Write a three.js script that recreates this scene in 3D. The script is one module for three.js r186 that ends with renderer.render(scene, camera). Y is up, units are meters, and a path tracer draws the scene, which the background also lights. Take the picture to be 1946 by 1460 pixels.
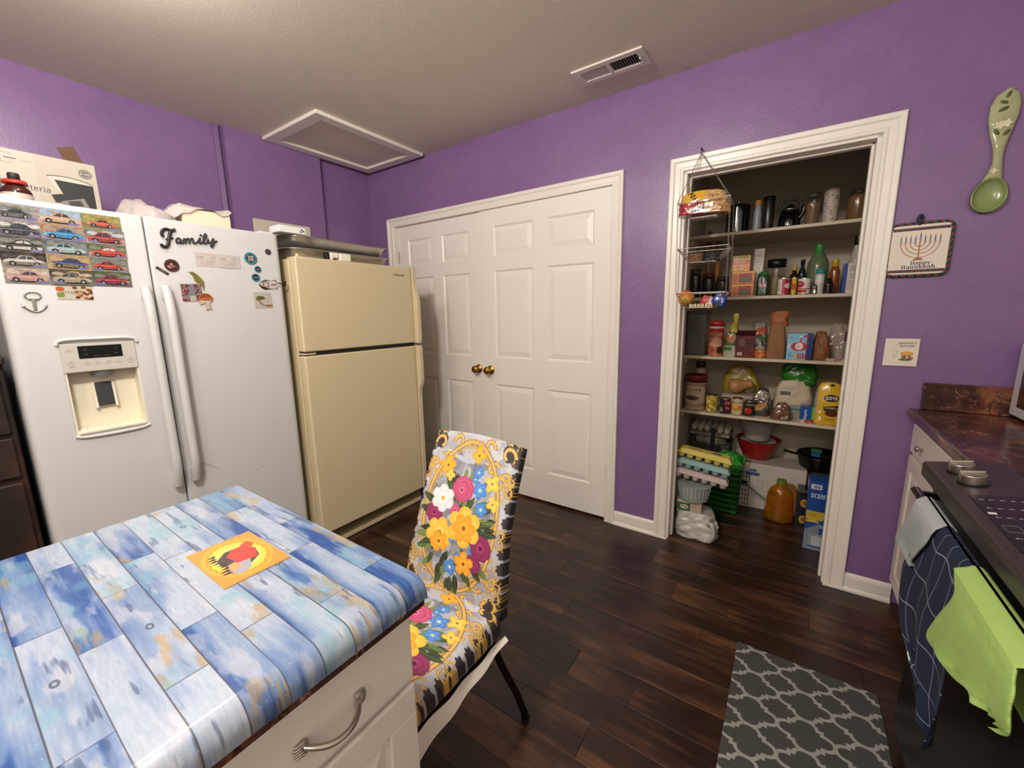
import * as THREE from 'three';
import { RoundedBoxGeometry } from 'three/addons/geometries/RoundedBoxGeometry.js';
import { mergeGeometries, mergeVertices } from 'three/addons/utils/BufferGeometryUtils.js';
import { RectAreaLightUniformsLib } from 'three/addons/lights/RectAreaLightUniformsLib.js';
RectAreaLightUniformsLib.init();

// ---------------------------------------------------------------- camera, light, exposure
const scene = new THREE.Scene();
scene.background = new THREE.Color(0x000000);
const EYE = new THREE.Vector3(3.0414, 1.3399, 2.3528), FOCAL = 774.12;
const camera = new THREE.PerspectiveCamera(2 * Math.atan(730 / FOCAL) * 180 / Math.PI, 1946 / 1460, 0.03, 40);
camera.position.copy(EYE);
camera.rotation.set(-0.174, 0.6011, -0.0162, 'YXZ');
camera.updateMatrixWorld(true);
scene.add(camera);
const renderer = new THREE.WebGLRenderer({ antialias: true });
renderer.toneMapping = THREE.LinearToneMapping;
renderer.toneMappingExposure = 0.83;
renderer.shadowMap.enabled = true;
const LAMP_COLOR = 0xfff6ee, LAMPS = [[2.25, 2.50, 14, 0.112], [1.30, 1.95, 2.6, 0.03], [3.05, 3.95, 4.0, 0.112]];      // x, z, candela, drop of the ceiling domes; the last is an added, unseen fill light

// ---------------------------------------------------------------- helpers
let seed = 7;
const rnd = () => { seed = (seed * 1664525 + 1013904223) >>> 0; return seed / 4294967296; };
const rr = (a, b) => a + (b - a) * rnd();
const V = (x, y, z) => new THREE.Vector3(x, y, z);
// a photo pixel and the plane the thing touches give a point
function on(axis, val, u, v) {
  const d = V((u - 973) / FOCAL, -(v - 730) / FOCAL, -1).applyQuaternion(camera.quaternion);
  return EYE.clone().addScaledVector(d, (val - EYE[axis]) / d[axis]);
}
const hash = (x, y, s) => { let h = (x * 374761393 + y * 668265263 + s * 974634217) | 0; h = Math.imul(h ^ (h >>> 13), 1274126177); return ((h ^ (h >>> 16)) >>> 0) / 4294967296; };
function vn(x, y, s = 0) { const xi = Math.floor(x), yi = Math.floor(y); let fx = x - xi, fy = y - yi; fx = fx * fx * (3 - 2 * fx); fy = fy * fy * (3 - 2 * fy);
  const a = hash(xi, yi, s), b = hash(xi + 1, yi, s), c = hash(xi, yi + 1, s), d = hash(xi + 1, yi + 1, s); return a + (b - a) * fx + (c - a) * fy + (a - b - c + d) * fx * fy; }
function fbm(x, y, s = 0, o = 4) { let r = 0, a = 0.5, n = 0; for (let i = 0; i < o; i++) { r += a * vn(x, y, s + i * 17); n += a; x *= 2.03; y *= 2.03; a *= 0.5; } return r / n; }
const used = new Map();
const numbered = (n) => { const k = used.get(n) ?? 0; used.set(n, k + 1); return k ? `${n}_${String(k).padStart(3, '0')}` : n; };
function thing(name, label, category, [x, y, z] = [0, 0, 0], turn = 0, group) {
  const o = new THREE.Group(); o.name = numbered(name); o.position.set(x, y, z); o.rotation.y = turn; o.userData = { label, category };
  if (group) o.userData.group = group; scene.add(o); return o;
}
function part(parent, name, geo, mat, label) { const m = new THREE.Mesh(geo, mat); m.name = name; if (label) m.userData.label = label; parent.add(m); return m; }
function solo(name, geo, mat, label, category, pos = [0, 0, 0], turn = 0, group) {
  const m = new THREE.Mesh(geo, mat); m.name = numbered(name); m.position.set(...pos); m.rotation.y = turn; m.userData = { label, category }; if (group) m.userData.group = group; scene.add(m); return m;
}
function struct(name, geo, mat, label) { const m = new THREE.Mesh(geo, mat); m.name = name; m.userData = { kind: 'structure' }; if (label) m.userData.label = label; scene.add(m); return m; }
const M = (color, roughness = 0.5, o = {}) => new THREE.MeshStandardMaterial({ color, roughness, ...o });
const MP = (color, roughness = 0.5, o = {}) => new THREE.MeshPhysicalMaterial({ color, roughness, ...o });
const metal = (c, r = 0.25) => M(c, r, { metalness: 1 });
function prep(g) { g = g.index ? g.toNonIndexed() : g; for (const k of Object.keys(g.attributes)) if (!['position', 'normal', 'uv'].includes(k)) g.deleteAttribute(k);
  if (!g.attributes.uv) g.setAttribute('uv', new THREE.BufferAttribute(new Float32Array(g.attributes.position.count * 2), 2)); if (!g.attributes.normal) g.computeVertexNormals(); g.morphAttributes = {}; return g; }
const merge = (...l) => mergeGeometries(l.flat().map(prep), false);
function xf(g, p = [0, 0, 0], r = [0, 0, 0], s = [1, 1, 1]) { const m = new THREE.Matrix4().compose(V(...p), new THREE.Quaternion().setFromEuler(new THREE.Euler(...r)), V(...s)); g.applyMatrix4(m); return g; }
const bx = (x0, x1, y0, y1, z0, z1) => new THREE.BoxGeometry(Math.abs(x1 - x0), Math.abs(y1 - y0), Math.abs(z1 - z0)).translate((x0 + x1) / 2, (y0 + y1) / 2, (z0 + z1) / 2);
function rb(x0, x1, y0, y1, z0, z1, r = 0.004, s = 2) { const w = Math.abs(x1 - x0), h = Math.abs(y1 - y0), d = Math.abs(z1 - z0); return new RoundedBoxGeometry(w, h, d, s, Math.min(r, w / 2.01, h / 2.01, d / 2.01)).translate((x0 + x1) / 2, (y0 + y1) / 2, (z0 + z1) / 2); }
const lathe = (pts, seg = 28) => new THREE.LatheGeometry(pts.map(([x, y]) => new THREE.Vector2(Math.max(x, 0.0001), y)), seg);
const tube = (pts, r, seg = 24, rad = 8, closed = false) => new THREE.TubeGeometry(new THREE.CatmullRomCurve3(pts.map((p) => V(...p)), closed, 'centripetal'), seg, r, rad, closed);
const cyl = (r0, r1, h, seg = 24, open = false) => new THREE.CylinderGeometry(r1, r0, h, seg, 1, open).translate(0, h / 2, 0);
function bar(a, b, r, seg = 8) { const A = V(...a), B = V(...b), d = B.clone().sub(A), g = new THREE.CylinderGeometry(r, r, d.length(), seg); g.applyQuaternion(new THREE.Quaternion().setFromUnitVectors(V(0, 1, 0), d.normalize())); const c = A.add(B).multiplyScalar(0.5); return g.translate(c.x, c.y, c.z); }
function worldUV(g, k = 1) { g = prep(g); const p = g.attributes.position, n = g.attributes.normal, u = g.attributes.uv;
  for (let i = 0; i < p.count; i++) { const ax = Math.abs(n.getX(i)), ay = Math.abs(n.getY(i)), az = Math.abs(n.getZ(i)); const [a, b] = ax > ay && ax > az ? [p.getZ(i), p.getY(i)] : ay > az ? [p.getX(i), p.getZ(i)] : [p.getX(i), p.getY(i)]; u.setXY(i, a * k, b * k); } return g; }
function ctex(w, h, draw, wrap = false) { const c = document.createElement('canvas'); c.width = w; c.height = h; draw(c.getContext('2d'), w, h); const t = new THREE.CanvasTexture(c); t.colorSpace = THREE.SRGBColorSpace; if (wrap) t.wrapS = t.wrapT = THREE.RepeatWrapping; return t; }
function dtex(w, h, f, srgb = true, rep = true) { const d = new Uint8Array(w * h * 4); for (let y = 0, i = 0; y < h; y++) for (let x = 0; x < w; x++, i += 4) { const c = f(x, y); for (let k = 0; k < 3; k++) d[i + k] = Math.max(0, Math.min(255, c.length ? c[k] : c)); d[i + 3] = 255; }
  const t = new THREE.DataTexture(d, w, h); t.magFilter = THREE.LinearFilter; t.minFilter = THREE.LinearMipmapLinearFilter; if (srgb) t.colorSpace = THREE.SRGBColorSpace; if (rep) t.wrapS = t.wrapT = THREE.RepeatWrapping; t.needsUpdate = true; return t; }
const wrapN = (x, y, px, py, s) => { const fx = x / px, fy = y / py; return (a, b) => { const i = vn(a, b, s), j = vn(a - px, b, s), k = vn(a, b - py, s), l = vn(a - px, b - py, s); return (i * (1 - fx) + j * fx) * (1 - fy) + (k * (1 - fx) + l * fx) * fy; }; };
const mix = (a, b, t) => a.map((v, i) => v + (b[i] - v) * t);
const clamp = (x, a = 0, b = 1) => Math.min(b, Math.max(a, x));
const sst = (a, b, x) => { const t = clamp((x - a) / (b - a)); return t * t * (3 - 2 * t); };

// printed artwork of many small things shares two sheets
class Sheet {
  constructor(size, k = 1) { this.s = size; this.k = k; this.c = document.createElement('canvas'); this.c.width = this.c.height = size; this.g = this.c.getContext('2d'); this.x = this.y = this.row = 0; this.t = new THREE.CanvasTexture(this.c); this.t.colorSpace = THREE.SRGBColorSpace; }
  cell(dw, dh, base, draw) {
    const w = Math.round(dw * this.k), h = Math.round(dh * this.k), W = w + 16, H = h + 16; if (this.x + W > this.s) { this.x = 0; this.y += this.row; this.row = 0; } if (this.y + H > this.s) throw new Error('sheet full');
    const { g } = this; g.save(); g.beginPath(); g.rect(this.x, this.y, W, H); g.clip(); g.fillStyle = base; g.fillRect(this.x, this.y, W, H);
    g.beginPath(); g.rect(this.x + 8, this.y + 8, w, h); g.clip(); g.translate(this.x + 8, this.y + 8); g.scale(this.k, this.k); draw?.(g, dw, dh); g.restore();
    const c = { x: this.x + 8, y: this.y + 8, w, h, s: this.s }; this.x += W; this.row = Math.max(this.row, H); return c;
  }
}
const sheetA = new Sheet(2048), sheetB = new Sheet(2048, 0.8);
const at2 = (c, u, v) => [(c.x + u * c.w) / c.s, 1 - (c.y + (1 - v) * c.h) / c.s];
// art on the side that faces dir, the base colour on the other sides
function artUV(g, c, dir = 'z', all = false) {
  g = prep(g); g.computeBoundingBox(); const b = g.boundingBox, p = g.attributes.position, u = g.attributes.uv, n = g.attributes.normal; const plain = [(c.x - 4) / c.s, 1 - (c.y - 4) / c.s];
  for (let i = 0; i < p.count; i += 3) { let f = 0; for (let k = 0; k < 3; k++) f += (dir === 'x' ? n.getX(i + k) : dir === 'y' ? n.getY(i + k) : n.getZ(i + k)) / 3;
    for (let k = 0; k < 3; k++) { const x = p.getX(i + k), y = p.getY(i + k), z = p.getZ(i + k); let a, e;
      if (dir === 'x') { a = 1 - (z - b.min.z) / (b.max.z - b.min.z); e = (y - b.min.y) / (b.max.y - b.min.y); } else if (dir === 'y') { a = (x - b.min.x) / (b.max.x - b.min.x); e = 1 - (z - b.min.z) / (b.max.z - b.min.z); } else { a = (x - b.min.x) / (b.max.x - b.min.x); e = (y - b.min.y) / (b.max.y - b.min.y); }
      const q = f > (all === true ? -2 : all || 0.6) ? at2(c, a, e) : plain; u.setXY(i + k, q[0], q[1]); } }
  return g;
}
function wrapUV(g, c) { g = prep(g); const u = g.attributes.uv; for (let i = 0; i < u.count; i++) { const q = at2(c, u.getX(i), u.getY(i)); u.setXY(i, q[0], q[1]); } return g; }
const paperA = M(0xd2d2d2, 0.55, { map: sheetA.t }), glossA = M(0xd2d2d2, 0.22, { map: sheetA.t }), paperB = M(0xffffff, 0.5, { map: sheetB.t }), glossB = M(0xffffff, 0.2, { map: sheetB.t });
function txt(g, s, x, y, px, col = '#111', al = 'center', font = 'sans-serif', bold = true) { g.fillStyle = col; g.font = `${bold ? 'bold ' : ''}${px}px ${font}`; g.textAlign = al; g.textBaseline = 'middle'; g.fillText(s, x, y); }
// lettering too small to read in the photo: n letter-like marks
function scrib(g, n, x, y, px, col = '#111', al = 'center') { const w = px * 0.62, x0 = al === 'left' ? x : x - n * w / 2; g.strokeStyle = col; g.lineWidth = px * 0.15; for (let i = 0; i < n; i++) { const X = x0 + i * w, k = hash(i, n, (px * 7) | 0), t = y - px * 0.34, b = y + px * 0.34; g.beginPath(); g.moveTo(X, b); g.lineTo(X, t); if (k > 0.33) g.lineTo(X + w * 0.6, k > 0.66 ? t : y); if (k < 0.7) { g.moveTo(X, y); g.lineTo(X + w * 0.6, k > 0.4 ? b : y); } g.stroke(); } }
function blob(g, x, y, rx, ry, col, rot = 0) { g.fillStyle = col; g.beginPath(); g.ellipse(x, y, rx, ry, rot, 0, 7); g.fill(); }
function poly(g, pts, col) { g.fillStyle = col; g.beginPath(); pts.forEach(([x, y], i) => (i ? g.lineTo(x, y) : g.moveTo(x, y))); g.closePath(); g.fill(); }
function rect(g, x, y, w, h, col) { g.fillStyle = col; g.fillRect(x, y, w, h); }
function lines(g, x, y, w, n, dy, col, lw = 1) { g.strokeStyle = col; g.lineWidth = lw; for (let i = 0; i < n; i++) { g.beginPath(); g.moveTo(x, y + i * dy); g.lineTo(x + w * (0.7 + 0.3 * hash(i, n, 3)), y + i * dy); g.stroke(); } }

// ---------------------------------------------------------------- materials
const stipple = dtex(256, 256, (x, y) => { const a = wrapN(x, y, 256, 256, 3); const b = (k) => { const f = wrapN(x * k, y * k, 256 * k, 256 * k, 5); return f(x * k, y * k); }; return 255 * (0.6 * b(0.32) + 0.4 * b(0.12)); }, false);
const bumpOf = (k) => { const t = stipple.clone(); t.repeat.set(k, k); t.needsUpdate = true; return t; };
const scuff = dtex(512, 512, (x, y) => { const k = (f, s) => wrapN(x * f, y * f, 512 * f, 512 * f, s)(x * f, y * f); return 190 + 30 * (k(0.06, 1) - 0.5) + 30 * (k(0.25, 2) - 0.5); }, false);
const paintTex = dtex(512, 512, (x, y) => { const k = (f, s) => { const P = 512 * f, q = (X, Y) => vn(((X % P) + P) % P, ((Y % P) + P) % P, s); const a = x * f, b = y * f, wx = sst(0.75, 1, x / 512), wy = sst(0.75, 1, y / 512); return (vn(a, b, s) * (1 - wx) + vn(a - P, b, s) * wx) * (1 - wy) + (vn(a, b - P, s) * (1 - wx) + vn(a - P, b - P, s) * wx) * wy; }; const t = (k(0.02, 5) - 0.5) * 0.05 + (k(0.09, 6) - 0.5) * 0.03; return [128 * (1 + t), 98 * (1 + t), 143 * (1 + t * 0.8)]; });
const mPurple = M(0xffffff, 0.42, { map: paintTex, bumpMap: bumpOf(5), bumpScale: 0.0006, roughnessMap: scuff });
const mCeil = M(0xd8cdbf, 0.9, { bumpMap: bumpOf(7), bumpScale: 0.0008 });
const mTrim = M(0xe4ded4, 0.32, { bumpMap: bumpOf(2), bumpScale: 0.0002 });
const mDoor = M(0xe6e2da, 0.4);
const mPantry = M(0xc9bda8, 0.75, { bumpMap: bumpOf(5), bumpScale: 0.0005 });
const mWhite = MP(0xc8c8c8, 0.35, { clearcoat: 0.3, clearcoatRoughness: 0.25, bumpMap: bumpOf(12), bumpScale: 0.00008 });
const mBeige = MP(0xcdbe9a, 0.42, { clearcoat: 0.2, clearcoatRoughness: 0.3, bumpMap: bumpOf(12), bumpScale: 0.00012 });
const mBeigeSide = M(0xcdbe9a, 0.5);
const mBlack = M(0x0c0c0c, 0.4), mBlackGloss = MP(0x070707, 0.12, { clearcoat: 0.6, clearcoatRoughness: 0.08 }), mGasket = M(0x2a2621, 0.8), mGrey = M(0x77777a, 0.5);
const mSteel = metal(0xb9b4ab, 0.28), mChrome = metal(0xd9d7d2, 0.12), mBrass = metal(0xb08a3e, 0.22), mDarkMetal = metal(0x3a3128, 0.4), mFoil = M(0xc9c6c0, 0.3, { metalness: 0.9, bumpMap: bumpOf(2), bumpScale: 0.012 });
const mGlass = MP(0xffffff, 0.03, { transmission: 1, thickness: 0, ior: 1.45 });
const clearWrap = MP(0xf3efe8, 0.2, { transmission: 0.75, thickness: 0, side: THREE.DoubleSide });

// ---------------------------------------------------------------- room shell
const H = 2.504, RX = 4.14, RZ = 4.4, T = 0.12;
const ZF = -0.45, PB = -1.0, PL = 2.465, PR = 3.42;          // pantry: shelf front, back wall, side walls
// wooden floor, plank by plank
const woods = [0, 1, 2].map((s) => dtex(512, 128, (x, y) => {
  const u = x / 512, w = y / 128; const fl = 0.5 - Math.abs(u - 0.5);
  const warp = fbm(u * 3, w * 3, 40 + s) * 0.9; const grain = fbm(u * 9 + warp, w * 30 + warp * 6, 50 + s, 4), streak = fbm(u * 4, w * 7 + warp, 60 + s, 3), patch = fbm(u * 7 + 3, w * 2.6, 70 + s, 4);
  const t = clamp((grain - 0.5) * 0.55 + (streak - 0.5) * 0.8 + (patch - 0.5) * 1.5 + 0.40); const c = mix([46, 31, 22], [112, 77, 53], t * t * (1.6 - 0.6 * t)); return c; }));
const woodMats = [];
for (const t of woods) for (const k of [0xf2ece6, 0xdcd4ce, 0xc9c0b8]) woodMats.push(M(k, 0.34, { map: t, bumpMap: t, bumpScale: 0.0004 }));
const floor = struct('floor', worldUV(bx(0, RX, -0.1, -0.012, PB - T, RZ)), M(0x120b07, 0.9), 'dark brown wood plank floor');
{
  const W = 0.127, L = 1.22, variants = new Map();
  let row = 0;
  for (let z = PB; z < RZ - 0.01; z += W, row++) {
    let x = -((row * 0.437) % 1) * L; let k = 0;
    for (; x < RX; x += L, k++) {
      let x0 = Math.max(x, 0.001), x1 = Math.min(x + L, RX - 0.001); if (z < -0.13) { x0 = Math.max(x0, PL - 0.02); x1 = Math.min(x1, PR + 0.02); }
      if (x1 - x0 < 0.03) continue;
      const z1 = Math.min(z + W, RZ), key = `${(x1 - x0).toFixed(3)}_${(z1 - z).toFixed(3)}_${(hash(row, k, 9) * 3) | 0}`;
      if (!variants.has(key)) { const g = prep(rb(0, x1 - x0 - 0.0006, -0.012, 0, 0, z1 - z - 0.0006, 0.0012, 1)); const p = g.attributes.position, u = g.attributes.uv, o = hash(variants.size, 3, 3);
        for (let i = 0; i < p.count; i++) u.setXY(i, p.getX(i) / L + o, p.getZ(i) / W * 0.96 + o * 0.02); variants.set(key, g); }
      const m = part(floor, numbered('plank'), variants.get(key), woodMats[(hash(row, k, 1) * woodMats.length) | 0]); m.position.set(x0, 0, z);
    }
  }
}
struct('ceiling', worldUV(bx(-3.4, RX + T, H, H + 0.1, PB - T, RZ + T)), mCeil);
const DH = 2.045;
struct('wall_back', worldUV(merge(bx(-T, 0.29, 0, H, -T, 0), bx(0.29, 2.152, DH, H, -T, 0), bx(2.152, 2.522, 0, H, -T, 0), bx(2.522, 3.275, 2.03, H, -T, 0), bx(3.275, RX + T, 0, H, -T, 0))), mPurple);
struct('wall_left', worldUV(merge(bx(-T, 0, 0, H, 0, 2.05), bx(-T, 0, 2.06, H, 2.05, 3.0), bx(-T, 0, 0, H, 3.0, RZ), bx(0, 0.055, 0, H, 0.46, 1.085))), mPurple);
const mCream = M(0xd4d0c9, 0.6, { bumpMap: bumpOf(5), bumpScale: 0.0005 });
struct('wall_right', worldUV(bx(RX, RX + T, 0, H, 0, RZ)), mCream);
struct('wall_front', worldUV(bx(-T, RX + T, 0, H, RZ, RZ + T)), mCream);
struct('wall_pantry', worldUV(merge(bx(PL - T, PL, 0, H, PB, -T), bx(PR, PR + T, 0, H, PB, -T), bx(PL - T, PR + T, 0, H, PB - T, PB))), mPantry);
struct('wall_closet', worldUV(merge(bx(0, PL - T, 0, H, -0.72, -0.62), bx(-T, 0, 0, H, -0.72, -T))), mPantry);
// the unlit room past the doorway beside the refrigerators
struct('wall_hall', worldUV(merge(bx(-3.4, -3.3, 0, H, 0.6, 4.3), bx(-3.3, -T, 0, H, 0.6, 0.72), bx(-3.3, -T, 0, H, 4.2, 4.3))), M(0x8a7a68, 0.85));
struct('floor_hall', worldUV(bx(-3.3, 0, -0.1, 0.002, 0.72, 4.2)), M(0x4a3527, 0.95));

// mitred moulding around an opening on the back wall
function casing(x0, x1, yt, prof, y0 = 0) {
  const w = prof[prof.length - 1][0], segs = []; const loft = (A, B) => { const pos = [], n = A.length; for (let i = 0; i < n - 1; i++) pos.push(...A[i], ...B[i], ...B[i + 1], ...A[i], ...B[i + 1], ...A[i + 1]); const g = new THREE.BufferGeometry(); g.setAttribute('position', new THREE.Float32BufferAttribute(pos, 3)); g.computeVertexNormals(); return g; };
  const P = [...prof]; P.unshift([prof[0][0], 0]); P.push([w, 0]);
  segs.push(loft(P.map(([s, t]) => [x0 - s, y0, t]), P.map(([s, t]) => [x0 - s, yt + s, t])));
  segs.push(loft(P.map(([s, t]) => [x0 - s, yt + s, t]), P.map(([s, t]) => [x1 + s, yt + s, t])));
  segs.push(loft(P.map(([s, t]) => [x1 + s, yt + s, t]), P.map(([s, t]) => [x1 + s, y0, t])));
  return segs.map((g) => worldUV(g));
}
const prof = [[0, 0.010], [0.004, 0.013], [0.012, 0.0135], [0.018, 0.011], [0.040, 0.013], [0.047, 0.018], [0.062, 0.020], [0.066, 0.018]];
mTrim.side = THREE.DoubleSide;
{
  const t = struct('trim_1', merge(casing(0.283, 2.139, 2.036, prof)), mTrim, 'painted casing around the closet doors');
  part(t, 'jamb', worldUV(merge(bx(0.283, 0.303, 0, 2.04, -T, 0.002), bx(2.148, 2.152, 0, 2.04, -T, 0.002), bx(0.283, 2.152, 2.036, 2.046, -T, 0.002))), mTrim);
  const p = struct('trim_2', merge(casing(2.518, 3.280, 2.034, prof)), mTrim, 'painted casing around the pantry opening');
  part(p, 'jamb', worldUV(merge(rb(2.517, 2.534, 0, 2.034, -T, 0.001, 0.002), rb(3.264, 3.281, 0, 2.034, -T, 0.001, 0.002), rb(2.517, 3.281, 2.021, 2.038, -T, 0.001, 0.002))), mTrim);
  part(p, 'door_stop', worldUV(merge(rb(2.534, 2.545, 0, 2.021, -0.085, -0.05, 0.003), rb(3.253, 3.264, 0, 2.021, -0.085, -0.05, 0.003), rb(2.534, 3.264, 2.010, 2.021, -0.085, -0.05, 0.003))), mTrim);
  part(p, 'strike_plate', rb(3.2625, 3.2638, 0.90, 0.955, -0.045, -0.02, 0.0006), mSteel);
}
function base(x0, x1, z = 0) { const pr = [[0, 0], [0.022, 0], [0.022, 0.010], [0.017, 0.018], [0.013, 0.020], [0.013, 0.070], [0.010, 0.080], [0.006, 0.086], [0, 0.088]]; const s = new THREE.Shape(pr.map(([a, b]) => new THREE.Vector2(a, b))); const g = new THREE.ExtrudeGeometry(s, { depth: x1 - x0, bevelEnabled: false }); g.rotateY(-Math.PI / 2); /* profile x to z */ g.translate(x1, 0, z); return worldUV(g); }
struct('baseboard_back', merge(base(2.205, 2.452), base(3.346, 3.515), worldUV(merge(rb(2.45, 2.53, 0, 0.012, 0.018, 0.026, 0.003), rb(3.268, 3.35, 0, 0.012, 0.018, 0.026, 0.003))), base(0, 0.215)), mTrim);
struct('baseboard_pantry', merge(worldUV(bx(PL, PL + 0.012, 0, 0.08, PB, -T)), worldUV(bx(PL, PR, 0, 0.08, PB, PB + 0.012))), mTrim);
// scuffed, re-filled spots in the paint beside the closet
{
  const g = []; const spots = [[1208, 522, 7, 3], [1218, 536, 13, 5], [1206, 546, 8, 4], [1225, 548, 9, 3], [1215, 560, 5, 5], [1232, 522, 4, 3], [1202, 566, 4, 3], [1228, 570, 3, 2], [1229, 330, 4, 3]];
  for (const [u, v, a, b] of spots) { const c = on('z', 0, u, v), s = new THREE.Shape(); for (let i = 0; i < 14; i++) { const t = i / 14 * 6.283, r = 0.7 + 0.55 * hash(i, u | 0, 4); const x = Math.cos(t) * a * r * 0.0024, y = Math.sin(t) * b * r * 0.0016 + x * 0.25; i ? s.lineTo(x, y) : s.moveTo(x, y); } g.push(new THREE.ExtrudeGeometry(s, { depth: 0.0004, bevelEnabled: true, bevelSize: 0.0015, bevelThickness: 0.0005, bevelSegments: 2 }).translate(c.x, c.y, 0.0001)); }
  const w = scene.getObjectByName('wall_back'); part(w, 'filler_patch', worldUV(merge(g)), M(0x8a6a98, 0.14), 'shiny scuffed patch in the paint');
}

// ---------------------------------------------------------------- closet doors
function frustum(x0, x1, y0, y1, z0, z1, s) { const a = [[x0, y0], [x1, y0], [x1, y1], [x0, y1]], b = [[x0 + s, y0 + s], [x1 - s, y0 + s], [x1 - s, y1 - s], [x0 + s, y1 - s]], pos = []; for (let i = 0; i < 4; i++) { const j = (i + 1) % 4; pos.push(...a[i], z0, ...a[j], z0, ...b[j], z1, ...a[i], z0, ...b[j], z1, ...b[i], z1); } pos.push(...b[0], z1, ...b[1], z1, ...b[2], z1, ...b[0], z1, ...b[2], z1, ...b[3], z1); const g = new THREE.BufferGeometry(); g.setAttribute('position', new THREE.Float32BufferAttribute(pos, 3)); g.computeVertexNormals(); return g; }
// rectangular frame strip sloping from the face (z1) down to the recess (z0)
function bevelRing(x0, x1, y0, y1, z1, z0, s) { const g = frustum(x0, x1, y0, y1, z1, z0, s); const p = g.attributes.position.array.slice(0, 4 * 18); const r = new THREE.BufferGeometry(); r.setAttribute('position', new THREE.Float32BufferAttribute(p, 3)); r.computeVertexNormals(); return r; }
function panelDoor(name, x0, x1, zf, label, knobX) {
  const y0 = 0.018, y1 = 2.035, w = x1 - x0, d = new THREE.Group(); d.name = name; d.userData = { kind: 'structure', label }; d.position.set(x0, 0, zf); scene.add(d);
  const st = 0.115, mid = 0.105, c = w / 2; const cols = [[st, c - mid / 2], [c + mid / 2, w - st]], rows = [[0.225, 0.825], [1.02, 1.63], [1.725, 1.925]]; const dep = 0.009;
  const body = [bx(0, w, y0, y1, -0.035, -dep)];
  for (const [a, b] of [[0, st], [c - mid / 2, c + mid / 2], [w - st, w]]) body.push(bx(a, b, y0, y1, -dep, 0));
  for (const [a, b] of cols) { let y = y0; for (const [r0, r1] of rows) { body.push(bx(a, b, y, r0, -dep, 0)); y = r1; } body.push(bx(a, b, y, y1, -dep, 0)); }
  for (const [a, b] of cols) for (const [r0, r1] of rows) body.push(bevelRing(a, b, r0, r1, 0, -dep, 0.012));
  part(d, 'leaf', worldUV(merge(body)), mDoor);
  for (const [a, b] of cols) for (const [r0, r1] of rows) part(d, 'panel', worldUV(frustum(a + 0.012, b - 0.012, r0 + 0.012, r1 - 0.012, -dep, -0.0015, 0.034)), mDoor);
  const k = lathe([[0.032, 0], [0.033, 0.003], [0.030, 0.007], [0.018, 0.011], [0.011, 0.018], [0.011, 0.030], [0.020, 0.034], [0.027, 0.042], [0.0285, 0.050], [0.026, 0.058], [0.019, 0.064], [0.008, 0.0665], [0, 0.067]], 32).rotateX(Math.PI / 2).translate(knobX - x0, 0.927, 0);
  part(d, 'knob', k, mBrass, 'round polished brass knob');
  return d;
}
const dl = panelDoor('door_1', 0.305, 1.170, -0.018, 'white six panel closet door behind the cream refrigerator', 1.118);
const dr = panelDoor('door_2', 1.173, 2.146, -0.004, 'white six panel closet door with hinges toward the pantry', 1.240);
for (const y of [1.80, 1.07, 0.335]) { part(dr, 'hinge', merge(bar([0.9745, y - 0.045, 0.004], [0.9745, y + 0.045, 0.004], 0.006, 10), rb(0.958, 0.974, y - 0.044, y + 0.044, 0, 0.002, 0.0008)), M(0xcfc6b6, 0.35)); part(dl, 'hinge', merge(bar([0.0005, y - 0.045, 0.012], [0.0005, y + 0.045, 0.012], 0.006, 10), rb(0.001, 0.016, y - 0.044, y + 0.044, 0, 0.002, 0.0008)), M(0xcfc6b6, 0.35)); }

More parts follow.
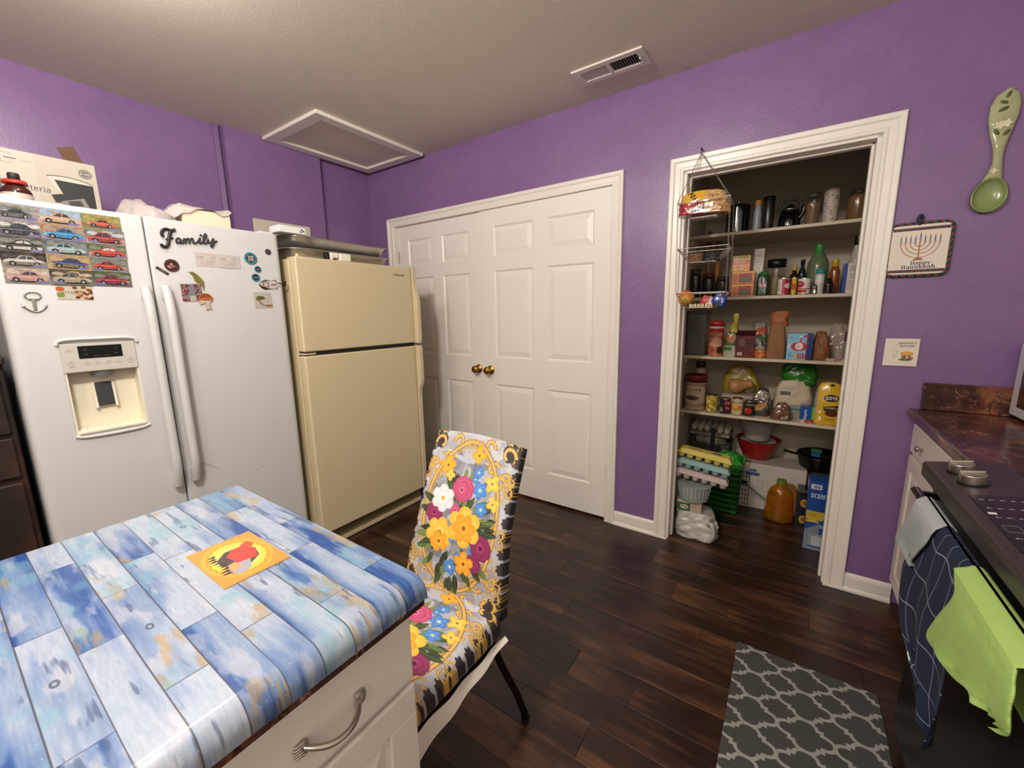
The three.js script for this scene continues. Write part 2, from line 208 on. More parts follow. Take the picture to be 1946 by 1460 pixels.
// ---------------------------------------------------------------- ceiling: lamp, hatch, vent
{
  LAMPS.forEach(([lx, lz, cd, drop], i) => {
    const l = thing('ceiling_lamp', ['round white glass dome lamp hung over the island', 'round white glass dome lamp in front of the refrigerators', 'added fill light in a white dome, unseen, near the wall facing the pantry'][i], 'lamp', [lx, H, lz]);
    part(l, 'lamp_base', merge(cyl(0.10, 0.10, 0.03, 40).translate(0, -0.03, 0), cyl(0.014, 0.014, Math.max(0.01, drop - 0.02), 16).translate(0, -drop, 0), cyl(0.17, 0.19, 0.012, 40).translate(0, -drop - 0.0005, 0)), M(0xe8e2d8, 0.4));
    const pts = []; for (let k = 0; k <= 12; k++) { const a = k / 12 * Math.PI / 2; pts.push([0.178 * Math.cos(a), -drop - 0.09 * Math.sin(a)]); }
    part(l, 'shade', lathe(pts, 40), M(0xfff6ea, 0.6, { emissive: LAMP_COLOR, emissiveIntensity: i ? 2 : 5 }));
    const p = new THREE.PointLight(LAMP_COLOR, cd, 0, 2); p.position.set(0, -drop - 0.045, 0); p.castShadow = true; p.shadow.radius = 6; p.shadow.mapSize.set(2048, 2048); l.add(p);
  });

  const h = thing('attic_hatch', 'white framed attic access panel in the ceiling corner', 'hatch', [0, H, 0]);
  const X0 = 0.06, X1 = 0.69, Z0 = 0.03, Z1 = 0.86, w = 0.075, d = -0.022;
  part(h, 'panel', worldUV(rb(X0 + w - 0.01, X1 - w + 0.01, -0.006, 0, Z0 + w - 0.01, Z1 - w + 0.01, 0.002)), mCeil);
  for (const [a, b, e, f] of [[X0, X1, Z0, Z0 + w], [X0, X1, Z1 - w, Z1], [X0, X0 + w, Z0 + w, Z1 - w], [X1 - w, X1, Z0 + w, Z1 - w]]) part(h, 'trim_board', worldUV(rb(a, b, d, 0, e, f, 0.005)), mTrim);

  const v = thing('ceiling_vent', 'white metal ceiling register with louvres near the wall', 'vent', [2.03, H, 0.178]);
  const vw = 0.352, vd = 0.146, t = 0.010, m = M(0xd8d0c6, 0.4);
  part(v, 'frame', merge(rb(0, vw, -t, 0, 0, 0.032, 0.003), rb(0, vw, -t, 0, vd - 0.032, vd, 0.003), rb(0, 0.035, -t, 0, 0.032, vd - 0.032, 0.001), rb(vw - 0.035, vw, -t, 0, 0.032, vd - 0.032, 0.001), rb(vw / 2 - 0.008, vw / 2 + 0.008, -t, 0, 0.032, vd - 0.032, 0.001)), m);
  part(v, 'duct', bx(0.03, vw - 0.03, -0.0008, -0.0002, 0.03, vd - 0.03), M(0x0a0908, 0.9));
  for (let i = 0; i < 11; i++) for (const s of [0, 1]) { const x = (s ? vw / 2 + 0.014 : 0.041) + i * 0.0118; part(v, 'louvre', xf(rb(-0.0042, 0.0042, -0.0005, 0.0005, 0.03, vd - 0.03, 0.0003, 1), [x, -0.0055, 0], [0, 0, s ? -1.15 : 0.6]), m); }
  for (const x of [0.016, vw - 0.016]) part(v, 'screw', lathe([[0, -0.0025], [0.003, -0.002], [0.004, 0]], 12).translate(x, -t, vd / 2), mSteel);
  part(v, 'lever', rb(vw - 0.033, vw - 0.027, -t - 0.006, -t + 0.002, vd / 2 - 0.008, vd / 2 + 0.008, 0.001), m);
}
// electrical panel door on the boxed-in chase
{ const e = thing('breaker_panel', 'grey white electrical panel cover on the purple wall', 'panel', [0.055, 1.45, 0.59]); part(e, 'frame', rb(0, 0.012, 0, 0.527, 0, 0.388, 0.004), M(0xc9c2b2, 0.5)); part(e, 'panel_door', rb(0.012, 0.016, 0.05, 0.49, 0.04, 0.35, 0.003), M(0xc9c2b2, 0.5)); part(e, 'latch', rb(0.016, 0.022, 0.25, 0.29, 0.06, 0.075, 0.002), mGrey); }
{ const b = thing('cable_cover', 'painted vertical cable strip on the purple wall above the refrigerators', 'strip', [0, 1.7, 1.095]); part(b, 'channel', rb(0, 0.02, 0, H - 1.7, 0, 0.028, 0.004), mPurple); }
// tall brown dresser beside the white refrigerator
{
  const s = thing('dresser', 'dark brown wooden chest of drawers beside the white refrigerator', 'dresser', [0.16, 0, 2.19]); const m = M(0x9a8a80, 0.6, { map: woods[1], bumpMap: woods[1], bumpScale: 0.0003 });
  part(s, 'carcass', worldUV(rb(0, 0.62, 0.06, 1.19, 0, 0.8, 0.006)), m); part(s, 'top', worldUV(rb(-0.01, 0.65, 1.19, 1.215, -0.004, 0.81, 0.006)), m); part(s, 'plinth', bx(0.02, 0.6, 0, 0.06, 0.02, 0.78), m);
  for (const [a, b] of [[0.09, 0.42], [0.435, 0.765], [0.785, 0.93], [0.945, 1.17]]) { const d = part(s, 'drawer', worldUV(rb(0.62, 0.638, a, b, 0.015, 0.785, 0.006)), m); part(d, 'knob', new THREE.SphereGeometry(0.014, 14, 10).translate(0.65, (a + b) / 2, 0.4), mBrass); }
}

// ---------------------------------------------------------------- white side-by-side refrigerator
const WX = 0.873, WZ0 = 1.242, WZ1 = 2.172, WY = 1.738, SEAM = 1.765;
const pz = (u, v, x = WX) => { const p = on('x', x, u, v); return [p.z, p.y]; };
{
  const f = thing('refrigerator', 'white side by side refrigerator with ice dispenser and magnets', 'refrigerator', [0, 0, 0]);
  part(f, 'cabinet', rb(0.10, WX - 0.075, 0.03, WY - 0.022, WZ0 + 0.006, WZ1 - 0.006, 0.006), mWhite);
  part(f, 'gasket', bx(WX - 0.078, WX - 0.0615, 0.11, WY - 0.02, WZ0 + 0.02, WZ1 - 0.02), mGasket);
  // door slabs as an outline in plan, rounded at the outer corner
  const slab = (z0, z1, roundHi, roundLo, y0, y1) => { const s = new THREE.Shape(); const r = 0.028, q = 0.006, x1 = WX - 0.003, x0 = WX - 0.062; const a = roundLo ? r : q, b = roundHi ? r : q;
    s.moveTo(x0, z0); s.lineTo(x1 - a, z0); s.quadraticCurveTo(x1, z0, x1, z0 + a); s.lineTo(x1, z1 - b); s.quadraticCurveTo(x1, z1, x1 - b, z1); s.lineTo(x0, z1); s.closePath();
    const g = new THREE.ExtrudeGeometry(s, { depth: y1 - y0, bevelEnabled: true, bevelSize: 0.003, bevelThickness: 0.003, bevelSegments: 2, curveSegments: 10 }); g.rotateX(Math.PI / 2); g.translate(0, y1, 0); return g; };
  part(f, 'refrigerator_door', slab(WZ0, SEAM - 0.005, false, true, 0.11, WY), mWhite);
  // freezer door with a real recess for the dispenser
  const dz0 = 1.856, dz1 = 2.060, dy0 = 0.910, dy1 = 1.150;
  const fd = part(f, 'freezer_door', merge(slab(SEAM + 0.005, dz0, false, false, dy0, dy1 + 0.108), slab(dz1, WZ1, true, false, dy0, dy1 + 0.108), slab(SEAM + 0.005, WZ1, true, false, 0.11, dy0), slab(SEAM + 0.005, WZ1, true, false, dy1 + 0.108, WY)), mWhite);
  const cream = M(0xe6dfc8, 0.4);
  part(fd, 'recess', merge(bx(WX - 0.060, WX - 0.056, dy0, dy1 + 0.10, dz0 - 0.004, dz1 + 0.004), bx(WX - 0.06, WX - 0.001, dy0 - 0.002, dy0 + 0.004, dz0 - 0.003, dz1 + 0.003), bx(WX - 0.06, WX - 0.002, dy0, dy1 + 0.1, dz0 - 0.003, dz0 + 0.0048), bx(WX - 0.06, WX - 0.002, dy0, dy1 + 0.1, dz1 - 0.0048, dz1 + 0.003)), cream);
  part(fd, 'drip_tray', merge(rb(WX - 0.05, WX + 0.006, dy0 + 0.002, dy0 + 0.016, dz0 + 0.004, dz1 - 0.004, 0.005), ...Array.from({ length: 9 }, (_, i) => rb(WX - 0.046, WX - 0.004, dy0 + 0.014, dy0 + 0.020, dz0 + 0.018 + i * 0.020, dz0 + 0.030 + i * 0.020, 0.002))), cream);
  const ctl = sheetA.cell(420, 216, '#e8e5da', (g, w, h) => {
    rect(g, 0, 0, w, h, '#e8e5da'); const lab = (x, y) => { g.strokeStyle = '#b9b6ae'; g.lineWidth = 2; g.beginPath(); g.roundRect(x - 22, y - 9, 44, 18, 6); g.stroke(); rect(g, x - 14, y - 2, 28, 3, '#8c8a84'); blob(g, x, y - 17, 3, 2.5, '#777'); };
    lab(46, 58); lab(46, 150); rect(g, 30, 168, 32, 3, '#8c8a84'); rect(g, 34, 175, 24, 3, '#8c8a84'); for (let i = 0; i < 4; i++) lab(128 + i * 58, 158); lab(376, 150); rect(g, 360, 168, 32, 3, '#8c8a84'); blob(g, 250, 141, 4, 3, '#9fd86a'); });
  const panel = part(fd, 'control_panel', artUV(rb(WX - 0.012, WX + 0.004, dy1 - 0.004, dy1 + 0.104, dz0 - 0.001, dz1 + 0.001, 0.004), ctl, 'x'), glossA);
  const scr = sheetA.cell(240, 92, '#0b0c0d', (g, w, h) => { rect(g, 0, 0, w, h, '#0b0c0d'); for (const [x, y] of [[38, 28], [38, 62], [204, 28], [204, 62]]) { g.strokeStyle = '#3a3f44'; g.lineWidth = 2; g.beginPath(); g.ellipse(x, y, 12, 7, 0, 0, 7); g.stroke(); rect(g, x - 6, y - 1, 12, 2, '#9aa3aa'); } rect(g, 80, 74, 40, 3, '#6e757c'); rect(g, 130, 74, 40, 3, '#6e757c'); });
  part(fd, 'display', artUV(rb(WX + 0.002, WX + 0.006, 1.196, 1.243, 1.896, 2.017, 0.003), scr, 'x'), glossA, 'small black display window');
  part(fd, 'chute', merge(cyl(0.028, 0.036, 0.02, 20).translate(WX - 0.035, dy1 - 0.026, (dz0 + dz1) / 2)), mGrey);
  part(fd, 'paddle', merge(xf(rb(-0.003, 0.003, -0.046, 0.046, -0.024, 0.024, 0.003), [WX - 0.046, 1.052, 1.958], [0, 0, 0.12])), M(0x35383c, 0.4), 'dark grey dispenser paddle');
  part(fd, 'paddle_bracket', merge(xf(rb(-0.004, 0.006, -0.05, 0.05, 0.024, 0.033, 0.002), [WX - 0.048, 1.048, 1.958], [0, 0, 0.12]), xf(rb(-0.004, 0.006, -0.05, 0.05, -0.033, -0.024, 0.002), [WX - 0.048, 1.048, 1.958], [0, 0, 0.12])), cream);
  // rounded hood lip above the controls
  part(fd, 'dispenser_hood', merge(tube([[WX + 0.002, dy1 + 0.098, dz1 + 0.008], [WX + 0.003, dy1 + 0.112, dz1 + 0.002], [WX + 0.004, dy1 + 0.118, (dz0 + dz1) / 2], [WX + 0.003, dy1 + 0.112, dz0 - 0.002], [WX + 0.002, dy1 + 0.098, dz0 - 0.008]], 0.006, 40, 8), tube([[WX, dy0 - 0.002, dz1 + 0.006], [WX + 0.003, dy0 - 0.008, dz1 - 0.02], [WX + 0.003, dy0 - 0.008, dz0 + 0.02], [WX, dy0 - 0.002, dz0 - 0.006]], 0.006, 30, 8)), mWhite);
  // long bowed handles
  const hx = WX + 0.05; const grip = (zt, zb, yt, yb) => { const pts = []; for (let i = 0; i <= 16; i++) { const t = i / 16, e = Math.min(t, 1 - t); pts.push([WX + 0.024 + 0.024 * sst(0, 0.10, e), yt + (yb - yt) * t, zt + (zb - zt) * t]); } const g = tube(pts, 0.0165, 40, 14); return merge(g, xf(new THREE.SphereGeometry(0.0165, 14, 10), pts[0], [0, 0, 0], [1, 0.35, 1]), xf(new THREE.SphereGeometry(0.0165, 14, 10), pts[16], [0, 0, 0], [1, 0.35, 1]), rb(WX - 0.001, WX + 0.026, yt - 0.05, yt - 0.012, zt - 0.011, zt + 0.011, 0.004), rb(WX - 0.001, WX + 0.026, yb + 0.012, yb + 0.05, zb - 0.011, zb + 0.011, 0.004)); };
  const a = on('x', WX + 0.03, 276, 545), b = on('x', WX + 0.03, 341, 922), c = on('x', WX + 0.03, 315, 545), d = on('x', WX + 0.03, 374, 910);
  part(fd, 'handle', grip(a.z, b.z, a.y, b.y), mWhite); part(f.children[2], 'handle', grip(c.z, d.z, c.y, d.y), mWhite);
  part(f, 'kick_grille', merge(rb(WX - 0.09, WX - 0.07, 0.02, 0.10, WZ0 + 0.01, WZ1 - 0.01, 0.004), ...Array.from({ length: 5 }, (_, i) => bx(WX - 0.07, WX - 0.066, 0.03 + i * 0.013, 0.036 + i * 0.013, WZ0 + 0.03, WZ1 - 0.03))), mGrey);
  for (const z of [WZ0 + 0.05, WZ1 - 0.05]) part(f, 'hinge_cover', rb(WX - 0.14, WX - 0.01, WY - 0.02, WY + 0.014, z - 0.035, z + 0.035, 0.008), mWhite);
  for (const z of [WZ0 + 0.06, WZ1 - 0.06]) for (const x of [0.14, 0.74]) part(f, 'foot', cyl(0.02, 0.02, 0.032, 12).translate(x, 0, z), mBlack);
  part(f, 'scratch', tube([[WX + 0.0002, pz(383, 880)[1], pz(383, 880)[0]], [WX + 0.0002, pz(402, 885)[1], pz(402, 885)[0]], [WX + 0.0002, pz(416, 892)[1], pz(416, 892)[0]]], 0.0007, 12, 5), M(0x5c5650, 0.8), 'thin dark scratch');
  for (const [u, v] of [[488, 893], [498, 886]]) { const q = pz(u, v); part(f, 'chip', xf(new THREE.SphereGeometry(0.0022, 8, 6), [WX, q[1], q[0]], [0, 0, 0], [0.2, 1, 1.3]), M(0x8a847c, 0.8)); }
}
// flat printed magnets on its doors: a thin rounded card whose face shows +x
function card(name, label, category, cell, z0, z1, y0, y1, lift = 0.0008, group, tilt = 0, gloss = true, th = 0.0012) {
  const w = z1 - z0, h = y1 - y0; const g = artUV(rb(0, th, 0, h, 0, w, 0.0005, 1), cell, 'x'); if (tilt) { g.translate(0, -h / 2, -w / 2); g.rotateX(tilt); g.translate(0, h / 2, w / 2); }
  return solo(name, g, gloss ? glossA : paperA, label, category, [WX + lift, y0, z0], 0, group);
}
const car = (bg, ground, body, opt = {}) => sheetA.cell(148, 74, '#e9e4da', (g, w, h) => {
  rect(g, 0, 0, w, h, bg); for (let i = 0; i < 9; i++) blob(g, hash(i, 1, body.length + i) * w, h * (0.12 + 0.25 * hash(i, 2, i)), 22, 8, i % 2 ? (opt.sky ?? '#8a8f86') : (opt.tree ?? '#6d7466')); rect(g, 0, h * 0.6, w, h * 0.4, ground); for (let i = 0; i < 12; i++) rect(g, hash(i, 4, 8) * w, h * (0.62 + 0.36 * hash(i, 5, 8)), 30, 1.2, 'rgba(255,255,255,0.18)');
  g.save(); if (opt.flip) { g.translate(w, 0); g.scale(-1, 1); } g.translate(w / 2, h * 0.56); g.scale((opt.s ?? 1) * 1.14, (opt.s ?? 1) * 1.2);
  blob(g, 2, 18, 56, 4, '#2c2a2a'); g.fillStyle = body; g.beginPath(); g.moveTo(-58, 12); g.quadraticCurveTo(-60, -2, -44, -4); g.lineTo(-24, -6); g.lineTo(-10, -19); g.quadraticCurveTo(8, -22, 24, -18); g.lineTo(36, -6); g.quadraticCurveTo(56, -4, 58, 4); g.lineTo(57, 14); g.quadraticCurveTo(0, 19, -58, 12); g.fill();
  if (opt.two) { g.fillStyle = opt.two; g.beginPath(); g.moveTo(-58, 6); g.lineTo(58, 4); g.lineTo(57, 14); g.quadraticCurveTo(0, 19, -58, 12); g.fill(); }
  poly(g, [[-19, -6], [-8, -16], [6, -18], [6, -6]], opt.top ?? '#2b333d'); poly(g, [[9, -6], [9, -18], [22, -15], [30, -6]], opt.top ?? '#2b333d'); rect(g, -56, 1, 112, 1.6, 'rgba(255,255,255,0.55)'); rect(g, -59, 5, 9, 4, '#d8d4c8');
  for (const x of [-34, 34]) { blob(g, x, 13, 10, 10, '#151414'); blob(g, x, 13, 5, 5, '#a9a7a2'); } g.restore(); for (let i = 0; i < 420; i++) { g.globalAlpha = 0.16; blob(g, hash(i, 6, 31) * w, hash(i, 7, 31) * h, 3 + 4 * hash(i, 8, 31), 1.6, ['#f4efe6', '#2a2622', '#7d7468'][i % 3]); g.globalAlpha = 1; } blob(g, opt.flip ? w * 0.2 : w * 0.8, h * 0.86, 20, 6, '#7c79a8'); });
{
  const zc = [[2.047, 2.150], [1.941, 2.048], [1.833, 1.942]], yr = [[1.668, 1.722], [1.616, 1.670], [1.566, 1.618], [1.516, 1.568], [1.462, 1.517]];
  const C = [
    [0, 0, car('#a9a2a4', '#8d8890', '#2c2f31', { two: '#6a6f70', s: 0.8 }), 'photo magnet of an open black vintage roadster'], [1, 0, car('#a7bccb', '#c49a86', '#cfae93', { sky: '#9fc3df', tree: '#b98f7c' }), 'photo magnet of a tan convertible under blue sky'], [2, 0, car('#a59a58', '#7d7845', '#d05a46', { s: 0.78, tree: '#8b8f4a', sky: '#b0a45e' }), 'photo magnet of a closed red coupe on grass'],
    [0, 1, car('#8e8b93', '#6f6c76', '#3c3c48', { sky: '#dedad8' }), 'photo magnet of a dark grey long fastback car'], [1, 1, car('#b09078', '#8d8a92', '#3a93d0', { tree: '#b5703c', sky: '#a79b90' }), 'photo magnet of a bright blue sedan'], [2, 1, car('#8f8d88', '#b59a92', '#b03a3c', { flip: true, tree: '#6d7a64', sky: '#cfdbe2' }), 'photo magnet of a dull red sedan with white sidewalls'],
    [0, 2, car('#5d5a58', '#4d4a4a', '#1d1d20', { top: '#c9c4c2', two: '#e0dcd6' }), 'photo magnet of a black car with pale roof'], [1, 2, car('#7a8490', '#6f7075', '#a3c2c4', { flip: true, tree: '#4c5a60' }), 'photo magnet of a pale aqua sedan'], [2, 2, car('#6f7a58', '#9a8e86', '#d23b2c', { top: '#d9e0e0', tree: '#4f6440' }), 'photo magnet of a red car with white convertible top'],
    [0, 3, car('#2d2826', '#8b8078', '#d9d0c4', { two: '#8a8580', tree: '#3a3330', sky: '#4d4540' }), 'photo magnet of a cream finned cruiser'], [1, 3, car('#b49a6c', '#c2a06a', '#2f3f86', { two: '#8a7a50', sky: '#c9ab77', tree: '#a98c5d' }), 'photo magnet of a navy and olive two tone car'], [2, 3, car('#7d8578', '#8f8d8a', '#cc4430', { flip: true, s: 0.9, tree: '#7a8574' }), 'photo magnet of an orange red convertible with top down'],
    [0, 4, car('#c3b2a2', '#8f8882', '#cf9a8c', { sky: '#d9c9b8', tree: '#a5938a' }), 'photo magnet of a salmon pink muscle car'], [1, 4, car('#5b5148', '#77736e', '#b3a58c', { flip: true, sky: '#cdb79f', tree: '#3c3530' }), 'photo magnet of a beige station wagon'], [2, 4, car('#5a6a42', '#6c6664', '#c22433', { flip: true, s: 0.95, two: '#96285c', tree: '#49603a' }), 'photo magnet of a crimson low sports car']];
  C.forEach(([c, r, cell, label], i) => { const y = yr[r], z = zc[c]; card('photo_magnet', label, 'magnet', cell, z[0] + (hash(i, 1, 1) - 0.5) * 0.004, z[1] + (hash(i, 1, 1) - 0.5) * 0.004, y[0], y[1], 0.0006 + (r % 2) * 0.0014 + (c % 2) * 0.0028, 'car photo magnets on the freezer door', (hash(i, 2, 2) - 0.5) * 0.03); });
  card('recipe_magnet', 'small food photo magnet hanging below the car photos', 'magnet', sheetA.cell(130, 76, '#d9d4c4', (g, w, h) => { rect(g, 0, 0, w, h, '#d9d4c4'); rect(g, 0, 0, w, 5, '#5a6b2e'); for (let i = 0; i < 26; i++) blob(g, w * (0.5 + 0.5 * hash(i, 1, 5)), h * (0.15 + 0.8 * hash(i, 2, 5)), 9, 7, ['#8a4a24', '#b0703c', '#6b3016', '#d9b98a'][i % 4]); blob(g, 14, 22, 16, 12, '#d8622c'); blob(g, 14, 52, 14, 14, '#8aa04a'); scrib(g, 6, 52, 40, 16, '#6f7468'); }), 1.948, 2.040, 1.411, 1.463, 0.0006);
  const anc = thing('anchor_bottle_opener', 'silver metal anchor shaped bottle opener magnet', 'bottle opener', [WX + 0.003, 1.362, 2.098]);
  part(anc, 'ring', merge(xf(new THREE.TorusGeometry(0.017, 0.0026, 8, 28), [0, 0.060, 0], [0, Math.PI / 2, 0], [1.08, 0.76, 1]), rb(-0.003, 0.003, 0.046, 0.053, -0.013, 0.013, 0.002)), mSteel); part(anc, 'shank', rb(-0.0025, 0.003, 0.010, 0.048, -0.0045, 0.0045, 0.002), mSteel);
  const arc = []; for (let i = 0; i <= 10; i++) { const t = -1 + i / 5; arc.push([0, 0.006 + 0.020 * t * t, t * 0.027]); } part(anc, 'fluke', merge(tube(arc, 0.0028, 24, 8), xf(new THREE.ConeGeometry(0.005, 0.010, 8), [0, 0.029, 0.0275], [0.5, 0, 0]), xf(new THREE.ConeGeometry(0.005, 0.010, 8), [0, 0.029, -0.0275], [-0.5, 0, 0])), mSteel);
  // script sign
  const z3 = (x, y) => { const q = pz(280 + x / 6.95, 420 + y / 6.95); return [0.0068, q[1] - 1.647, q[0] - 1.617]; };
  const st = (r, ...p) => tube(p.map(([x, y]) => z3(x, y)), r * 1.02, p.length * 6, 8);
  const fam = [st(0.0052, [352, 106], [335, 126], [290, 122], [245, 108], [205, 114], [180, 145], [182, 185], [205, 205]), st(0.0058, [300, 128], [286, 180], [275, 240], [266, 300], [244, 338], [212, 342], [184, 326], [180, 302]), st(0.0034, [238, 248], [280, 232], [335, 228]),
    st(0.0030, [425, 238], [398, 228], [374, 252], [380, 288], [410, 290], [430, 255], [432, 236], [430, 285], [452, 300]), st(0.0030, [452, 300], [470, 250], [482, 234], [496, 250], [490, 300]), st(0.0030, [490, 300], [512, 245], [530, 232], [545, 250], [540, 300]), st(0.0030, [540, 300], [562, 245], [582, 230], [597, 248], [594, 288], [625, 300]), st(0.0030, [625, 300], [660, 270], [688, 222], [680, 270], [684, 298], [708, 296]), st(0.0030, [708, 296], [745, 245], [772, 190], [758, 172], [738, 196], [732, 260], [744, 300], [770, 296]), st(0.0030, [770, 296], [800, 240], [794, 282], [818, 296], [846, 262], [862, 232], [866, 290], [854, 338], [832, 344], [838, 316], [880, 284], [914, 264]), xf(new THREE.SphereGeometry(0.0045, 10, 8), z3(696, 190))];
  solo('word_sign', xf(merge(fam), [0, 0, 0], [0, 0, 0], [0.9, 1, 1]), M(0x1b1613, 0.45), 'black cursive word Family cut out as a sign on the white door', 'sign', [WX, 1.647, 1.617]);
  const biz = () => sheetA.cell(150, 96, '#e2d9d0', (g, w, h) => { rect(g, 0, 0, w, h, '#e4dbd3'); scrib(g, 4, 36, 34, 17, '#8d8690'); rect(g, 12, 48, 48, 2, '#a49ca2'); blob(g, 62, 14, 3, 3, '#8f8a90'); lines(g, 78, 12, 60, 1, 8, '#a09aa0', 2); lines(g, 96, 24, 44, 3, 8, '#8f8990', 2); lines(g, 70, 54, 70, 2, 10, '#8f8990', 2); lines(g, 30, 70, 110, 2, 11, '#8f8990', 2); });
  const bc = biz(); for (const [a, b, s] of [[1.520, 1.608, 'closer to the handle'], [1.434, 1.521, 'closer to the teal magnets']]) card('business_card', `off white business card on the white door, ${s}`, 'card', bc, a, b, 1.562, 1.620, a > 1.5 ? 0.0006 : 0.002, 'business cards on the refrigerator door', 0, false, 0.0006);
  const disc = (name, label, cell, z, y, r, lift = 0.0006) => { const g = new THREE.CylinderGeometry(r, r, 0.003, 32).rotateZ(-Math.PI / 2).translate(0.0015, 0, 0); return solo(name, artUV(g, cell, 'x'), glossA, label, 'magnet', [WX + lift, y, z]); };
  const teal = (t) => sheetA.cell(110, 110, '#3a9aa8', (g, w, h) => { rect(g, 0, 0, w, h, '#2b2f33'); blob(g, 55, 55, 53, 53, '#3f9fae'); blob(g, 55, 55, 38, 38, '#22262c'); t.forEach((s, i) => { if (!s) return; rect(g, 30, 30 + i * 18, 50, 15, '#d9c6c2'); scrib(g, s.length, 55, 38 + i * 18, 13, '#22262c'); }); });
  disc('round_magnet', 'largest teal rimmed round magnet', teal(['MY', 'NEW', 'RULES']), 1.384, 1.614, 0.0275); disc('round_magnet', 'smallest teal rimmed round magnet, between two larger ones', teal(['', 'NEW']), 1.3575, 1.566, 0.0150); disc('round_magnet', 'middle sized teal rimmed round magnet, lowest of three', teal(['', 'SMART', '']), 1.3715, 1.526, 0.0185);
  disc('coin_magnet', 'small dark grey coin magnet near the door corner', sheetA.cell(64, 64, '#3d3a38', (g) => { blob(g, 32, 32, 30, 30, '#4a4644'); blob(g, 28, 30, 14, 12, '#6d6866'); blob(g, 38, 38, 10, 7, '#2f2c2b'); }), 1.301, 1.653, 0.0135);
  disc('oval_magnet', 'dark round magnet with pink red figure', sheetA.cell(96, 96, '#3b2a2c', (g) => { blob(g, 48, 48, 46, 46, '#3b2a2c'); g.strokeStyle = '#8a4a4c'; g.lineWidth = 4; g.beginPath(); g.arc(48, 48, 40, 0, 7); g.stroke(); for (let i = 0; i < 14; i++) blob(g, 22 + 52 * hash(i, 1, 7), 22 + 52 * hash(i, 2, 7), 9, 7, ['#b06a6c', '#7c3c40', '#caa09a'][i % 3]); }), 1.695, 1.556, 0.0255);
  card('bar_magnet', 'small dark rectangular magnet set at a slant', 'magnet', sheetA.cell(80, 22, '#2f2c26', (g, w, h) => { rect(g, 0, 0, w, h, '#3c382f'); rect(g, 14, 8, 52, 6, '#8a8371'); }), 1.706, 1.752, 1.5265, 1.5375, 0.0006, undefined, -0.62);
  card('photo_print', 'small photo of red flowers around a grey path', 'photo', sheetA.cell(130, 110, '#b9a9a0', (g, w, h) => { rect(g, 0, 0, w, h, '#8f8e90'); for (let i = 0; i < 90; i++) { const x = hash(i, 1, 9) * w; if (x > 50 && x < 84) continue; blob(g, x, hash(i, 2, 9) * h, 7, 6, ['#8f2f38', '#b5505a', '#5d5a2e', '#7a3a2c', '#c98a92'][i % 5]); } poly(g, [[56, 0], [80, 0], [78, 70], [50, 70]], '#8d929c'); rect(g, 46, 74, 40, 34, '#cfc8c2'); }), 1.600, 1.676, 1.409, 1.484, 0.0006, undefined, 0.04);
  // feather, mushroom and fish opener are cut to shape
  const cut = (pts, depth, cell, curve = false) => { const s = new THREE.Shape(); const q = pts.map(([x, y]) => pz(280 + x / 6.95, 420 + y / 6.95)); const cz = q.reduce((a, b) => a + b[0], 0) / q.length, cy = q.reduce((a, b) => a + b[1], 0) / q.length; const v2 = q.map(([z, y]) => new THREE.Vector2(-(z - cz), y - cy)); if (curve) { s.setFromPoints(new THREE.SplineCurve([...v2, v2[0]]).getPoints(pts.length * 5)); } else s.setFromPoints(v2); let g = new THREE.ExtrudeGeometry(s, { depth, bevelEnabled: false }); g = prep(g); g = artUV(g, cell, 'z', 0.3); g.rotateY(Math.PI / 2); return [g, cy, cz]; };
  const fe = sheetA.cell(90, 110, '#8d8136', (g, w, h) => { rect(g, 0, 0, w, h, '#8f8438'); g.strokeStyle = '#5c5a26'; g.lineWidth = 2; g.beginPath(); g.moveTo(8, 6); g.quadraticCurveTo(60, 40, 82, 104); g.stroke(); for (let i = 0; i < 9; i++) { const t = i / 9; g.beginPath(); g.moveTo(14 + 62 * t, 12 + 82 * t); g.lineTo(34 + 56 * t, 6 + 76 * t); g.stroke(); } });
  { const [g, y, z] = cut([[540, 675], [600, 672], [660, 710], [700, 750], [745, 800], [755, 860], [748, 930], [728, 880], [700, 830], [655, 820], [620, 790], [610, 750], [585, 715]], 0.0015, fe); solo('feather_magnet', g, paperA, 'olive yellow feather shaped magnet', 'magnet', [WX + 0.0006, y, z]); }
  { const cap = sheetA.cell(96, 110, '#d8c4ae', (g, w, h) => { rect(g, 0, 0, w, h, '#dccbb8'); g.fillStyle = '#b4471f'; g.beginPath(); g.ellipse(48, 46, 46, 44, 0, Math.PI, 0); g.fill(); g.strokeStyle = '#d98a58'; g.lineWidth = 7; g.beginPath(); g.ellipse(48, 48, 44, 14, -0.1, Math.PI, 0); g.stroke(); poly(g, [[20, 58], [90, 50], [74, 74], [30, 74]], '#e6d3bd'); blob(g, 44, 62, 2, 4, '#3a2c22'); blob(g, 72, 58, 2, 4, '#3a2c22'); g.strokeStyle = '#8a6a4c'; g.lineWidth = 2; g.beginPath(); g.moveTo(42, 76); g.lineTo(36, 108); g.moveTo(66, 76); g.lineTo(72, 106); g.stroke(); });
    const [g, y, z] = cut([[672, 1035], [690, 985], [740, 955], [800, 958], [845, 985], [865, 1020], [855, 1050], [825, 1072], [828, 1110], [845, 1150], [860, 1180], [820, 1160], [775, 1182], [770, 1130], [760, 1085], [700, 1108], [676, 1080]], 0.002, cap); solo('mushroom_magnet', g, paperA, 'orange capped mushroom shaped magnet', 'magnet', [WX + 0.003, y, z]); }
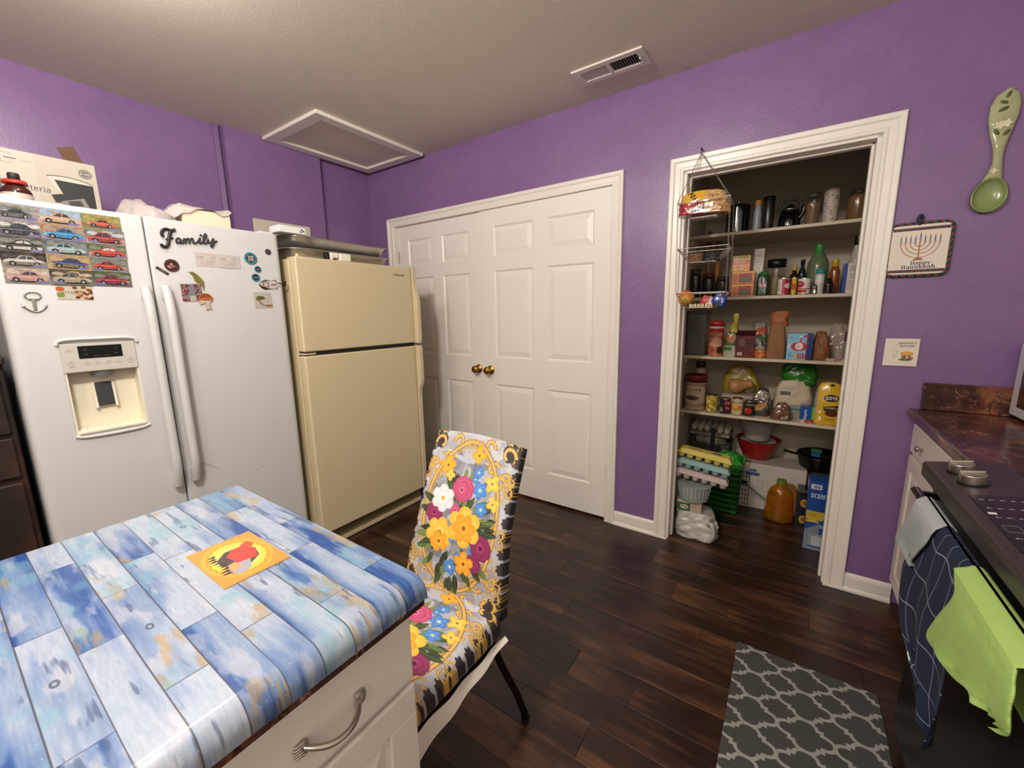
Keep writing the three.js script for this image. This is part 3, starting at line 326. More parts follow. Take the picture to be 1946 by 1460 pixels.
  { const fi = sheetA.cell(200, 80, '#211a18', (g, w, h) => { rect(g, 0, 0, w, h, '#211a18'); g.fillStyle = '#e4ddd6'; g.beginPath(); g.moveTo(6, 40); g.quadraticCurveTo(30, 6, 104, 10); g.lineTo(118, 6); g.lineTo(124, 24); g.lineTo(170, 40); g.lineTo(124, 56); g.lineTo(118, 74); g.lineTo(104, 70); g.quadraticCurveTo(30, 74, 6, 40); g.fill(); g.strokeStyle = '#8a3b36'; g.lineWidth = 6; g.beginPath(); g.roundRect(30, 22, 38, 38, 12); g.stroke(); blob(g, 49, 41, 12, 13, '#d9d2ca'); rect(g, 84, 38, 44, 4, '#2c2624'); for (const x of [92, 102, 112]) rect(g, x, 32, 3, 16, '#2c2624'); });
    const [g, y, z] = cut([[1470, 842], [1510, 795], [1560, 778], [1640, 790], [1690, 778], [1702, 812], [1785, 830], [1812, 795], [1830, 800], [1828, 862], [1806, 868], [1785, 848], [1702, 872], [1715, 900], [1650, 895], [1560, 908], [1510, 890]], 0.003, fi); solo('fish_bottle_opener', g, glossA, 'white fish skeleton bottle opener magnet with black outline', 'bottle opener', [WX + 0.0006, y, z]); }
  card('tile_magnet', 'square magnet painted with a crooked green tree', 'magnet', sheetA.cell(110, 110, '#d6cebf', (g, w, h) => { rect(g, 0, 0, w, h, '#d9d3c6'); rect(g, 0, 0, w, 3, '#aaa'); blob(g, 40, 38, 28, 15, '#6d7434'); blob(g, 24, 48, 14, 9, '#7d7c44'); g.strokeStyle = '#7a4a28'; g.lineWidth = 5; g.beginPath(); g.moveTo(34, 48); g.quadraticCurveTo(24, 74, 60, 92); g.lineTo(108, 100); g.stroke(); blob(g, 40, 78, 9, 8, '#c2744a'); rect(g, 70, 86, 40, 18, '#b5855c'); for (let i = 0; i < 6; i++) { g.strokeStyle = '#8e9090'; g.lineWidth = 2; g.beginPath(); g.arc(66 + 30 * hash(i, 1, 2), 20 + i * 10, 6, 3.6, 5.6); g.stroke(); } }), 1.309, 1.390, 1.381, 1.455, 0.0006, undefined, 0.03);
}

// ---------------------------------------------------------------- cream top-freezer refrigerator
{
  const X = 0.942, Z0 = 0.42, Z1 = 1.207; const f = thing('refrigerator', 'cream top freezer refrigerator with dark gap between doors', 'refrigerator', [0, 0, 0]);
  part(f, 'cabinet', rb(0.16, X - 0.075, 0.02, 1.632, Z0 + 0.004, Z1 - 0.004, 0.005), mBeigeSide);
  part(f, 'gasket', bx(X - 0.078, X - 0.058, 0.11, 1.62, Z0 + 0.018, Z1 - 0.018), M(0xb9aa86, 0.7));
  const slab = (y0, y1) => rb(X - 0.06, X, y0, y1, Z0 + 0.022, Z1, 0.009, 3);
  const d1 = part(f, 'freezer_door', slab(1.150, 1.638), mBeige), d2 = part(f, 'refrigerator_door', slab(0.106, 1.128), mBeige);
  part(f, 'door_gap', bx(X - 0.07, X - 0.016, 1.126, 1.152, Z0 + 0.012, Z1 - 0.01), M(0x171310, 0.7));
  // full-height bent side grips on the opening edge
  const gripOut = (pts) => { const s = new THREE.Shape(); s.setFromPoints(pts.map(([x, y]) => new THREE.Vector2(x, y))); const g = new THREE.ExtrudeGeometry(s, { depth: 0.024, bevelEnabled: true, bevelSize: 0.003, bevelThickness: 0.003, bevelSegments: 2 }); g.translate(X, 0, Z0 - 0.006); return g; };
  const q = (a, y) => [a, y];
  part(d1, 'handle', gripOut([q(-0.03, 1.150), q(0.032, 1.150), q(0.036, 1.18), q(0.036, 1.42), q(0.030, 1.445), q(0.010, 1.51), q(0.006, 1.53), q(0.006, 1.640), q(-0.03, 1.640)]), mBeige);
  part(d2, 'handle', gripOut([q(-0.03, 0.108), q(0.008, 0.108), q(0.008, 0.80), q(0.012, 0.83), q(0.030, 0.872), q(0.036, 0.90), q(0.036, 1.10), q(0.032, 1.128), q(-0.03, 1.128)]), mBeige);
  part(d1, 'badge', artUV(rb(X - 0.001, X + 0.0012, 1.578, 1.592, 0.500, 0.595, 0.001), sheetA.cell(160, 26, '#c9b78e', (g, w, h) => { rect(g, 0, 0, w, h, '#c4b188'); rect(g, 2, 3, 8, 20, '#e3d6b2'); for (let i = 0; i < 9; i++) rect(g, 24 + i * 14, 5, 8, 16, '#a9956a'); }), 'x'), glossA);
  part(f, 'hinge', merge(rb(X - 0.10, X - 0.01, 1.634, 1.640, Z1 - 0.06, Z1 - 0.012, 0.002), cyl(0.008, 0.008, 0.018, 12).translate(X - 0.03, 1.636, Z1 - 0.03)), M(0xd6c184, 0.5)); part(f, 'hinge', rb(X - 0.07, X - 0.012, 1.134, 1.143, Z1 - 0.07, Z1 - 0.006, 0.002), mBeigeSide);
  const gr = part(f, 'kick_plate', rb(X - 0.045, X - 0.03, 0.005, 0.030, Z0 + 0.018, Z1 - 0.004, 0.003), mBeige); part(gr, 'back_plate', bx(X - 0.058, X - 0.048, 0.03, 0.104, Z0 + 0.018, Z1 - 0.004), M(0x4d4334, 0.7));
  for (let i = 0; i < 5; i++) part(f, 'grille_slat', rb(X - 0.05, X - 0.036, 0.036 + i * 0.0135, 0.041 + i * 0.0135, Z0 + 0.018, Z1 - 0.004, 0.001), M(0x8f7f5c, 0.5));
  for (const z of [Z0 + 0.06, Z1 - 0.06]) for (const x of [0.22, 0.82]) part(f, 'foot', cyl(0.02, 0.02, 0.024, 12).translate(x, 0, z), mBlack);
  const n = on('x', X, 606, 847); part(d2, 'dent', xf(new THREE.SphereGeometry(0.006, 12, 8), [X - 0.0005, n.y, n.z], [0, 0, 0], [0.2, 1, 1]), M(0xd6b28c, 0.5));
}
// foil roasting pans on top of it
function foilPan(label, x0, x1, y, z0, z1, h, dip, seedK) {
  const N = 96, pos = [], idx = []; const cx = (x0 + x1) / 2, cz = (z0 + z1) / 2, a = (x1 - x0) / 2, b = (z1 - z0) / 2; const prof2 = [[0.86, 0.0], [0.90, 0.012], [0.965, h - 0.006], [0.98, h], [1.0, h + 0.001], [1.004, h - 0.006]];
  const R = (t) => { const c = Math.cos(t), s = Math.sin(t), n = 7; return 1 / Math.pow(Math.pow(Math.abs(c), n) + Math.pow(Math.abs(s), n), 1 / n); };
  pos.push(0, 0.002, 0); for (let j = 0; j < prof2.length; j++) for (let i = 0; i < N; i++) { const t = i / N * 2 * Math.PI, r = R(t), f = 1 + (j > 0 && j < 4 ? 0.006 * Math.sin(t * 60) : 0) + 0.01 * (hash(i >> 2, j, seedK) - 0.5); const bow = dip * Math.sin(Math.PI * clamp(0.5 + 0.5 * Math.cos(t + 0.4))) * (j / 5); pos.push(a * r * Math.cos(t) * prof2[j][0] * f, prof2[j][1] + bow * (hash(i >> 3, 2, seedK) * 0.5 + 0.5), b * r * Math.sin(t) * prof2[j][0] * f); }
  for (let i = 0; i < N; i++) idx.push(0, 1 + (i + 1) % N, 1 + i); for (let j = 0; j < prof2.length - 1; j++) for (let i = 0; i < N; i++) { const p = 1 + j * N + i, q = 1 + j * N + (i + 1) % N; idx.push(p, q, p + N, q, q + N, p + N); }
  const g = new THREE.BufferGeometry(); g.setAttribute('position', new THREE.Float32BufferAttribute(pos, 3)); g.setIndex(idx); g.computeVertexNormals(); const m = mFoil.clone(); m.side = THREE.DoubleSide; return solo('foil_pan', g, m, label, 'pan', [cx, y, cz]);
}
foilPan('lower foil roasting pan resting on the cream refrigerator', 0.30, 0.86, 1.633, 0.50, 1.185, 0.062, 0.004, 1);
foilPan('upper foil roasting pan nested in another foil pan', 0.31, 0.855, 1.700, 0.51, 1.18, 0.055, 0.012, 2);
{ const p = on('x', 0.90, 640, 495); const c = thing('adapter_block', 'small white plastic bracket in front of the foil pans', 'bracket', [0.905, 1.640, p.z]); part(c, 'body', rb(-0.02, 0.02, 0, 0.04, -0.075, -0.005, 0.005), M(0xe9e4d6, 0.4)); part(c, 'arm', merge(rb(-0.02, 0.018, 0.012, 0.04, 0, 0.05, 0.006), rb(-0.02, 0.018, 0, 0.02, 0.034, 0.05, 0.005)), M(0xe9e4d6, 0.4)); part(c, 'clip', rb(-0.018, 0.016, 0.004, 0.04, 0.056, 0.072, 0.003), mBlack); }
{ const c = thing('power_adapter', 'white box with dark holes lying across the foil pan', 'box', [0.80, 1.764, 1.150]); part(c, 'body', rb(-0.05, 0.05, 0, 0.035, -0.07, 0.072, 0.004), M(0xdfe0e0, 0.4)); part(c, 'hole', merge(...[[0.016, -0.055], [0.022, -0.045], [0.012, -0.04]].map(([y, z]) => xf(cyl(0.004, 0.004, 0.002, 10), [0.05, y, z], [0, 0, -Math.PI / 2]))), mBlack); }

// ---------------------------------------------------------------- on top of the white refrigerator
const FT = WY - 0.02;
{
  const bxf = sheetA.cell(430, 380, '#d6cdbf', (g, w, h) => {
    rect(g, 0, 0, w, h, '#d3cabb'); rect(g, 150, 0, w - 150, h, '#cdc3b2'); g.strokeStyle = '#9a948c'; g.lineWidth = 3; g.beginPath(); g.moveTo(60, 24); g.lineTo(16, 24); g.lineTo(16, 76); g.lineTo(64, 76); g.moveTo(60, 24); g.lineTo(60, 34); g.stroke(); lines(g, 30, 50, 60, 1, 1, '#4c4a48', 5); lines(g, 96, 54, 50, 1, 1, '#aaa49a', 4);
    txt(g, 'Cafeteria', 24, 196, 44, '#3b3733', 'left', 'sans-serif', false); blob(g, 376, 66, 32, 28, '#77736e'); g.strokeStyle = '#c9c2b6'; g.lineWidth = 3; g.beginPath(); g.ellipse(376, 66, 24, 20, 0, 0, 7); g.stroke(); scrib(g, 6, 376, 66, 13, '#d9d2c6');
    poly(g, [[196, 112], [300, 100], [404, 122], [392, 330], [290, 338], [262, 204], [228, 178]], '#dcd5c8'); poly(g, [[226, 128], [404, 132], [404, 340], [300, 320], [258, 214]], '#1c1a18'); g.strokeStyle = '#2c2926'; g.lineWidth = 4; g.beginPath(); g.moveTo(194, 112); g.quadraticCurveTo(300, 88, 404, 126); g.stroke(); poly(g, [[200, 220], [250, 206], [290, 232], [240, 260], [214, 262]], '#23201f'); poly(g, [[240, 250], [350, 214], [380, 300], [250, 320]], '#8f8a86'); poly(g, [[270, 246], [330, 232], [344, 262], [280, 276]], '#3b3836'); poly(g, [[230, 300], [300, 282], [330, 330], [240, 334]], '#59616e'); rect(g, 190, 268, 16, 90, '#8f8674'); });
  const b = thing('appliance_box', 'printed cardboard box with a coffee maker picture on the white refrigerator', 'box', [0.60, WY - 0.018, 1.82]);
  part(b, 'carton', artUV(rb(-0.24, 0, 0, 0.245, 0, 0.262, 0.003), bxf, 'x'), paperA); part(b, 'flap', xf(rb(-0.0015, 0.0015, 0, 0.085, -0.026, 0.026, 0.001), [-0.04, 0.225, 0.040], [0.36, 0, 0]), M(0x5a4330, 0.9), 'brown cardboard flap sticking up');
  const s = on('x', 0.76, 38, 383); const bo = thing('syrup_bottle', 'dark red bottle with black cap and red collar on the white refrigerator', 'bottle', [0.735, FT - 0.001, s.z]);
  part(bo, 'body', lathe([[0, 0], [0.036, 0], [0.038, 0.004], [0.038, 0.066], [0.034, 0.080], [0.022, 0.092], [0.017, 0.096], [0.017, 0.11]], 30), MP(0x3a120c, 0.12, { clearcoat: 0.5 })); part(bo, 'label', cyl(0.0384, 0.0384, 0.052, 30, true).translate(0, 0.010, 0), M(0xb9aca0, 0.4)); part(bo, 'collar', lathe([[0.017, 0.094], [0.030, 0.094], [0.031, 0.099], [0.029, 0.107], [0.017, 0.107]], 28), M(0xb02f28, 0.35)); part(bo, 'cap', lathe([[0, 0.132], [0.013, 0.132], [0.015, 0.128], [0.0155, 0.107], [0, 0.107]], 24), M(0x231f1a, 0.5));
  const bag = new THREE.SphereGeometry(1, 56, 32); { const p = bag.attributes.position; for (let i = 0; i < p.count; i++) { let x = p.getX(i), y = p.getY(i), z = p.getZ(i); y = Math.max(y, -0.35) + 0.35; const n = fbm(x * 2.4 + 5, z * 3.4 + y, 21, 4) - 0.5, c = Math.abs(fbm(x * 5, z * 6 + y * 3, 22, 3) - 0.5); p.setXYZ(i, x * 0.15 * (1 + n * 0.3), y * (0.085 + 0.012 * Math.sin(z * 4)) * (1 + n * 0.55) - c * 0.02 * (y > 0 ? 1 : 0), z * 0.118 * (1 + n * 0.3)); } bag.computeVertexNormals(); }
  solo('plastic_bag', bag, MP(0xc6bcb9, 0.3, { transmission: 0.25, thickness: 0, side: THREE.DoubleSide, bumpMap: bumpOf(1), bumpScale: 0.004 }), 'crumpled white plastic bag lying on the white refrigerator', 'bag', [0.63, FT - 0.001, 1.690]);
  const wb = thing('white_box', 'low cream carton half covered by a white bag on the refrigerator', 'box', [0.62, FT - 0.001, 1.365]); part(wb, 'carton', rb(-0.2, 0.05, 0, 0.125, 0, 0.20, 0.003), M(0xddd2b8, 0.7)); const cv = new THREE.PlaneGeometry(0.24, 0.27, 24, 24).rotateX(-Math.PI / 2); { const p = cv.attributes.position; for (let i = 0; i < p.count; i++) { const x = p.getX(i), z = p.getZ(i); const over = Math.max(0, z - 0.06) ; p.setXYZ(i, x, 0.127 + 0.034 * fbm(x * 14 + 3, z * 14, 31, 3) - (z > 0.07 ? (z - 0.07) * 0.9 : 0) - (x > 0.09 ? (x - 0.09) * 1.6 * fbm(z * 20, 3, 2, 2) : 0), z); } cv.computeVertexNormals(); } part(wb, 'bag_cover', cv.translate(-0.06, 0, 0.13), MP(0xcdc5c1, 0.3, { transmission: 0.2, thickness: 0, side: THREE.DoubleSide }), 'white plastic draped over the carton');
}

// ---------------------------------------------------------------- island with printed top
const marble = dtex(512, 512, (x, y) => { const k = (f, s) => { const P = 512 * f, a = x * f, b = y * f, wx = sst(0.7, 1, x / 512), wy = sst(0.7, 1, y / 512); return (fbm(a, b, s, 4) * (1 - wx) + fbm(a - P, b, s, 4) * wx) * (1 - wy) + (fbm(a, b - P, s, 4) * (1 - wx) + fbm(a - P, b - P, s, 4) * wx) * wy; };
  const w = k(0.012, 1), v = Math.abs(k(0.018, 9) - 0.5), v2 = Math.abs(k(0.03, 19) - 0.5), t = k(0.03, 4); let c = mix([58, 34, 28], [140, 82, 66], clamp((w - 0.36) * 2.4)); c = mix(c, [150, 104, 62], clamp((t - 0.58) * 2.6)); c = mix(c, [190, 160, 140], 0.65 * (1 - sst(0.0, 0.014, v))); c = mix(c, [20, 10, 9], 0.6 * (1 - sst(0, 0.03, v2))); return c; });
const mMarble = M(0xffffff, 0.22, { map: marble });
const IX0 = 1.905, IX1 = 2.585, IZ0 = 1.942, IZ1 = 3.05, IY = 0.92;
// whitewashed blue board print: 22 rows along x
const RW = 0.0442, PW = 1400, PH = 2048, LEN = 0.76;           // PW pixels over LEN metres, PH pixels over the depth
const ZLEN = IZ1 - IZ0;
const boards = (() => { const rows = []; for (let r = 0; r < 27; r++) { let x = -rr(0.05, 0.25); const list = []; const off = [0.595, 0.44, 0.61, 0.30, 0.57, 0.50][r % 6]; const cuts = [-0.1, off - 0.30 + 0.05 * hash(r, 2, 2), off, 0.9]; for (let i = 0; i < 3; i++) list.push({ a: cuts[i], b: cuts[i + 1], tone: hash(r, i, 77), seed: r * 7 + i }); rows.push(list); } return rows; })();
const topTex = dtex(PW, PH, (px, py) => {
  const X = px / PW * LEN, Z = py / PH * ZLEN, r = Math.floor(Z / RW), fz = Z / RW - r; const bd = boards[r].find((b) => X < b.b) ?? boards[r][2]; const s = bd.seed, lx = X - bd.a;
  const big = fbm(X * 7 + s * 3.1, Z * 34 + s, 100, 3), str = fbm(X * 10 + s * 5, Z * 210, 110, 3), fine = fbm(X * 70, Z * 460, 120, 2), cl = fbm(X * 13 + s * 2.7, Z * 46, 130, 4);
  const deep = bd.tone > 0.66 ? 0.62 : bd.tone > 0.4 ? 0.24 : 0.08; let t = clamp(deep + (big - 0.5) * 1.5 + (str - 0.5) * 0.5 + sst(0.72, 1, fz) * 0.28 * bd.tone);
  let c = mix([208, 220, 236], [96, 128, 182], t); c = mix(c, [52, 92, 158], sst(0.62, 1.0, t) * 0.85); c = mix(c, [232, 232, 238], sst(0.56, 0.72, cl) * 0.55); c = c.map((v) => v + (fine - 0.5) * 22 + (str - 0.5) * 16);
  const gold = fbm(X * 24 + s, Z * 130 + s * 3, 140, 4) * sst(0.45, 0.7, fbm(X * 7, Z * 12 + s, 150, 2)); c = mix(c, [204, 168, 116], sst(0.46, 0.60, gold) * 0.5); const dk = fbm(X * 16 + s * 9, Z * 110, 160, 3); c = mix(c, [84, 100, 132], sst(0.70, 0.82, dk) * 0.6); const cyan = fbm(X * 14 + s * 4, Z * 20, 170, 3); c = mix(c, [150, 200, 214], sst(0.60, 0.75, cyan) * 0.45);
  const sp = hash(px >> 1, py >> 1, 8); if (sp > 0.9972) c = mix(c, [255, 255, 255], 0.8);
  const e = Math.min(fz, 1 - fz) * RW, q = Math.min(Math.abs(X - bd.b), Math.abs(X - bd.a)); if (e < 0.0007 || q < 0.0006) c = mix(c, [74, 72, 82], 0.75);
  const kx = (bd.a + bd.b) / 2 + 0.05 * (hash(s, 1, 6) - 0.5), kz = (r + 0.35 + 0.3 * hash(s, 2, 6)) * RW, kd = Math.hypot((X - kx) / 1.8, Z - kz); if (hash(s, 3, 6) > 0.72 && kd < 0.0052) c = mix(c, Math.abs(kd - 0.0034) < 0.0012 ? [78, 84, 100] : [176, 196, 206], 0.7);
  const L = (c[0] + c[1] + c[2]) / 3; return c.map((v) => (L + (v - L) * 1.25) * 0.72 - 4); }, true, false);
{
  const t = thing('island', 'grey kitchen island cabinet with a drawer and a printed plank top', 'island', [0, 0, 0]); const mCab = M(0xe4dfd8, 0.45, { bumpMap: bumpOf(4), bumpScale: 0.0001 });
  part(t, 'carcass', worldUV(rb(IX0 + 0.03, 2.543, 0.09, 0.874, IZ0 + 0.018, IZ1 - 0.02, 0.002)), mCab); part(t, 'plinth', bx(IX0 + 0.07, 2.50, 0, 0.09, IZ0 + 0.04, IZ1 - 0.04), M(0x4a4440, 0.8));
  part(t, 'counter_edge', worldUV(rb(IX0, 2.582, 0.868, 0.900, IZ0 + 0.002, IZ1, 0.004), 2.2), mMarble, 'dark brown marbled edge under the print');
  // print: a sheet that rolls over the front edge
  const path = []; path.push([IX0 - 0.0015, 0.899, 0.002]); for (let i = 0; i <= 6; i++) { const a = Math.PI - i / 6 * Math.PI / 2; path.push([IX0 + 0.012 + 0.0135 * Math.cos(a), 0.908 + 0.012 * Math.sin(a)]); } for (let i = 1; i <= 8; i++) path.push([IX0 + 0.012 + (IX1 - 0.03 - IX0 - 0.012) * i / 8, IY]); for (let i = 1; i <= 10; i++) { const a = Math.PI / 2 - i / 10 * Math.PI / 2; path.push([IX1 - 0.030 + 0.030 * Math.cos(a), 0.890 + 0.030 * Math.sin(a)]); } path.push([IX1, 0.883]);
  const pos = [], uv = [], idx = []; let s = 0; const S = path.map((p, i) => (i ? (s += Math.hypot(p[0] - path[i - 1][0], p[1] - path[i - 1][1])) : 0)); const NZ = 4, zz = [IZ0, IZ0 + 0.004, 2.5, IZ1 - 0.004, IZ1];
  zz.forEach((z, j) => path.forEach((p, i) => { pos.push(p[0], p[1] - (j === 0 || j === 4 ? 0.003 : 0), z); uv.push(S[i] / LEN, (z - IZ0) / ZLEN); })); const n = path.length; for (let j = 0; j < NZ; j++) for (let i = 0; i < n - 1; i++) { const a = j * n + i; idx.push(a, a + n, a + 1, a + 1, a + n, a + n + 1); }
  const end = (z, dir) => { const sh = new THREE.Shape(path.map((p) => new THREE.Vector2(p[0], p[1] - 0.003))); const g = new THREE.ShapeGeometry(sh); if (dir < 0) g.rotateY(Math.PI).translate(0, 0, 0); return g; };
  const g = new THREE.BufferGeometry(); g.setAttribute('position', new THREE.Float32BufferAttribute(pos, 3)); g.setAttribute('uv', new THREE.Float32BufferAttribute(uv, 2)); g.setIndex(idx); g.computeVertexNormals();
  const capShape = new THREE.ShapeGeometry(new THREE.Shape(path.map((p) => new THREE.Vector2(p[0], p[1] - 0.003)))); const c0 = capShape.clone().translate(0, 0, IZ0), c1 = capShape.clone().translate(0, 0, IZ1); for (const c of [c0, c1]) { const p = c.attributes.position, u = c.attributes.uv; for (let i = 0; i < p.count; i++) u.setXY(i, (p.getX(i) - IX0) / LEN, 0.01); }
  part(t, 'top', merge(g, c0, c1), MP(0xffffff, 0.3, { map: topTex, side: THREE.DoubleSide, clearcoat: 0.5, clearcoatRoughness: 0.14 }), 'glossy top printed with whitewashed blue boards');
  // drawers and doors on the side facing the stove
  const units = [[IZ0 + 0.018, 2.36], [2.37, 2.70], [2.71, IZ1 - 0.03]];
  for (const [a, b] of units) {
    part(t, 'drawer', worldUV(rb(2.543, 2.561, 0.733, 0.862, a, b, 0.004)), mCab).name = 'drawer';
    const dr = t.children[t.children.length - 1], zc = a === units[0][0] ? 2.107 : (a + b) / 2, hy = 0.792; const pts = []; for (let i = 0; i <= 14; i++) { const u = -1 + i / 7; pts.push([2.566 + 0.026 * (1 - Math.pow(Math.abs(u), 2.4)), hy - 0.002 - 0.004 * Math.cos(u * 1.5), zc + u * 0.040]); }
    const shell = (sgn) => { const gs = []; for (let i = -2; i <= 2; i++) gs.push(xf(new THREE.SphereGeometry(0.0036, 10, 8), [2.5645, hy - 0.003 + i * 0.0042, zc + sgn * (0.0455 - Math.abs(i) * 0.0012)], [0, 0, 0], [0.8, 0.75, 2.6])); return merge(gs); };
    const gripG = tube(pts, 0.0042, 36, 10); part(dr, 'handle', merge(gripG, shell(1), shell(-1)), mSteel, 'bowed nickel pull with shell ends');
    const door = part(t, 'door', worldUV(merge(rb(2.543, 2.553, 0.12, 0.722, a, b, 0.003), rb(2.5525, 2.562, 0.175, 0.667, a, a + 0.055, 0.002), rb(2.5525, 2.562, 0.175, 0.667, b - 0.055, b, 0.002), rb(2.5525, 2.562, 0.667, 0.722, a, b, 0.003), rb(2.5525, 2.562, 0.12, 0.175, a, b, 0.003))), mCab);
    part(door, 'panel', worldUV(xf(frustum(-(b - a) / 2 + 0.06, (b - a) / 2 - 0.06, 0.18, 0.662, 0, 0.008, 0.03), [2.553, 0, (a + b) / 2], [0, Math.PI / 2, 0])), mCab);
  }
  const tile = sheetB.cell(300, 200, '#d9a040', (g, w, h) => { rect(g, 0, 0, w, h, '#c2803c'); blob(g, 150, 100, 138, 96, '#cc9038'); blob(g, 150, 100, 112, 78, '#d6aa44'); blob(g, 150, 100, 88, 62, '#d9bd60'); g.strokeStyle = '#c0672c'; g.lineWidth = 3; g.beginPath(); for (let i = 0; i <= 120; i++) { const a = i / 120 * 6.283, r = 1 + 0.05 * Math.sin(a * 22); g.lineTo(150 + 118 * r * Math.cos(a), 100 + 80 * r * Math.sin(a)); } g.stroke();
    poly(g, [[90, 62], [140, 40], [196, 52], [226, 90], [210, 134], [166, 158], [120, 150], [86, 116]], '#4a3e3c'); g.save(); g.translate(150, 100); g.scale(1.25, 1.2); g.translate(-150, -100); poly(g, [[104, 66], [150, 52], [188, 66], [186, 112], [128, 120], [102, 96]], '#bf4038'); poly(g, [[84, 50], [112, 40], [130, 54], [96, 74]], '#b5483c'); poly(g, [[186, 84], [232, 100], [240, 130], [206, 150], [178, 128]], '#8d8b94'); poly(g, [[170, 116], [204, 112], [214, 140], [176, 146]], '#d98a5a'); for (let i = 0; i < 9; i++) poly(g, [[92 + i * 14, 138 + 8 * Math.sin(i)], [100 + i * 14, 160 + 6 * Math.sin(i)], [106 + i * 14, 138]], '#3a3334'); g.restore(); });
  solo('picture_tile', artUV(rb(0, 0.158, 0, 0.0012, 0, 0.103, 0.0005, 1), tile, 'y'), glossB, 'orange and yellow picture card with red and grey figure', 'picture', [2.185, IY + 0.0004, 2.035]);
}

// ---------------------------------------------------------------- chair with printed cover
function flower(g, x, y, r, c1, c2, c3, n = 5, rot = 0, sq = 1) { g.save(); g.translate(x, y); g.rotate(rot); g.scale(1, sq); for (let k = 0; k < 2; k++) for (let i = 0; i < n; i++) { const a = i / n * 6.283 + k * 0.6, R = r * (k ? 0.62 : 1); g.save(); g.rotate(a); const gr = g.createRadialGradient(0, -R * 0.15, 1, 0, -R * 0.5, R * 0.62); gr.addColorStop(0, c2); gr.addColorStop(1, c1); g.fillStyle = gr; g.beginPath(); g.moveTo(0, 0); g.bezierCurveTo(-R * 0.62, -R * 0.35, -R * 0.5, -R, -R * 0.08, -R * 0.96); g.bezierCurveTo(R * 0.1, -R * 1.06, R * 0.62, -R * 0.7, 0, 0); g.fill(); g.strokeStyle = 'rgba(70,30,10,0.25)'; g.lineWidth = 1; g.stroke(); g.restore(); } blob(g, 0, 0, r * 0.16, r * 0.16, c3); g.restore(); }
function leaf(g, x, y, l, a, c = '#4d6136') { g.save(); g.translate(x, y); g.rotate(a); g.fillStyle = c; g.beginPath(); g.moveTo(0, 0); g.quadraticCurveTo(l * 0.4, -l * 0.34, l, 0); g.quadraticCurveTo(l * 0.4, l * 0.34, 0, 0); g.fill(); g.strokeStyle = 'rgba(190,200,130,0.6)'; g.lineWidth = 1.5; g.beginPath(); g.moveTo(0, 0); g.lineTo(l * 0.9, 0); g.stroke(); g.restore(); }
function rope(g, fn, w) { for (const [lw, c] of [[w, '#6b4a1e'], [w * 0.78, '#c08f3c'], [w * 0.4, '#efcf86'], [w * 0.1, '#7d5420']]) { g.strokeStyle = c; g.lineWidth = lw; g.beginPath(); fn(); g.stroke(); } }
function scroll(g, x, y, s, fx = 1, fy = 1) { g.save(); g.translate(x, y); g.scale(s * fx, s * fy); for (const [cx, cy, r, a0, a1] of [[30, 34, 22, 2.4, 7.6], [62, 70, 18, 3.6, 8.8], [26, 84, 15, 2, 7.4], [84, 26, 15, 3, 8.2], [48, 112, 11, 2, 7]]) { rope(g, () => { for (let i = 0; i <= 30; i++) { const t = i / 30, a = a0 + (a1 - a0) * t, q = r * (1 - 0.75 * t); g.lineTo(cx + q * Math.cos(a), cy + q * Math.sin(a)); } }, 9); for (let k = 0; k < 4; k++) { const a = a0 + k * 0.7; leaf(g, cx + r * Math.cos(a), cy + r * Math.sin(a), r * 0.75, a + 0.5, k % 2 ? '#d9ad58' : '#a9772c'); } } g.restore(); }
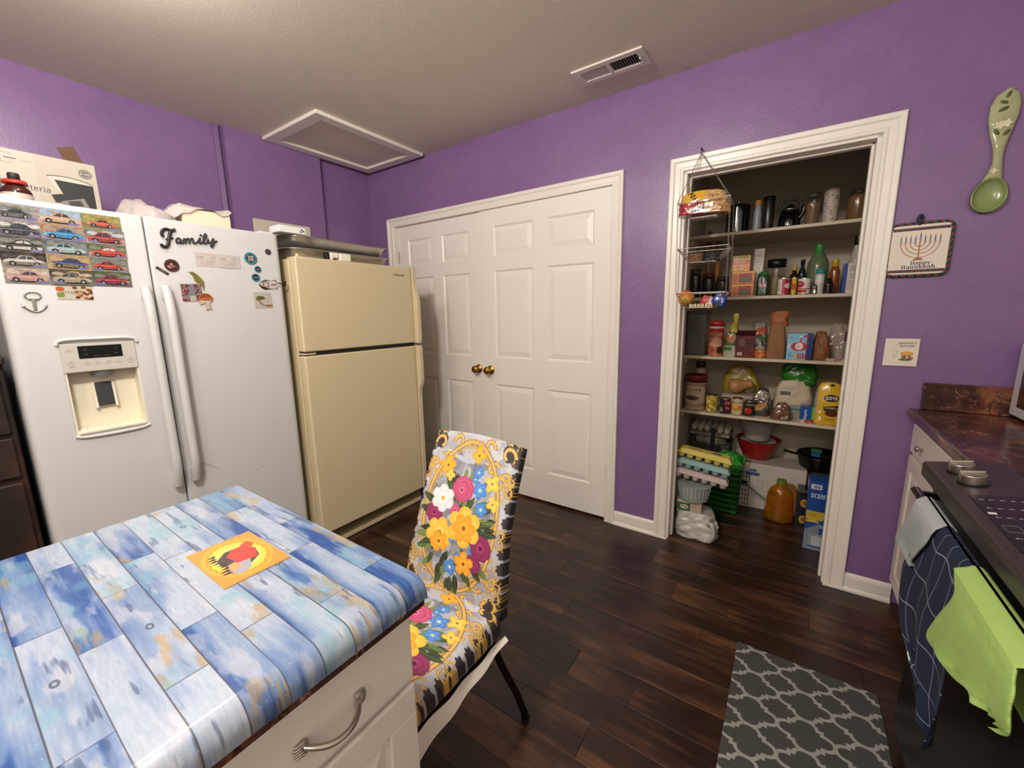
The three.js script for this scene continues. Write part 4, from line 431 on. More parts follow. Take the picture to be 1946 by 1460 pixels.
function coverArt(g, w, h) {
  g.lineJoin = 'round'; rect(g, 0, 0, w, h, '#a8a9b1'); const wash = (n, k, x0, y0, ww, hh, cols, rx, ry) => { for (let i = 0; i < n; i++) blob(g, x0 + hash(i, 1, k) * ww, y0 + hash(i, 2, k) * hh, rx * (0.4 + hash(i, 3, k)), ry * (0.4 + hash(i, 4, k)), cols[i % cols.length], hash(i, 5, k) * 3); };
  wash(260, 201, 0, 0, w, h, ['#b9bac1', '#9d9ea7', '#aeafb7', '#9596a0'], 46, 22);
  const cx = w / 2, cy = h * 0.49, rx = w * 0.395, ry = h * 0.43; g.save(); g.beginPath(); g.ellipse(cx, cy, rx, ry, 0, 0, 7); g.clip(); rect(g, 0, 0, w, h, '#8c8e97'); wash(320, 202, 0, 0, w, h, ['#9a9ca5', '#7d7f8a', '#a6a8b0', '#74767f', '#adafb7'], 50, 26); g.restore();
  // scalloped dark fields of the print behind the gold scrollwork
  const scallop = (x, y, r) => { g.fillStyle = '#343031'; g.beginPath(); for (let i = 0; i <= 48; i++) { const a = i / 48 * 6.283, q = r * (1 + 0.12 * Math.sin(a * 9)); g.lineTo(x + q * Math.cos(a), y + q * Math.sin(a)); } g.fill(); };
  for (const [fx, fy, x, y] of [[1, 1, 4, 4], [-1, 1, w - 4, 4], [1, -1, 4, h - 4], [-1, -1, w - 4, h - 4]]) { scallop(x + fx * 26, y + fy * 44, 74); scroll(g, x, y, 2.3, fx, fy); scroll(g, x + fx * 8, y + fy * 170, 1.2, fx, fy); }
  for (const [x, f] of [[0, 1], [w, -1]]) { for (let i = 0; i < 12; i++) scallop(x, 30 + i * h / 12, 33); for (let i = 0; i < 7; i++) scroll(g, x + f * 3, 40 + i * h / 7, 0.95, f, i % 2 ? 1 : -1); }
  rope(g, () => g.ellipse(cx, cy, rx, ry, 0, 0, 7), 22); rope(g, () => g.ellipse(cx, cy, rx - 18, ry - 20, 0, 0, 7), 7); for (const [y, f] of [[cy - ry, 1], [cy + ry, -1]]) { scroll(g, cx, y - 20 * f, 0.6, 1, f); scroll(g, cx, y - 20 * f, 0.6, -1, f); } for (const [x, f] of [[cx - rx, 1], [cx + rx, -1]]) { scroll(g, x - 18 * f, cy, 0.5, f, 1); scroll(g, x - 18 * f, cy, 0.5, f, -1); }
  g.lineCap = 'round'; const stem = (a, b, c, d) => { g.strokeStyle = '#48552e'; g.lineWidth = 4; g.beginPath(); g.moveTo(a, b); g.quadraticCurveTo((a + c) / 2 + 20, (b + d) / 2, c, d); g.stroke(); };
  const U = w / 600 * 1.12; const P = (x, y) => [cx + x * U, cy + y * U]; for (const [a, b, c, d] of [[0, 0, 30, -300], [0, 0, -120, -210], [20, -20, 150, -190], [40, 0, 170, -110], [0, 40, -40, 260], [20, 40, 60, 270]]) stem(...P(a, b), ...P(c, d));
  for (let i = 0; i < 70; i++) { const a = hash(i, 1, 12) * 6.283, r = 70 + 125 * hash(i, 2, 12); leaf(g, ...P(Math.cos(a) * r * 0.85, Math.sin(a) * r * 1.25 + 60), (64 + 44 * hash(i, 3, 12)) * U, a, ['#2f3f28', '#4f6a35', '#22301f', '#6e8046', '#394b2c'][i % 5]); }
  const F = (x, y, r, ...c) => flower(g, ...P(x, y), r * U, ...c); const OR = ['#e08a1c', '#f8c64a', '#a04c10'], YE = ['#eaa52a', '#ffe07a', '#b0641a'], PK = ['#a8305c', '#e88aa8', '#7c1c40'], BL = ['#2a66b4', '#7cb4ea', '#f0d88a'], WH = ['#c9c6c8', '#fbfaf8', '#d9a83a'], MG = ['#6e1c48', '#b8487c', '#4c1030'];
  F(40, -306, 44, ...OR, 4); F(-128, -226, 50, ...OR, 5); F(-100, -180, 30, ...YE, 4); F(150, -190, 46, ...YE, 4, 0.6); F(176, -100, 38, ...YE, 4, 1.2); for (const [x, y, r] of [[62, -226, 30], [90, -146, 44], [116, -60, 38], [50, -190, 20], [-6, 250, 40], [116, 150, 34], [30, 190, 24], [-20, 120, 18]]) F(x, y, r, ...BL, 5, x);
  F(-8, -130, 66, ...PK, 9); F(-14, -124, 44, ...PK, 8, 0.4); F(-150, 20, 54, ...MG, 7); F(-30, -20, 34, ...PK, 7); F(150, 110, 60, ...MG, 9); F(120, 190, 44, ...MG, 8); F(-114, -60, 72, ...WH, 6); F(-96, 110, 82, ...YE, 6, 0.3); F(-90, 150, 54, ...OR, 5, 0.9); F(40, 44, 100, ...YE, 6); F(40, 50, 70, ...OR, 6, 0.5); F(66, 210, 58, ...OR, 5); leaf(g, ...P(-70, 250), 80 * U, 1.6, '#24331f'); leaf(g, ...P(0, 290), 90 * U, 1.5, '#2d3b26'); leaf(g, ...P(-110, 210), 70 * U, 1.9, '#33452b');
}
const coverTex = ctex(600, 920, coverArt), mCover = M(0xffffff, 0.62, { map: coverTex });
{
  const c = thing('dining_chair', 'dining chair in a stretch cover printed with gold frames and flowers', 'chair', [2.205, 0, 1.50]);
  const S1 = 30, R1 = 40, pos = [], uv = [], idx = []; const ctr = (t) => [0.44 + 0.50 * t - 0.02 * t * t, -0.010 - 0.085 * t - 0.075 * t * t]; // y, z of the mid line
  const halfW = (t) => 0.200 - 0.018 * sst(0.05, 0.5, t) + 0.0 * t, thick = (t) => 0.042 - 0.016 * t;
  for (let j = 0; j <= S1; j++) { const t = j / S1, [y, z] = ctr(t), [y2, z2] = ctr(t + 0.01), L = Math.hypot(y2 - y, z2 - z), ny = -(z2 - z) / L, nz = (y2 - y) / L; for (let i = 0; i <= R1; i++) { const a = i / R1 * 6.28318, n = 5, cc = Math.cos(a), ss = Math.sin(a); const q = 1 / Math.pow(Math.pow(Math.abs(cc), n) + Math.pow(Math.abs(ss), n), 1 / n); const X = cc * q * halfW(t), D = ss * q * thick(t), bowl = -0.012 * (1 - (X / 0.2) ** 2); const topy = t > 0.9 ? 0.016 * ((1 - (X / 0.19) ** 2)) * sst(0.9, 1, t) : 0; pos.push(X, y + ny * (D + bowl) + topy, z + nz * (D + bowl)); uv.push(X / (2 * halfW(t) * 1.02) + 0.5, 0.02 + 0.96 * t); } }
  for (let j = 0; j < S1; j++) for (let i = 0; i < R1; i++) { const a = j * (R1 + 1) + i; idx.push(a, a + 1, a + R1 + 1, a + 1, a + R1 + 2, a + R1 + 1); }
  for (const j of [0, S1]) { const [y, z] = ctr(j / S1), k = pos.length / 3; pos.push(0, y + (j ? 0.018 : 0), z); uv.push(0.5, j ? 0.99 : 0.01); for (let i = 0; i < R1; i++) { const a = j * (R1 + 1) + i; j ? idx.push(k, a, a + 1) : idx.push(k, a + 1, a); } }
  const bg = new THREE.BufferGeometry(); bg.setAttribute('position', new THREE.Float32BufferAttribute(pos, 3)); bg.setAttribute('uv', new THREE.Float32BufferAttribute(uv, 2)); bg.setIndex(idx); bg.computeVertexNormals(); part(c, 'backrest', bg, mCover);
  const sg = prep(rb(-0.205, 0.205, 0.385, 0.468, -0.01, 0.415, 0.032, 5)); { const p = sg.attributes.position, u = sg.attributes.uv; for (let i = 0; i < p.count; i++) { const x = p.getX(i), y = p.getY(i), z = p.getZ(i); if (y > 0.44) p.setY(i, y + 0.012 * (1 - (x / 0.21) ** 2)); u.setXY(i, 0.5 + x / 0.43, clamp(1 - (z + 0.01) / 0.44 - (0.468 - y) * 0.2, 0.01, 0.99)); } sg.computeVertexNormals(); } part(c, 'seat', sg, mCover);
  // pale lining at the hem of the cover
  const hem = new THREE.PlaneGeometry(0.42, 0.075, 30, 4).rotateY(Math.PI / 2); { const p = hem.attributes.position; for (let i = 0; i < p.count; i++) { const z = p.getZ(i), y = p.getY(i); p.setXYZ(i, 0.206 + (0.0375 - y) * 0.16 + 0.003 * Math.sin(z * 50), 0.394 - (0.0375 - y) * (0.14 + (z + 0.21) * 1.7), z + 0.205); } hem.computeVertexNormals(); } const h2 = hem.clone().scale(-1, 1, 1); const mHem = M(0xe8e2d8, 0.8, { side: THREE.DoubleSide }); part(c, 'hem', hem, mHem, 'pale fabric lining at the hem'); part(c, 'hem', h2, mHem);
  for (const s of [-1, 1]) { part(c, 'leg', tube([[s * 0.185, 0.39, 0.03], [s * 0.19, 0.30, 0.00], [s * 0.20, 0.12, -0.075], [s * 0.205, 0.006, -0.115]], 0.0115, 24, 8), mDarkMetal); part(c, 'leg', tube([[s * 0.185, 0.39, 0.36], [s * 0.19, 0.2, 0.38], [s * 0.195, 0.006, 0.40]], 0.0115, 16, 8), mDarkMetal); }
  part(c, 'stretcher', merge(bar([-0.19, 0.36, 0.04], [0.19, 0.36, 0.04], 0.009), bar([-0.19, 0.36, 0.36], [0.19, 0.36, 0.36], 0.009), bar([-0.187, 0.37, 0.03], [-0.187, 0.37, 0.37], 0.009), bar([0.187, 0.37, 0.03], [0.187, 0.37, 0.37], 0.009)), mDarkMetal);
  for (const [x, z] of [[-0.205, -0.115], [0.205, -0.115], [-0.195, 0.40], [0.195, 0.40]]) part(c, 'foot_cap', cyl(0.014, 0.013, 0.018, 12).translate(x, 0, z), mBlack);
}

// ---------------------------------------------------------------- rug
{
  const rx = 0.43, rz = 1.22, ppm = 1500; const RWp = Math.round(rx * ppm), RHp = Math.round(rz * ppm);
  const tx = ctex(RWp, RHp, (g, w, h) => {
    rect(g, 0, 0, w, h, '#403f3c'); const id = g.getImageData(0, 0, w, h); for (let i = 0; i < id.data.length; i += 4) { const n = (hash(i, i >> 9, 3) - 0.5) * 16; for (let k = 0; k < 3; k++) id.data[i + k] += n; } g.putImageData(id, 0, 0);
    g.strokeStyle = '#92918b'; g.lineWidth = 0.0108 * ppm; g.lineJoin = 'miter'; const PX = 0.15 * ppm, PZ = 0.1155 * ppm; const a = PX * 0.5, b = PZ * 0.5;
    const cell = (cx, cy) => { g.beginPath(); const quad = [[0, b * 1.0], [a * 0.26, b * 0.92], [a * 0.40, b * 0.62], [a * 0.56, b * 0.66], [a * 0.54, b * 0.42], [a * 0.84, b * 0.30], [a * 1.0, 0]]; const pts = []; for (const [sx, sy, rev] of [[1, 1, 0], [1, -1, 1], [-1, -1, 0], [-1, 1, 1]]) { const q = rev ? [...quad].reverse() : quad; for (const [x, y] of q) pts.push([cx + sx * x, cy - sy * y]); } 
      for (const [sx, sy] of [[1, 1], [1, -1], [-1, -1], [-1, 1]]) { g.beginPath(); g.moveTo(cx, cy - sy * b); g.bezierCurveTo(cx + sx * a * 0.22, cy - sy * b, cx + sx * a * 0.40, cy - sy * b * 0.88, cx + sx * a * 0.42, cy - sy * b * 0.60); g.lineTo(cx + sx * a * 0.57, cy - sy * b * 0.62); g.lineTo(cx + sx * a * 0.57, cy - sy * b * 0.42); g.bezierCurveTo(cx + sx * a * 0.86, cy - sy * b * 0.40, cx + sx * a, cy - sy * b * 0.22, cx + sx * a, cy); g.stroke(); } };
    const x0 = (3.034 - 2.965) * ppm, z0 = (0.726 - 0.65) * ppm; g.save(); g.beginPath(); g.rect(0, 6, w, h); g.clip(); for (let j = -1; j < 12; j++) for (let i = -1; i < 4; i++) { cell(x0 + i * PX, z0 + j * PZ); } g.restore(); });
  const g = artless(rb(0, rx, 0.0006, 0.011, 0, rz, 0.004, 2), rx, rz); const m = M(0xffffff, 0.85, { map: tx, bumpMap: bumpOf(20), bumpScale: 0.0005 });
  solo('floor_mat', g, m, 'dark grey floor mat with a pale quatrefoil lattice', 'mat', [2.965, 0, 0.65]);
}
function artless(g, w, d) { g = prep(g); const p = g.attributes.position, u = g.attributes.uv; for (let i = 0; i < p.count; i++) u.setXY(i, p.getX(i) / w, 1 - p.getZ(i) / d); return g; }

// ---------------------------------------------------------------- right-hand counter, range, microwave
const CX = 3.477, CABX = 3.50, SZ0 = 0.822, SZ1 = 1.582, SX = 3.376;
{
  const mC = M(0xd9cfc2, 0.42);
  function baseCab(label, z0, z1) { const t = thing('base_cabinet', label, 'cabinet', [0, 0, 0]); part(t, 'carcass', rb(CABX + 0.018, RX - 0.005, 0.09, 0.872, z0, z1, 0.002), mC); part(t, 'toe_kick', bx(CABX + 0.07, RX - 0.1, 0, 0.09, z0, z1), M(0x2a2420, 0.8)); const dr = part(t, 'drawer', rb(CABX, CABX + 0.018, 0.73, 0.852, z0 + 0.01, z1 - 0.01, 0.005), mC); part(dr, 'knob', xf(lathe([[0, 0], [0.006, 0], [0.005, 0.01], [0.012, 0.016], [0.012, 0.022], [0, 0.026]], 20), [CABX, 0.79, z0 + 0.25 > z1 ? (z0 + z1) / 2 : z0 + 0.2], [0, 0, Math.PI / 2]), mSteel); const d = part(t, 'door', merge(rb(CABX + 0.009, CABX + 0.018, 0.12, 0.715, z0 + 0.01, z1 - 0.01, 0.003), rb(CABX, CABX + 0.0095, 0.18, 0.655, z0 + 0.01, z0 + 0.065, 0.002), rb(CABX, CABX + 0.0095, 0.18, 0.655, z1 - 0.065, z1 - 0.01, 0.002), rb(CABX, CABX + 0.0095, 0.655, 0.715, z0 + 0.01, z1 - 0.01, 0.003), rb(CABX, CABX + 0.0095, 0.12, 0.18, z0 + 0.01, z1 - 0.01, 0.003)), mC); part(d, 'panel', xf(frustum(-(z1 - z0) / 2 + 0.07, (z1 - z0) / 2 - 0.07, 0.185, 0.65, 0, 0.006, 0.02), [CABX + 0.009, 0, (z0 + z1) / 2], [0, -Math.PI / 2, 0]), mC); return t; }
  baseCab('cream base cabinet between the purple wall and the range', 0.012, SZ0 - 0.006); baseCab('cream base cabinet beside the range, away from the pantry', SZ1 + 0.006, 2.45); 
  const top = (label, z0, z1, back) => { const t = thing('worktop', label, 'worktop', [0, 0, 0]); part(t, 'slab', worldUV(rb(CX, RX - 0.004, 0.874, 0.914, z0, z1, 0.012, 3), 2.2), mMarble); solo('backsplash', worldUV(rb(RX - 0.026, RX - 0.003, 0.9145, 1.025, z0 + (back ? 0.022 : 0), z1, 0.004), 2.2), mMarble, back ? 'marbled upstand on the side wall behind the microwave' : 'marbled upstand on the side wall past the range', 'backsplash'); if (back) solo('backsplash', worldUV(rb(3.512, RX - 0.003, 0.9145, 1.026, 0.003, 0.024, 0.004), 2.2), mMarble, 'marbled upstand on the purple wall below the burger plate', 'backsplash'); return t; };
  top('dark red brown marbled worktop in the corner by the pantry wall', 0.003, SZ0 - 0.006, true); top('dark red brown marbled worktop past the range', SZ1 + 0.006, 2.46, false);
  // microwave
  const mw = thing('microwave', 'white microwave oven on the marbled worktop', 'microwave', [3.75, 0.915, 0.036]); part(mw, 'case', rb(0.012, 0.345, 0.012, 0.285, 0, 0.48, 0.006), mWhite); const md = part(mw, 'door', rb(0, 0.012, 0.014, 0.283, 0.002, 0.478, 0.006), mWhite); part(md, 'window', rb(-0.002, 0.002, 0.05, 0.25, 0.06, 0.33, 0.004), mBlackGloss, 'dark door window'); part(md, 'handle', rb(-0.02, 0, 0.05, 0.25, 0.345, 0.362, 0.006), mWhite); part(mw, 'keypad', rb(-0.002, 0.002, 0.04, 0.26, 0.385, 0.465, 0.003), M(0x24262a, 0.3)); for (const x of [0.05, 0.31]) for (const z of [0.05, 0.43]) part(mw, 'foot', cyl(0.012, 0.012, 0.014, 10).translate(x, -0.0008, z), mBlack);
}
{
  const r = thing('range', 'black slide in range with steel knobs and towels on its handle', 'stove', [0, 0, 0]); const mBody = M(0x141312, 0.45), mPanel = M(0x3b3330, 0.34, { metalness: 0.25 });
  part(r, 'body', rb(3.425, RX - 0.03, 0.03, 0.905, SZ0, SZ1, 0.004), mBody); part(r, 'cooktop', rb(3.515, RX - 0.04, 0.905, 0.922, SZ0 - 0.004, SZ1 + 0.004, 0.004), mBlackGloss);
  // sloping front control panel
  const sh = new THREE.Shape(); sh.moveTo(SX, 0.878); sh.lineTo(SX - 0.001, 0.905); sh.quadraticCurveTo(SX, 0.912, SX + 0.008, 0.9135); sh.lineTo(3.52, 0.935); sh.lineTo(3.52, 0.86); sh.lineTo(3.43, 0.86); sh.closePath(); const pg = new THREE.ExtrudeGeometry(sh, { depth: SZ1 - SZ0 + 0.006, bevelEnabled: true, bevelSize: 0.002, bevelThickness: 0.002, bevelSegments: 2 }).translate(0, 0, SZ0 - 0.003); const panel = part(r, 'control_panel', pg, mPanel, 'dark brown sloping control panel');
  const dir = new THREE.Vector3(-0.0215, 0.1365, 0).normalize(), rz = Math.atan2(0.0215, 0.1365);
  const py = (x) => 0.9135 + (x - 3.384) * (0.0215 / 0.136);
  for (const z of [0.905, 0.985, 1.42, 1.50]) { const k = new THREE.Group(); k.name = 'knob'; k.position.set(3.428, py(3.428), z); k.rotation.z = rz; r.add(k); part(k, 'skirt', lathe([[0, 0], [0.027, 0], [0.027, 0.006], [0.024, 0.007], [0, 0.007]], 28), mBlack); part(k, 'dial', lathe([[0.0235, 0.006], [0.0245, 0.008], [0.0245, 0.024], [0.023, 0.027], [0, 0.027]], 32), mSteel, 'brushed steel dial'); part(k, 'grip', rb(-0.022, 0.022, 0.026, 0.034, -0.004, 0.004, 0.003), mSteel); }
  const key = sheetB.cell(300, 220, '#1b1918', (g, w, h) => { rect(g, 0, 0, w, h, '#1b1918'); for (let j = 0; j < 5; j++) for (let i = 0; i < 6; i++) { if (j === 3 && i < 2) continue; rect(g, 24 + i * 44 + (hash(i, j, 3) * 6 | 0), 22 + j * 38, 12, 3, '#b9b4ae'); rect(g, 40 + i * 44, 22 + j * 38, 9, 3, '#8f8a84'); } g.strokeStyle = '#8a8680'; g.lineWidth = 2; g.beginPath(); g.roundRect(20, 130, 60, 24, 4); g.stroke(); rect(g, 96, 176, 40, 8, '#cfcac4'); rect(g, 10, 80, 36, 9, '#d9d4ce'); });
  { const g = new THREE.BoxGeometry(0.105, 0.001, 0.27); const k = artUV(g, key, 'y'); part(panel, 'keypad', xf(k, [3.452, py(3.452) + 0.0034, 1.20], [0, 0, rz]), glossB, 'black touch keypad with pale markings'); }
  const mOven = M(0x080808, 0.36); part(r, 'oven_door', rb(3.400, 3.432, 0.305, 0.862, SZ0 + 0.004, SZ1 - 0.004, 0.006), mOven, 'black glass oven door'); part(r, 'storage_drawer', rb(3.402, 3.43, 0.075, 0.297, SZ0 + 0.004, SZ1 - 0.004, 0.006), mOven, 'black storage drawer'); part(r, 'kick_panel', bx(3.45, 3.47, 0.002, 0.075, SZ0 + 0.02, SZ1 - 0.02), mBlack);
  part(r, 'handle', merge(bar([3.362, 0.838, SZ0 + 0.03], [3.362, 0.838, SZ1 - 0.03], 0.011, 14), rb(3.360, 3.402, 0.830, 0.846, SZ0 + 0.045, SZ0 + 0.065, 0.004), rb(3.360, 3.402, 0.830, 0.846, SZ1 - 0.065, SZ1 - 0.045, 0.004)), mBlackGloss);
  part(r, 'rear_vent', rb(RX - 0.09, RX - 0.03, 0.92, 0.95, SZ0, SZ1, 0.006), mBody);
  for (const [x, z, q] of [[3.66, 1.0, 0.1], [3.66, 1.40, 0.08], [3.93, 1.0, 0.075], [3.93, 1.40, 0.1]]) part(r, 'burner_ring', new THREE.TorusGeometry(q, 0.001, 6, 48).rotateX(Math.PI / 2).translate(x, 0.922, z), mGrey);
}
// towels: sheets hanging over the oven handle. left and right edges are polylines in the hanging plane
function towel(name, label, L, Rr, mat, bx0, folds, texUV = 1, back = 0.16) {
  const NS = 40, NT = 44, th = 0.0035; const along = (P, t) => { const p = new THREE.SplineCurve(P.map(([a, b]) => new THREE.Vector2(a, b))).getPoint(t); return [p.x, p.y]; };
  const grid = []; const RB = 0.0135, barX = 3.362, barY = 0.838; const NB = 8;
  for (let j = -NB; j <= NT; j++) { const row = []; for (let i = 0; i <= NS; i++) { const s = i / NS; if (j >= 0) { const t = j / NT, a = along(L, t), b = along(Rr, t); const z = a[0] + (b[0] - a[0]) * s, y = a[1] + (b[1] - a[1]) * s; const f = folds(s, t) * sst(0, 0.25, t); row.push([bx0 - f - 0.004 * sst(0, 0.1, t), y, z]); } else { const q = -j / NB, a = along(L, 0), b = along(Rr, 0); const z = a[0] + (b[0] - a[0]) * s; const ang = Math.PI * Math.min(1, q * 1.6); const y0 = a[1] + (b[1] - a[1]) * s; let x = barX - RB * Math.cos(ang), y = y0 + (RB + barY - y0 > -1 ? 1 : 1) * Math.sin(ang) * RB * 1.1; if (q > 0.625) y = y0 - (q - 0.625) / 0.375 * back; if (ang < 0.3) x = bx0 + (x - bx0) * (ang / 0.3); row.push([Math.min(x, 3.397), y, z]); } } grid.push(row); }
  const pos = [], uv = [], idx = [], W = NS + 1, n = grid.length; for (const sd of [0, 1]) grid.forEach((row, j) => row.forEach((p, i) => { pos.push(p[0] + (sd ? th : 0), p[1], p[2]); uv.push(i / NS * texUV, 1 - j / (n - 1) * texUV); })); const B = n * W;
  for (let j = 0; j < n - 1; j++) for (let i = 0; i < NS; i++) { const a = j * W + i; idx.push(a, a + W, a + 1, a + 1, a + W, a + W + 1); idx.push(B + a, B + a + 1, B + a + W, B + a + 1, B + a + W + 1, B + a + W); }
  for (let j = 0; j < n - 1; j++) for (const i of [0, NS]) { const a = j * W + i, b = a + W; i ? idx.push(a, b, B + a, b, B + b, B + a) : idx.push(a, B + a, b, b, B + a, B + b); } for (const j of [0, n - 1]) for (let i = 0; i < NS; i++) { const a = j * W + i; j ? idx.push(a, B + a, a + 1, a + 1, B + a, B + a + 1) : idx.push(a, a + 1, B + a, a + 1, B + a + 1, B + a); }
  const g = new THREE.BufferGeometry(); g.setAttribute('position', new THREE.Float32BufferAttribute(pos, 3)); g.setAttribute('uv', new THREE.Float32BufferAttribute(uv, 2)); g.setIndex(idx); g.computeVertexNormals(); mat.side = THREE.DoubleSide; return solo(name, g, mat, label, 'towel');
}
{
  const px = (x) => (u, v) => { const p = on('x', x, u, v); return [p.z, p.y]; };
  const terry = (c, b = 0.0012) => MP(c, 0.95, { bumpMap: bumpOf(9), bumpScale: b, sheen: 0.3, sheenRoughness: 0.8, sheenColor: new THREE.Color(c) });
  const A = px(3.340), navyTex = ctex(512, 512, (g, w, h) => { rect(g, 0, 0, w, h, '#0f1a36'); g.strokeStyle = '#98a0ae'; g.lineWidth = 2.6; for (let k = 0; k < 6; k++) { g.beginPath(); for (let i = 0; i <= 40; i++) { const t = i / 40; g.lineTo(30 + k * 92 + 7 * Math.sin(t * 17 + k), t * h); } g.stroke(); g.beginPath(); for (let i = 0; i <= 40; i++) { const t = i / 40; g.lineTo(t * w, 20 + k * 90 + 7 * Math.sin(t * 15 + k * 2)); } g.stroke(); } rect(g, 30, 430, 34, 20, '#d9d9d6'); });
  const nv = M(0xffffff, 0.95, { map: navyTex, bumpMap: bumpOf(9), bumpScale: 0.001 });
  const N = px(3.348); towel('dish_towel', 'navy towel with a white line grid on the oven handle', [N(1764, 985), N(1745, 1030), N(1722, 1080), N(1717, 1160), N(1738, 1230), N(1763, 1300)].map((p, i) => (i ? p : [p[0], 0.842])), [[1.335, 0.842], [1.335, 0.74], [1.335, 0.64], [1.335, 0.56], [1.32, 0.50], [1.30, 0.43]], nv, 3.348, (s, t) => 0.012 * Math.sin(s * 13) * t + 0.004);
  const G = px(3.338); towel('microfibre_cloth', 'pale grey blue cloth folded over the end of the oven handle', [[0.955, 0.846], ...[[1737, 965], [1720, 1000], [1707, 1024], [1722, 1050], [1736, 1078]].map((p) => G(...p))], [[1.13, 0.846], [1.115, 0.80], [1.09, 0.77], [1.07, 0.745], [1.05, 0.72], G(1740, 1076)], terry(0xa8adae), 3.342, (s, t) => 0.004 + 0.006 * Math.sin(s * 7 + 1) * t, 1, 0.1);
  const E = px(3.322); const gz = [[1.30, 0.846], E(1806, 1130), E(1776, 1175), E(1759, 1212), E(1800, 1262), E(1850, 1300), E(1866, 1335)]; towel('microfibre_cloth', 'bright lime green towel draped over the oven handle', gz, [[1.565, 0.846], [1.60, 0.825], [1.61, 0.805], [1.62, 0.79], [1.62, 0.78], [1.61, 0.77], [1.59, 0.76]], terry(0x9ab763), 3.334, (s, t) => 0.006 + 0.016 * Math.pow(Math.max(0, Math.sin(s * 7.5 - 0.2)), 2) * t + 0.003 * Math.sin(s * 21 + t * 4) * t, 1, 0.12);
}

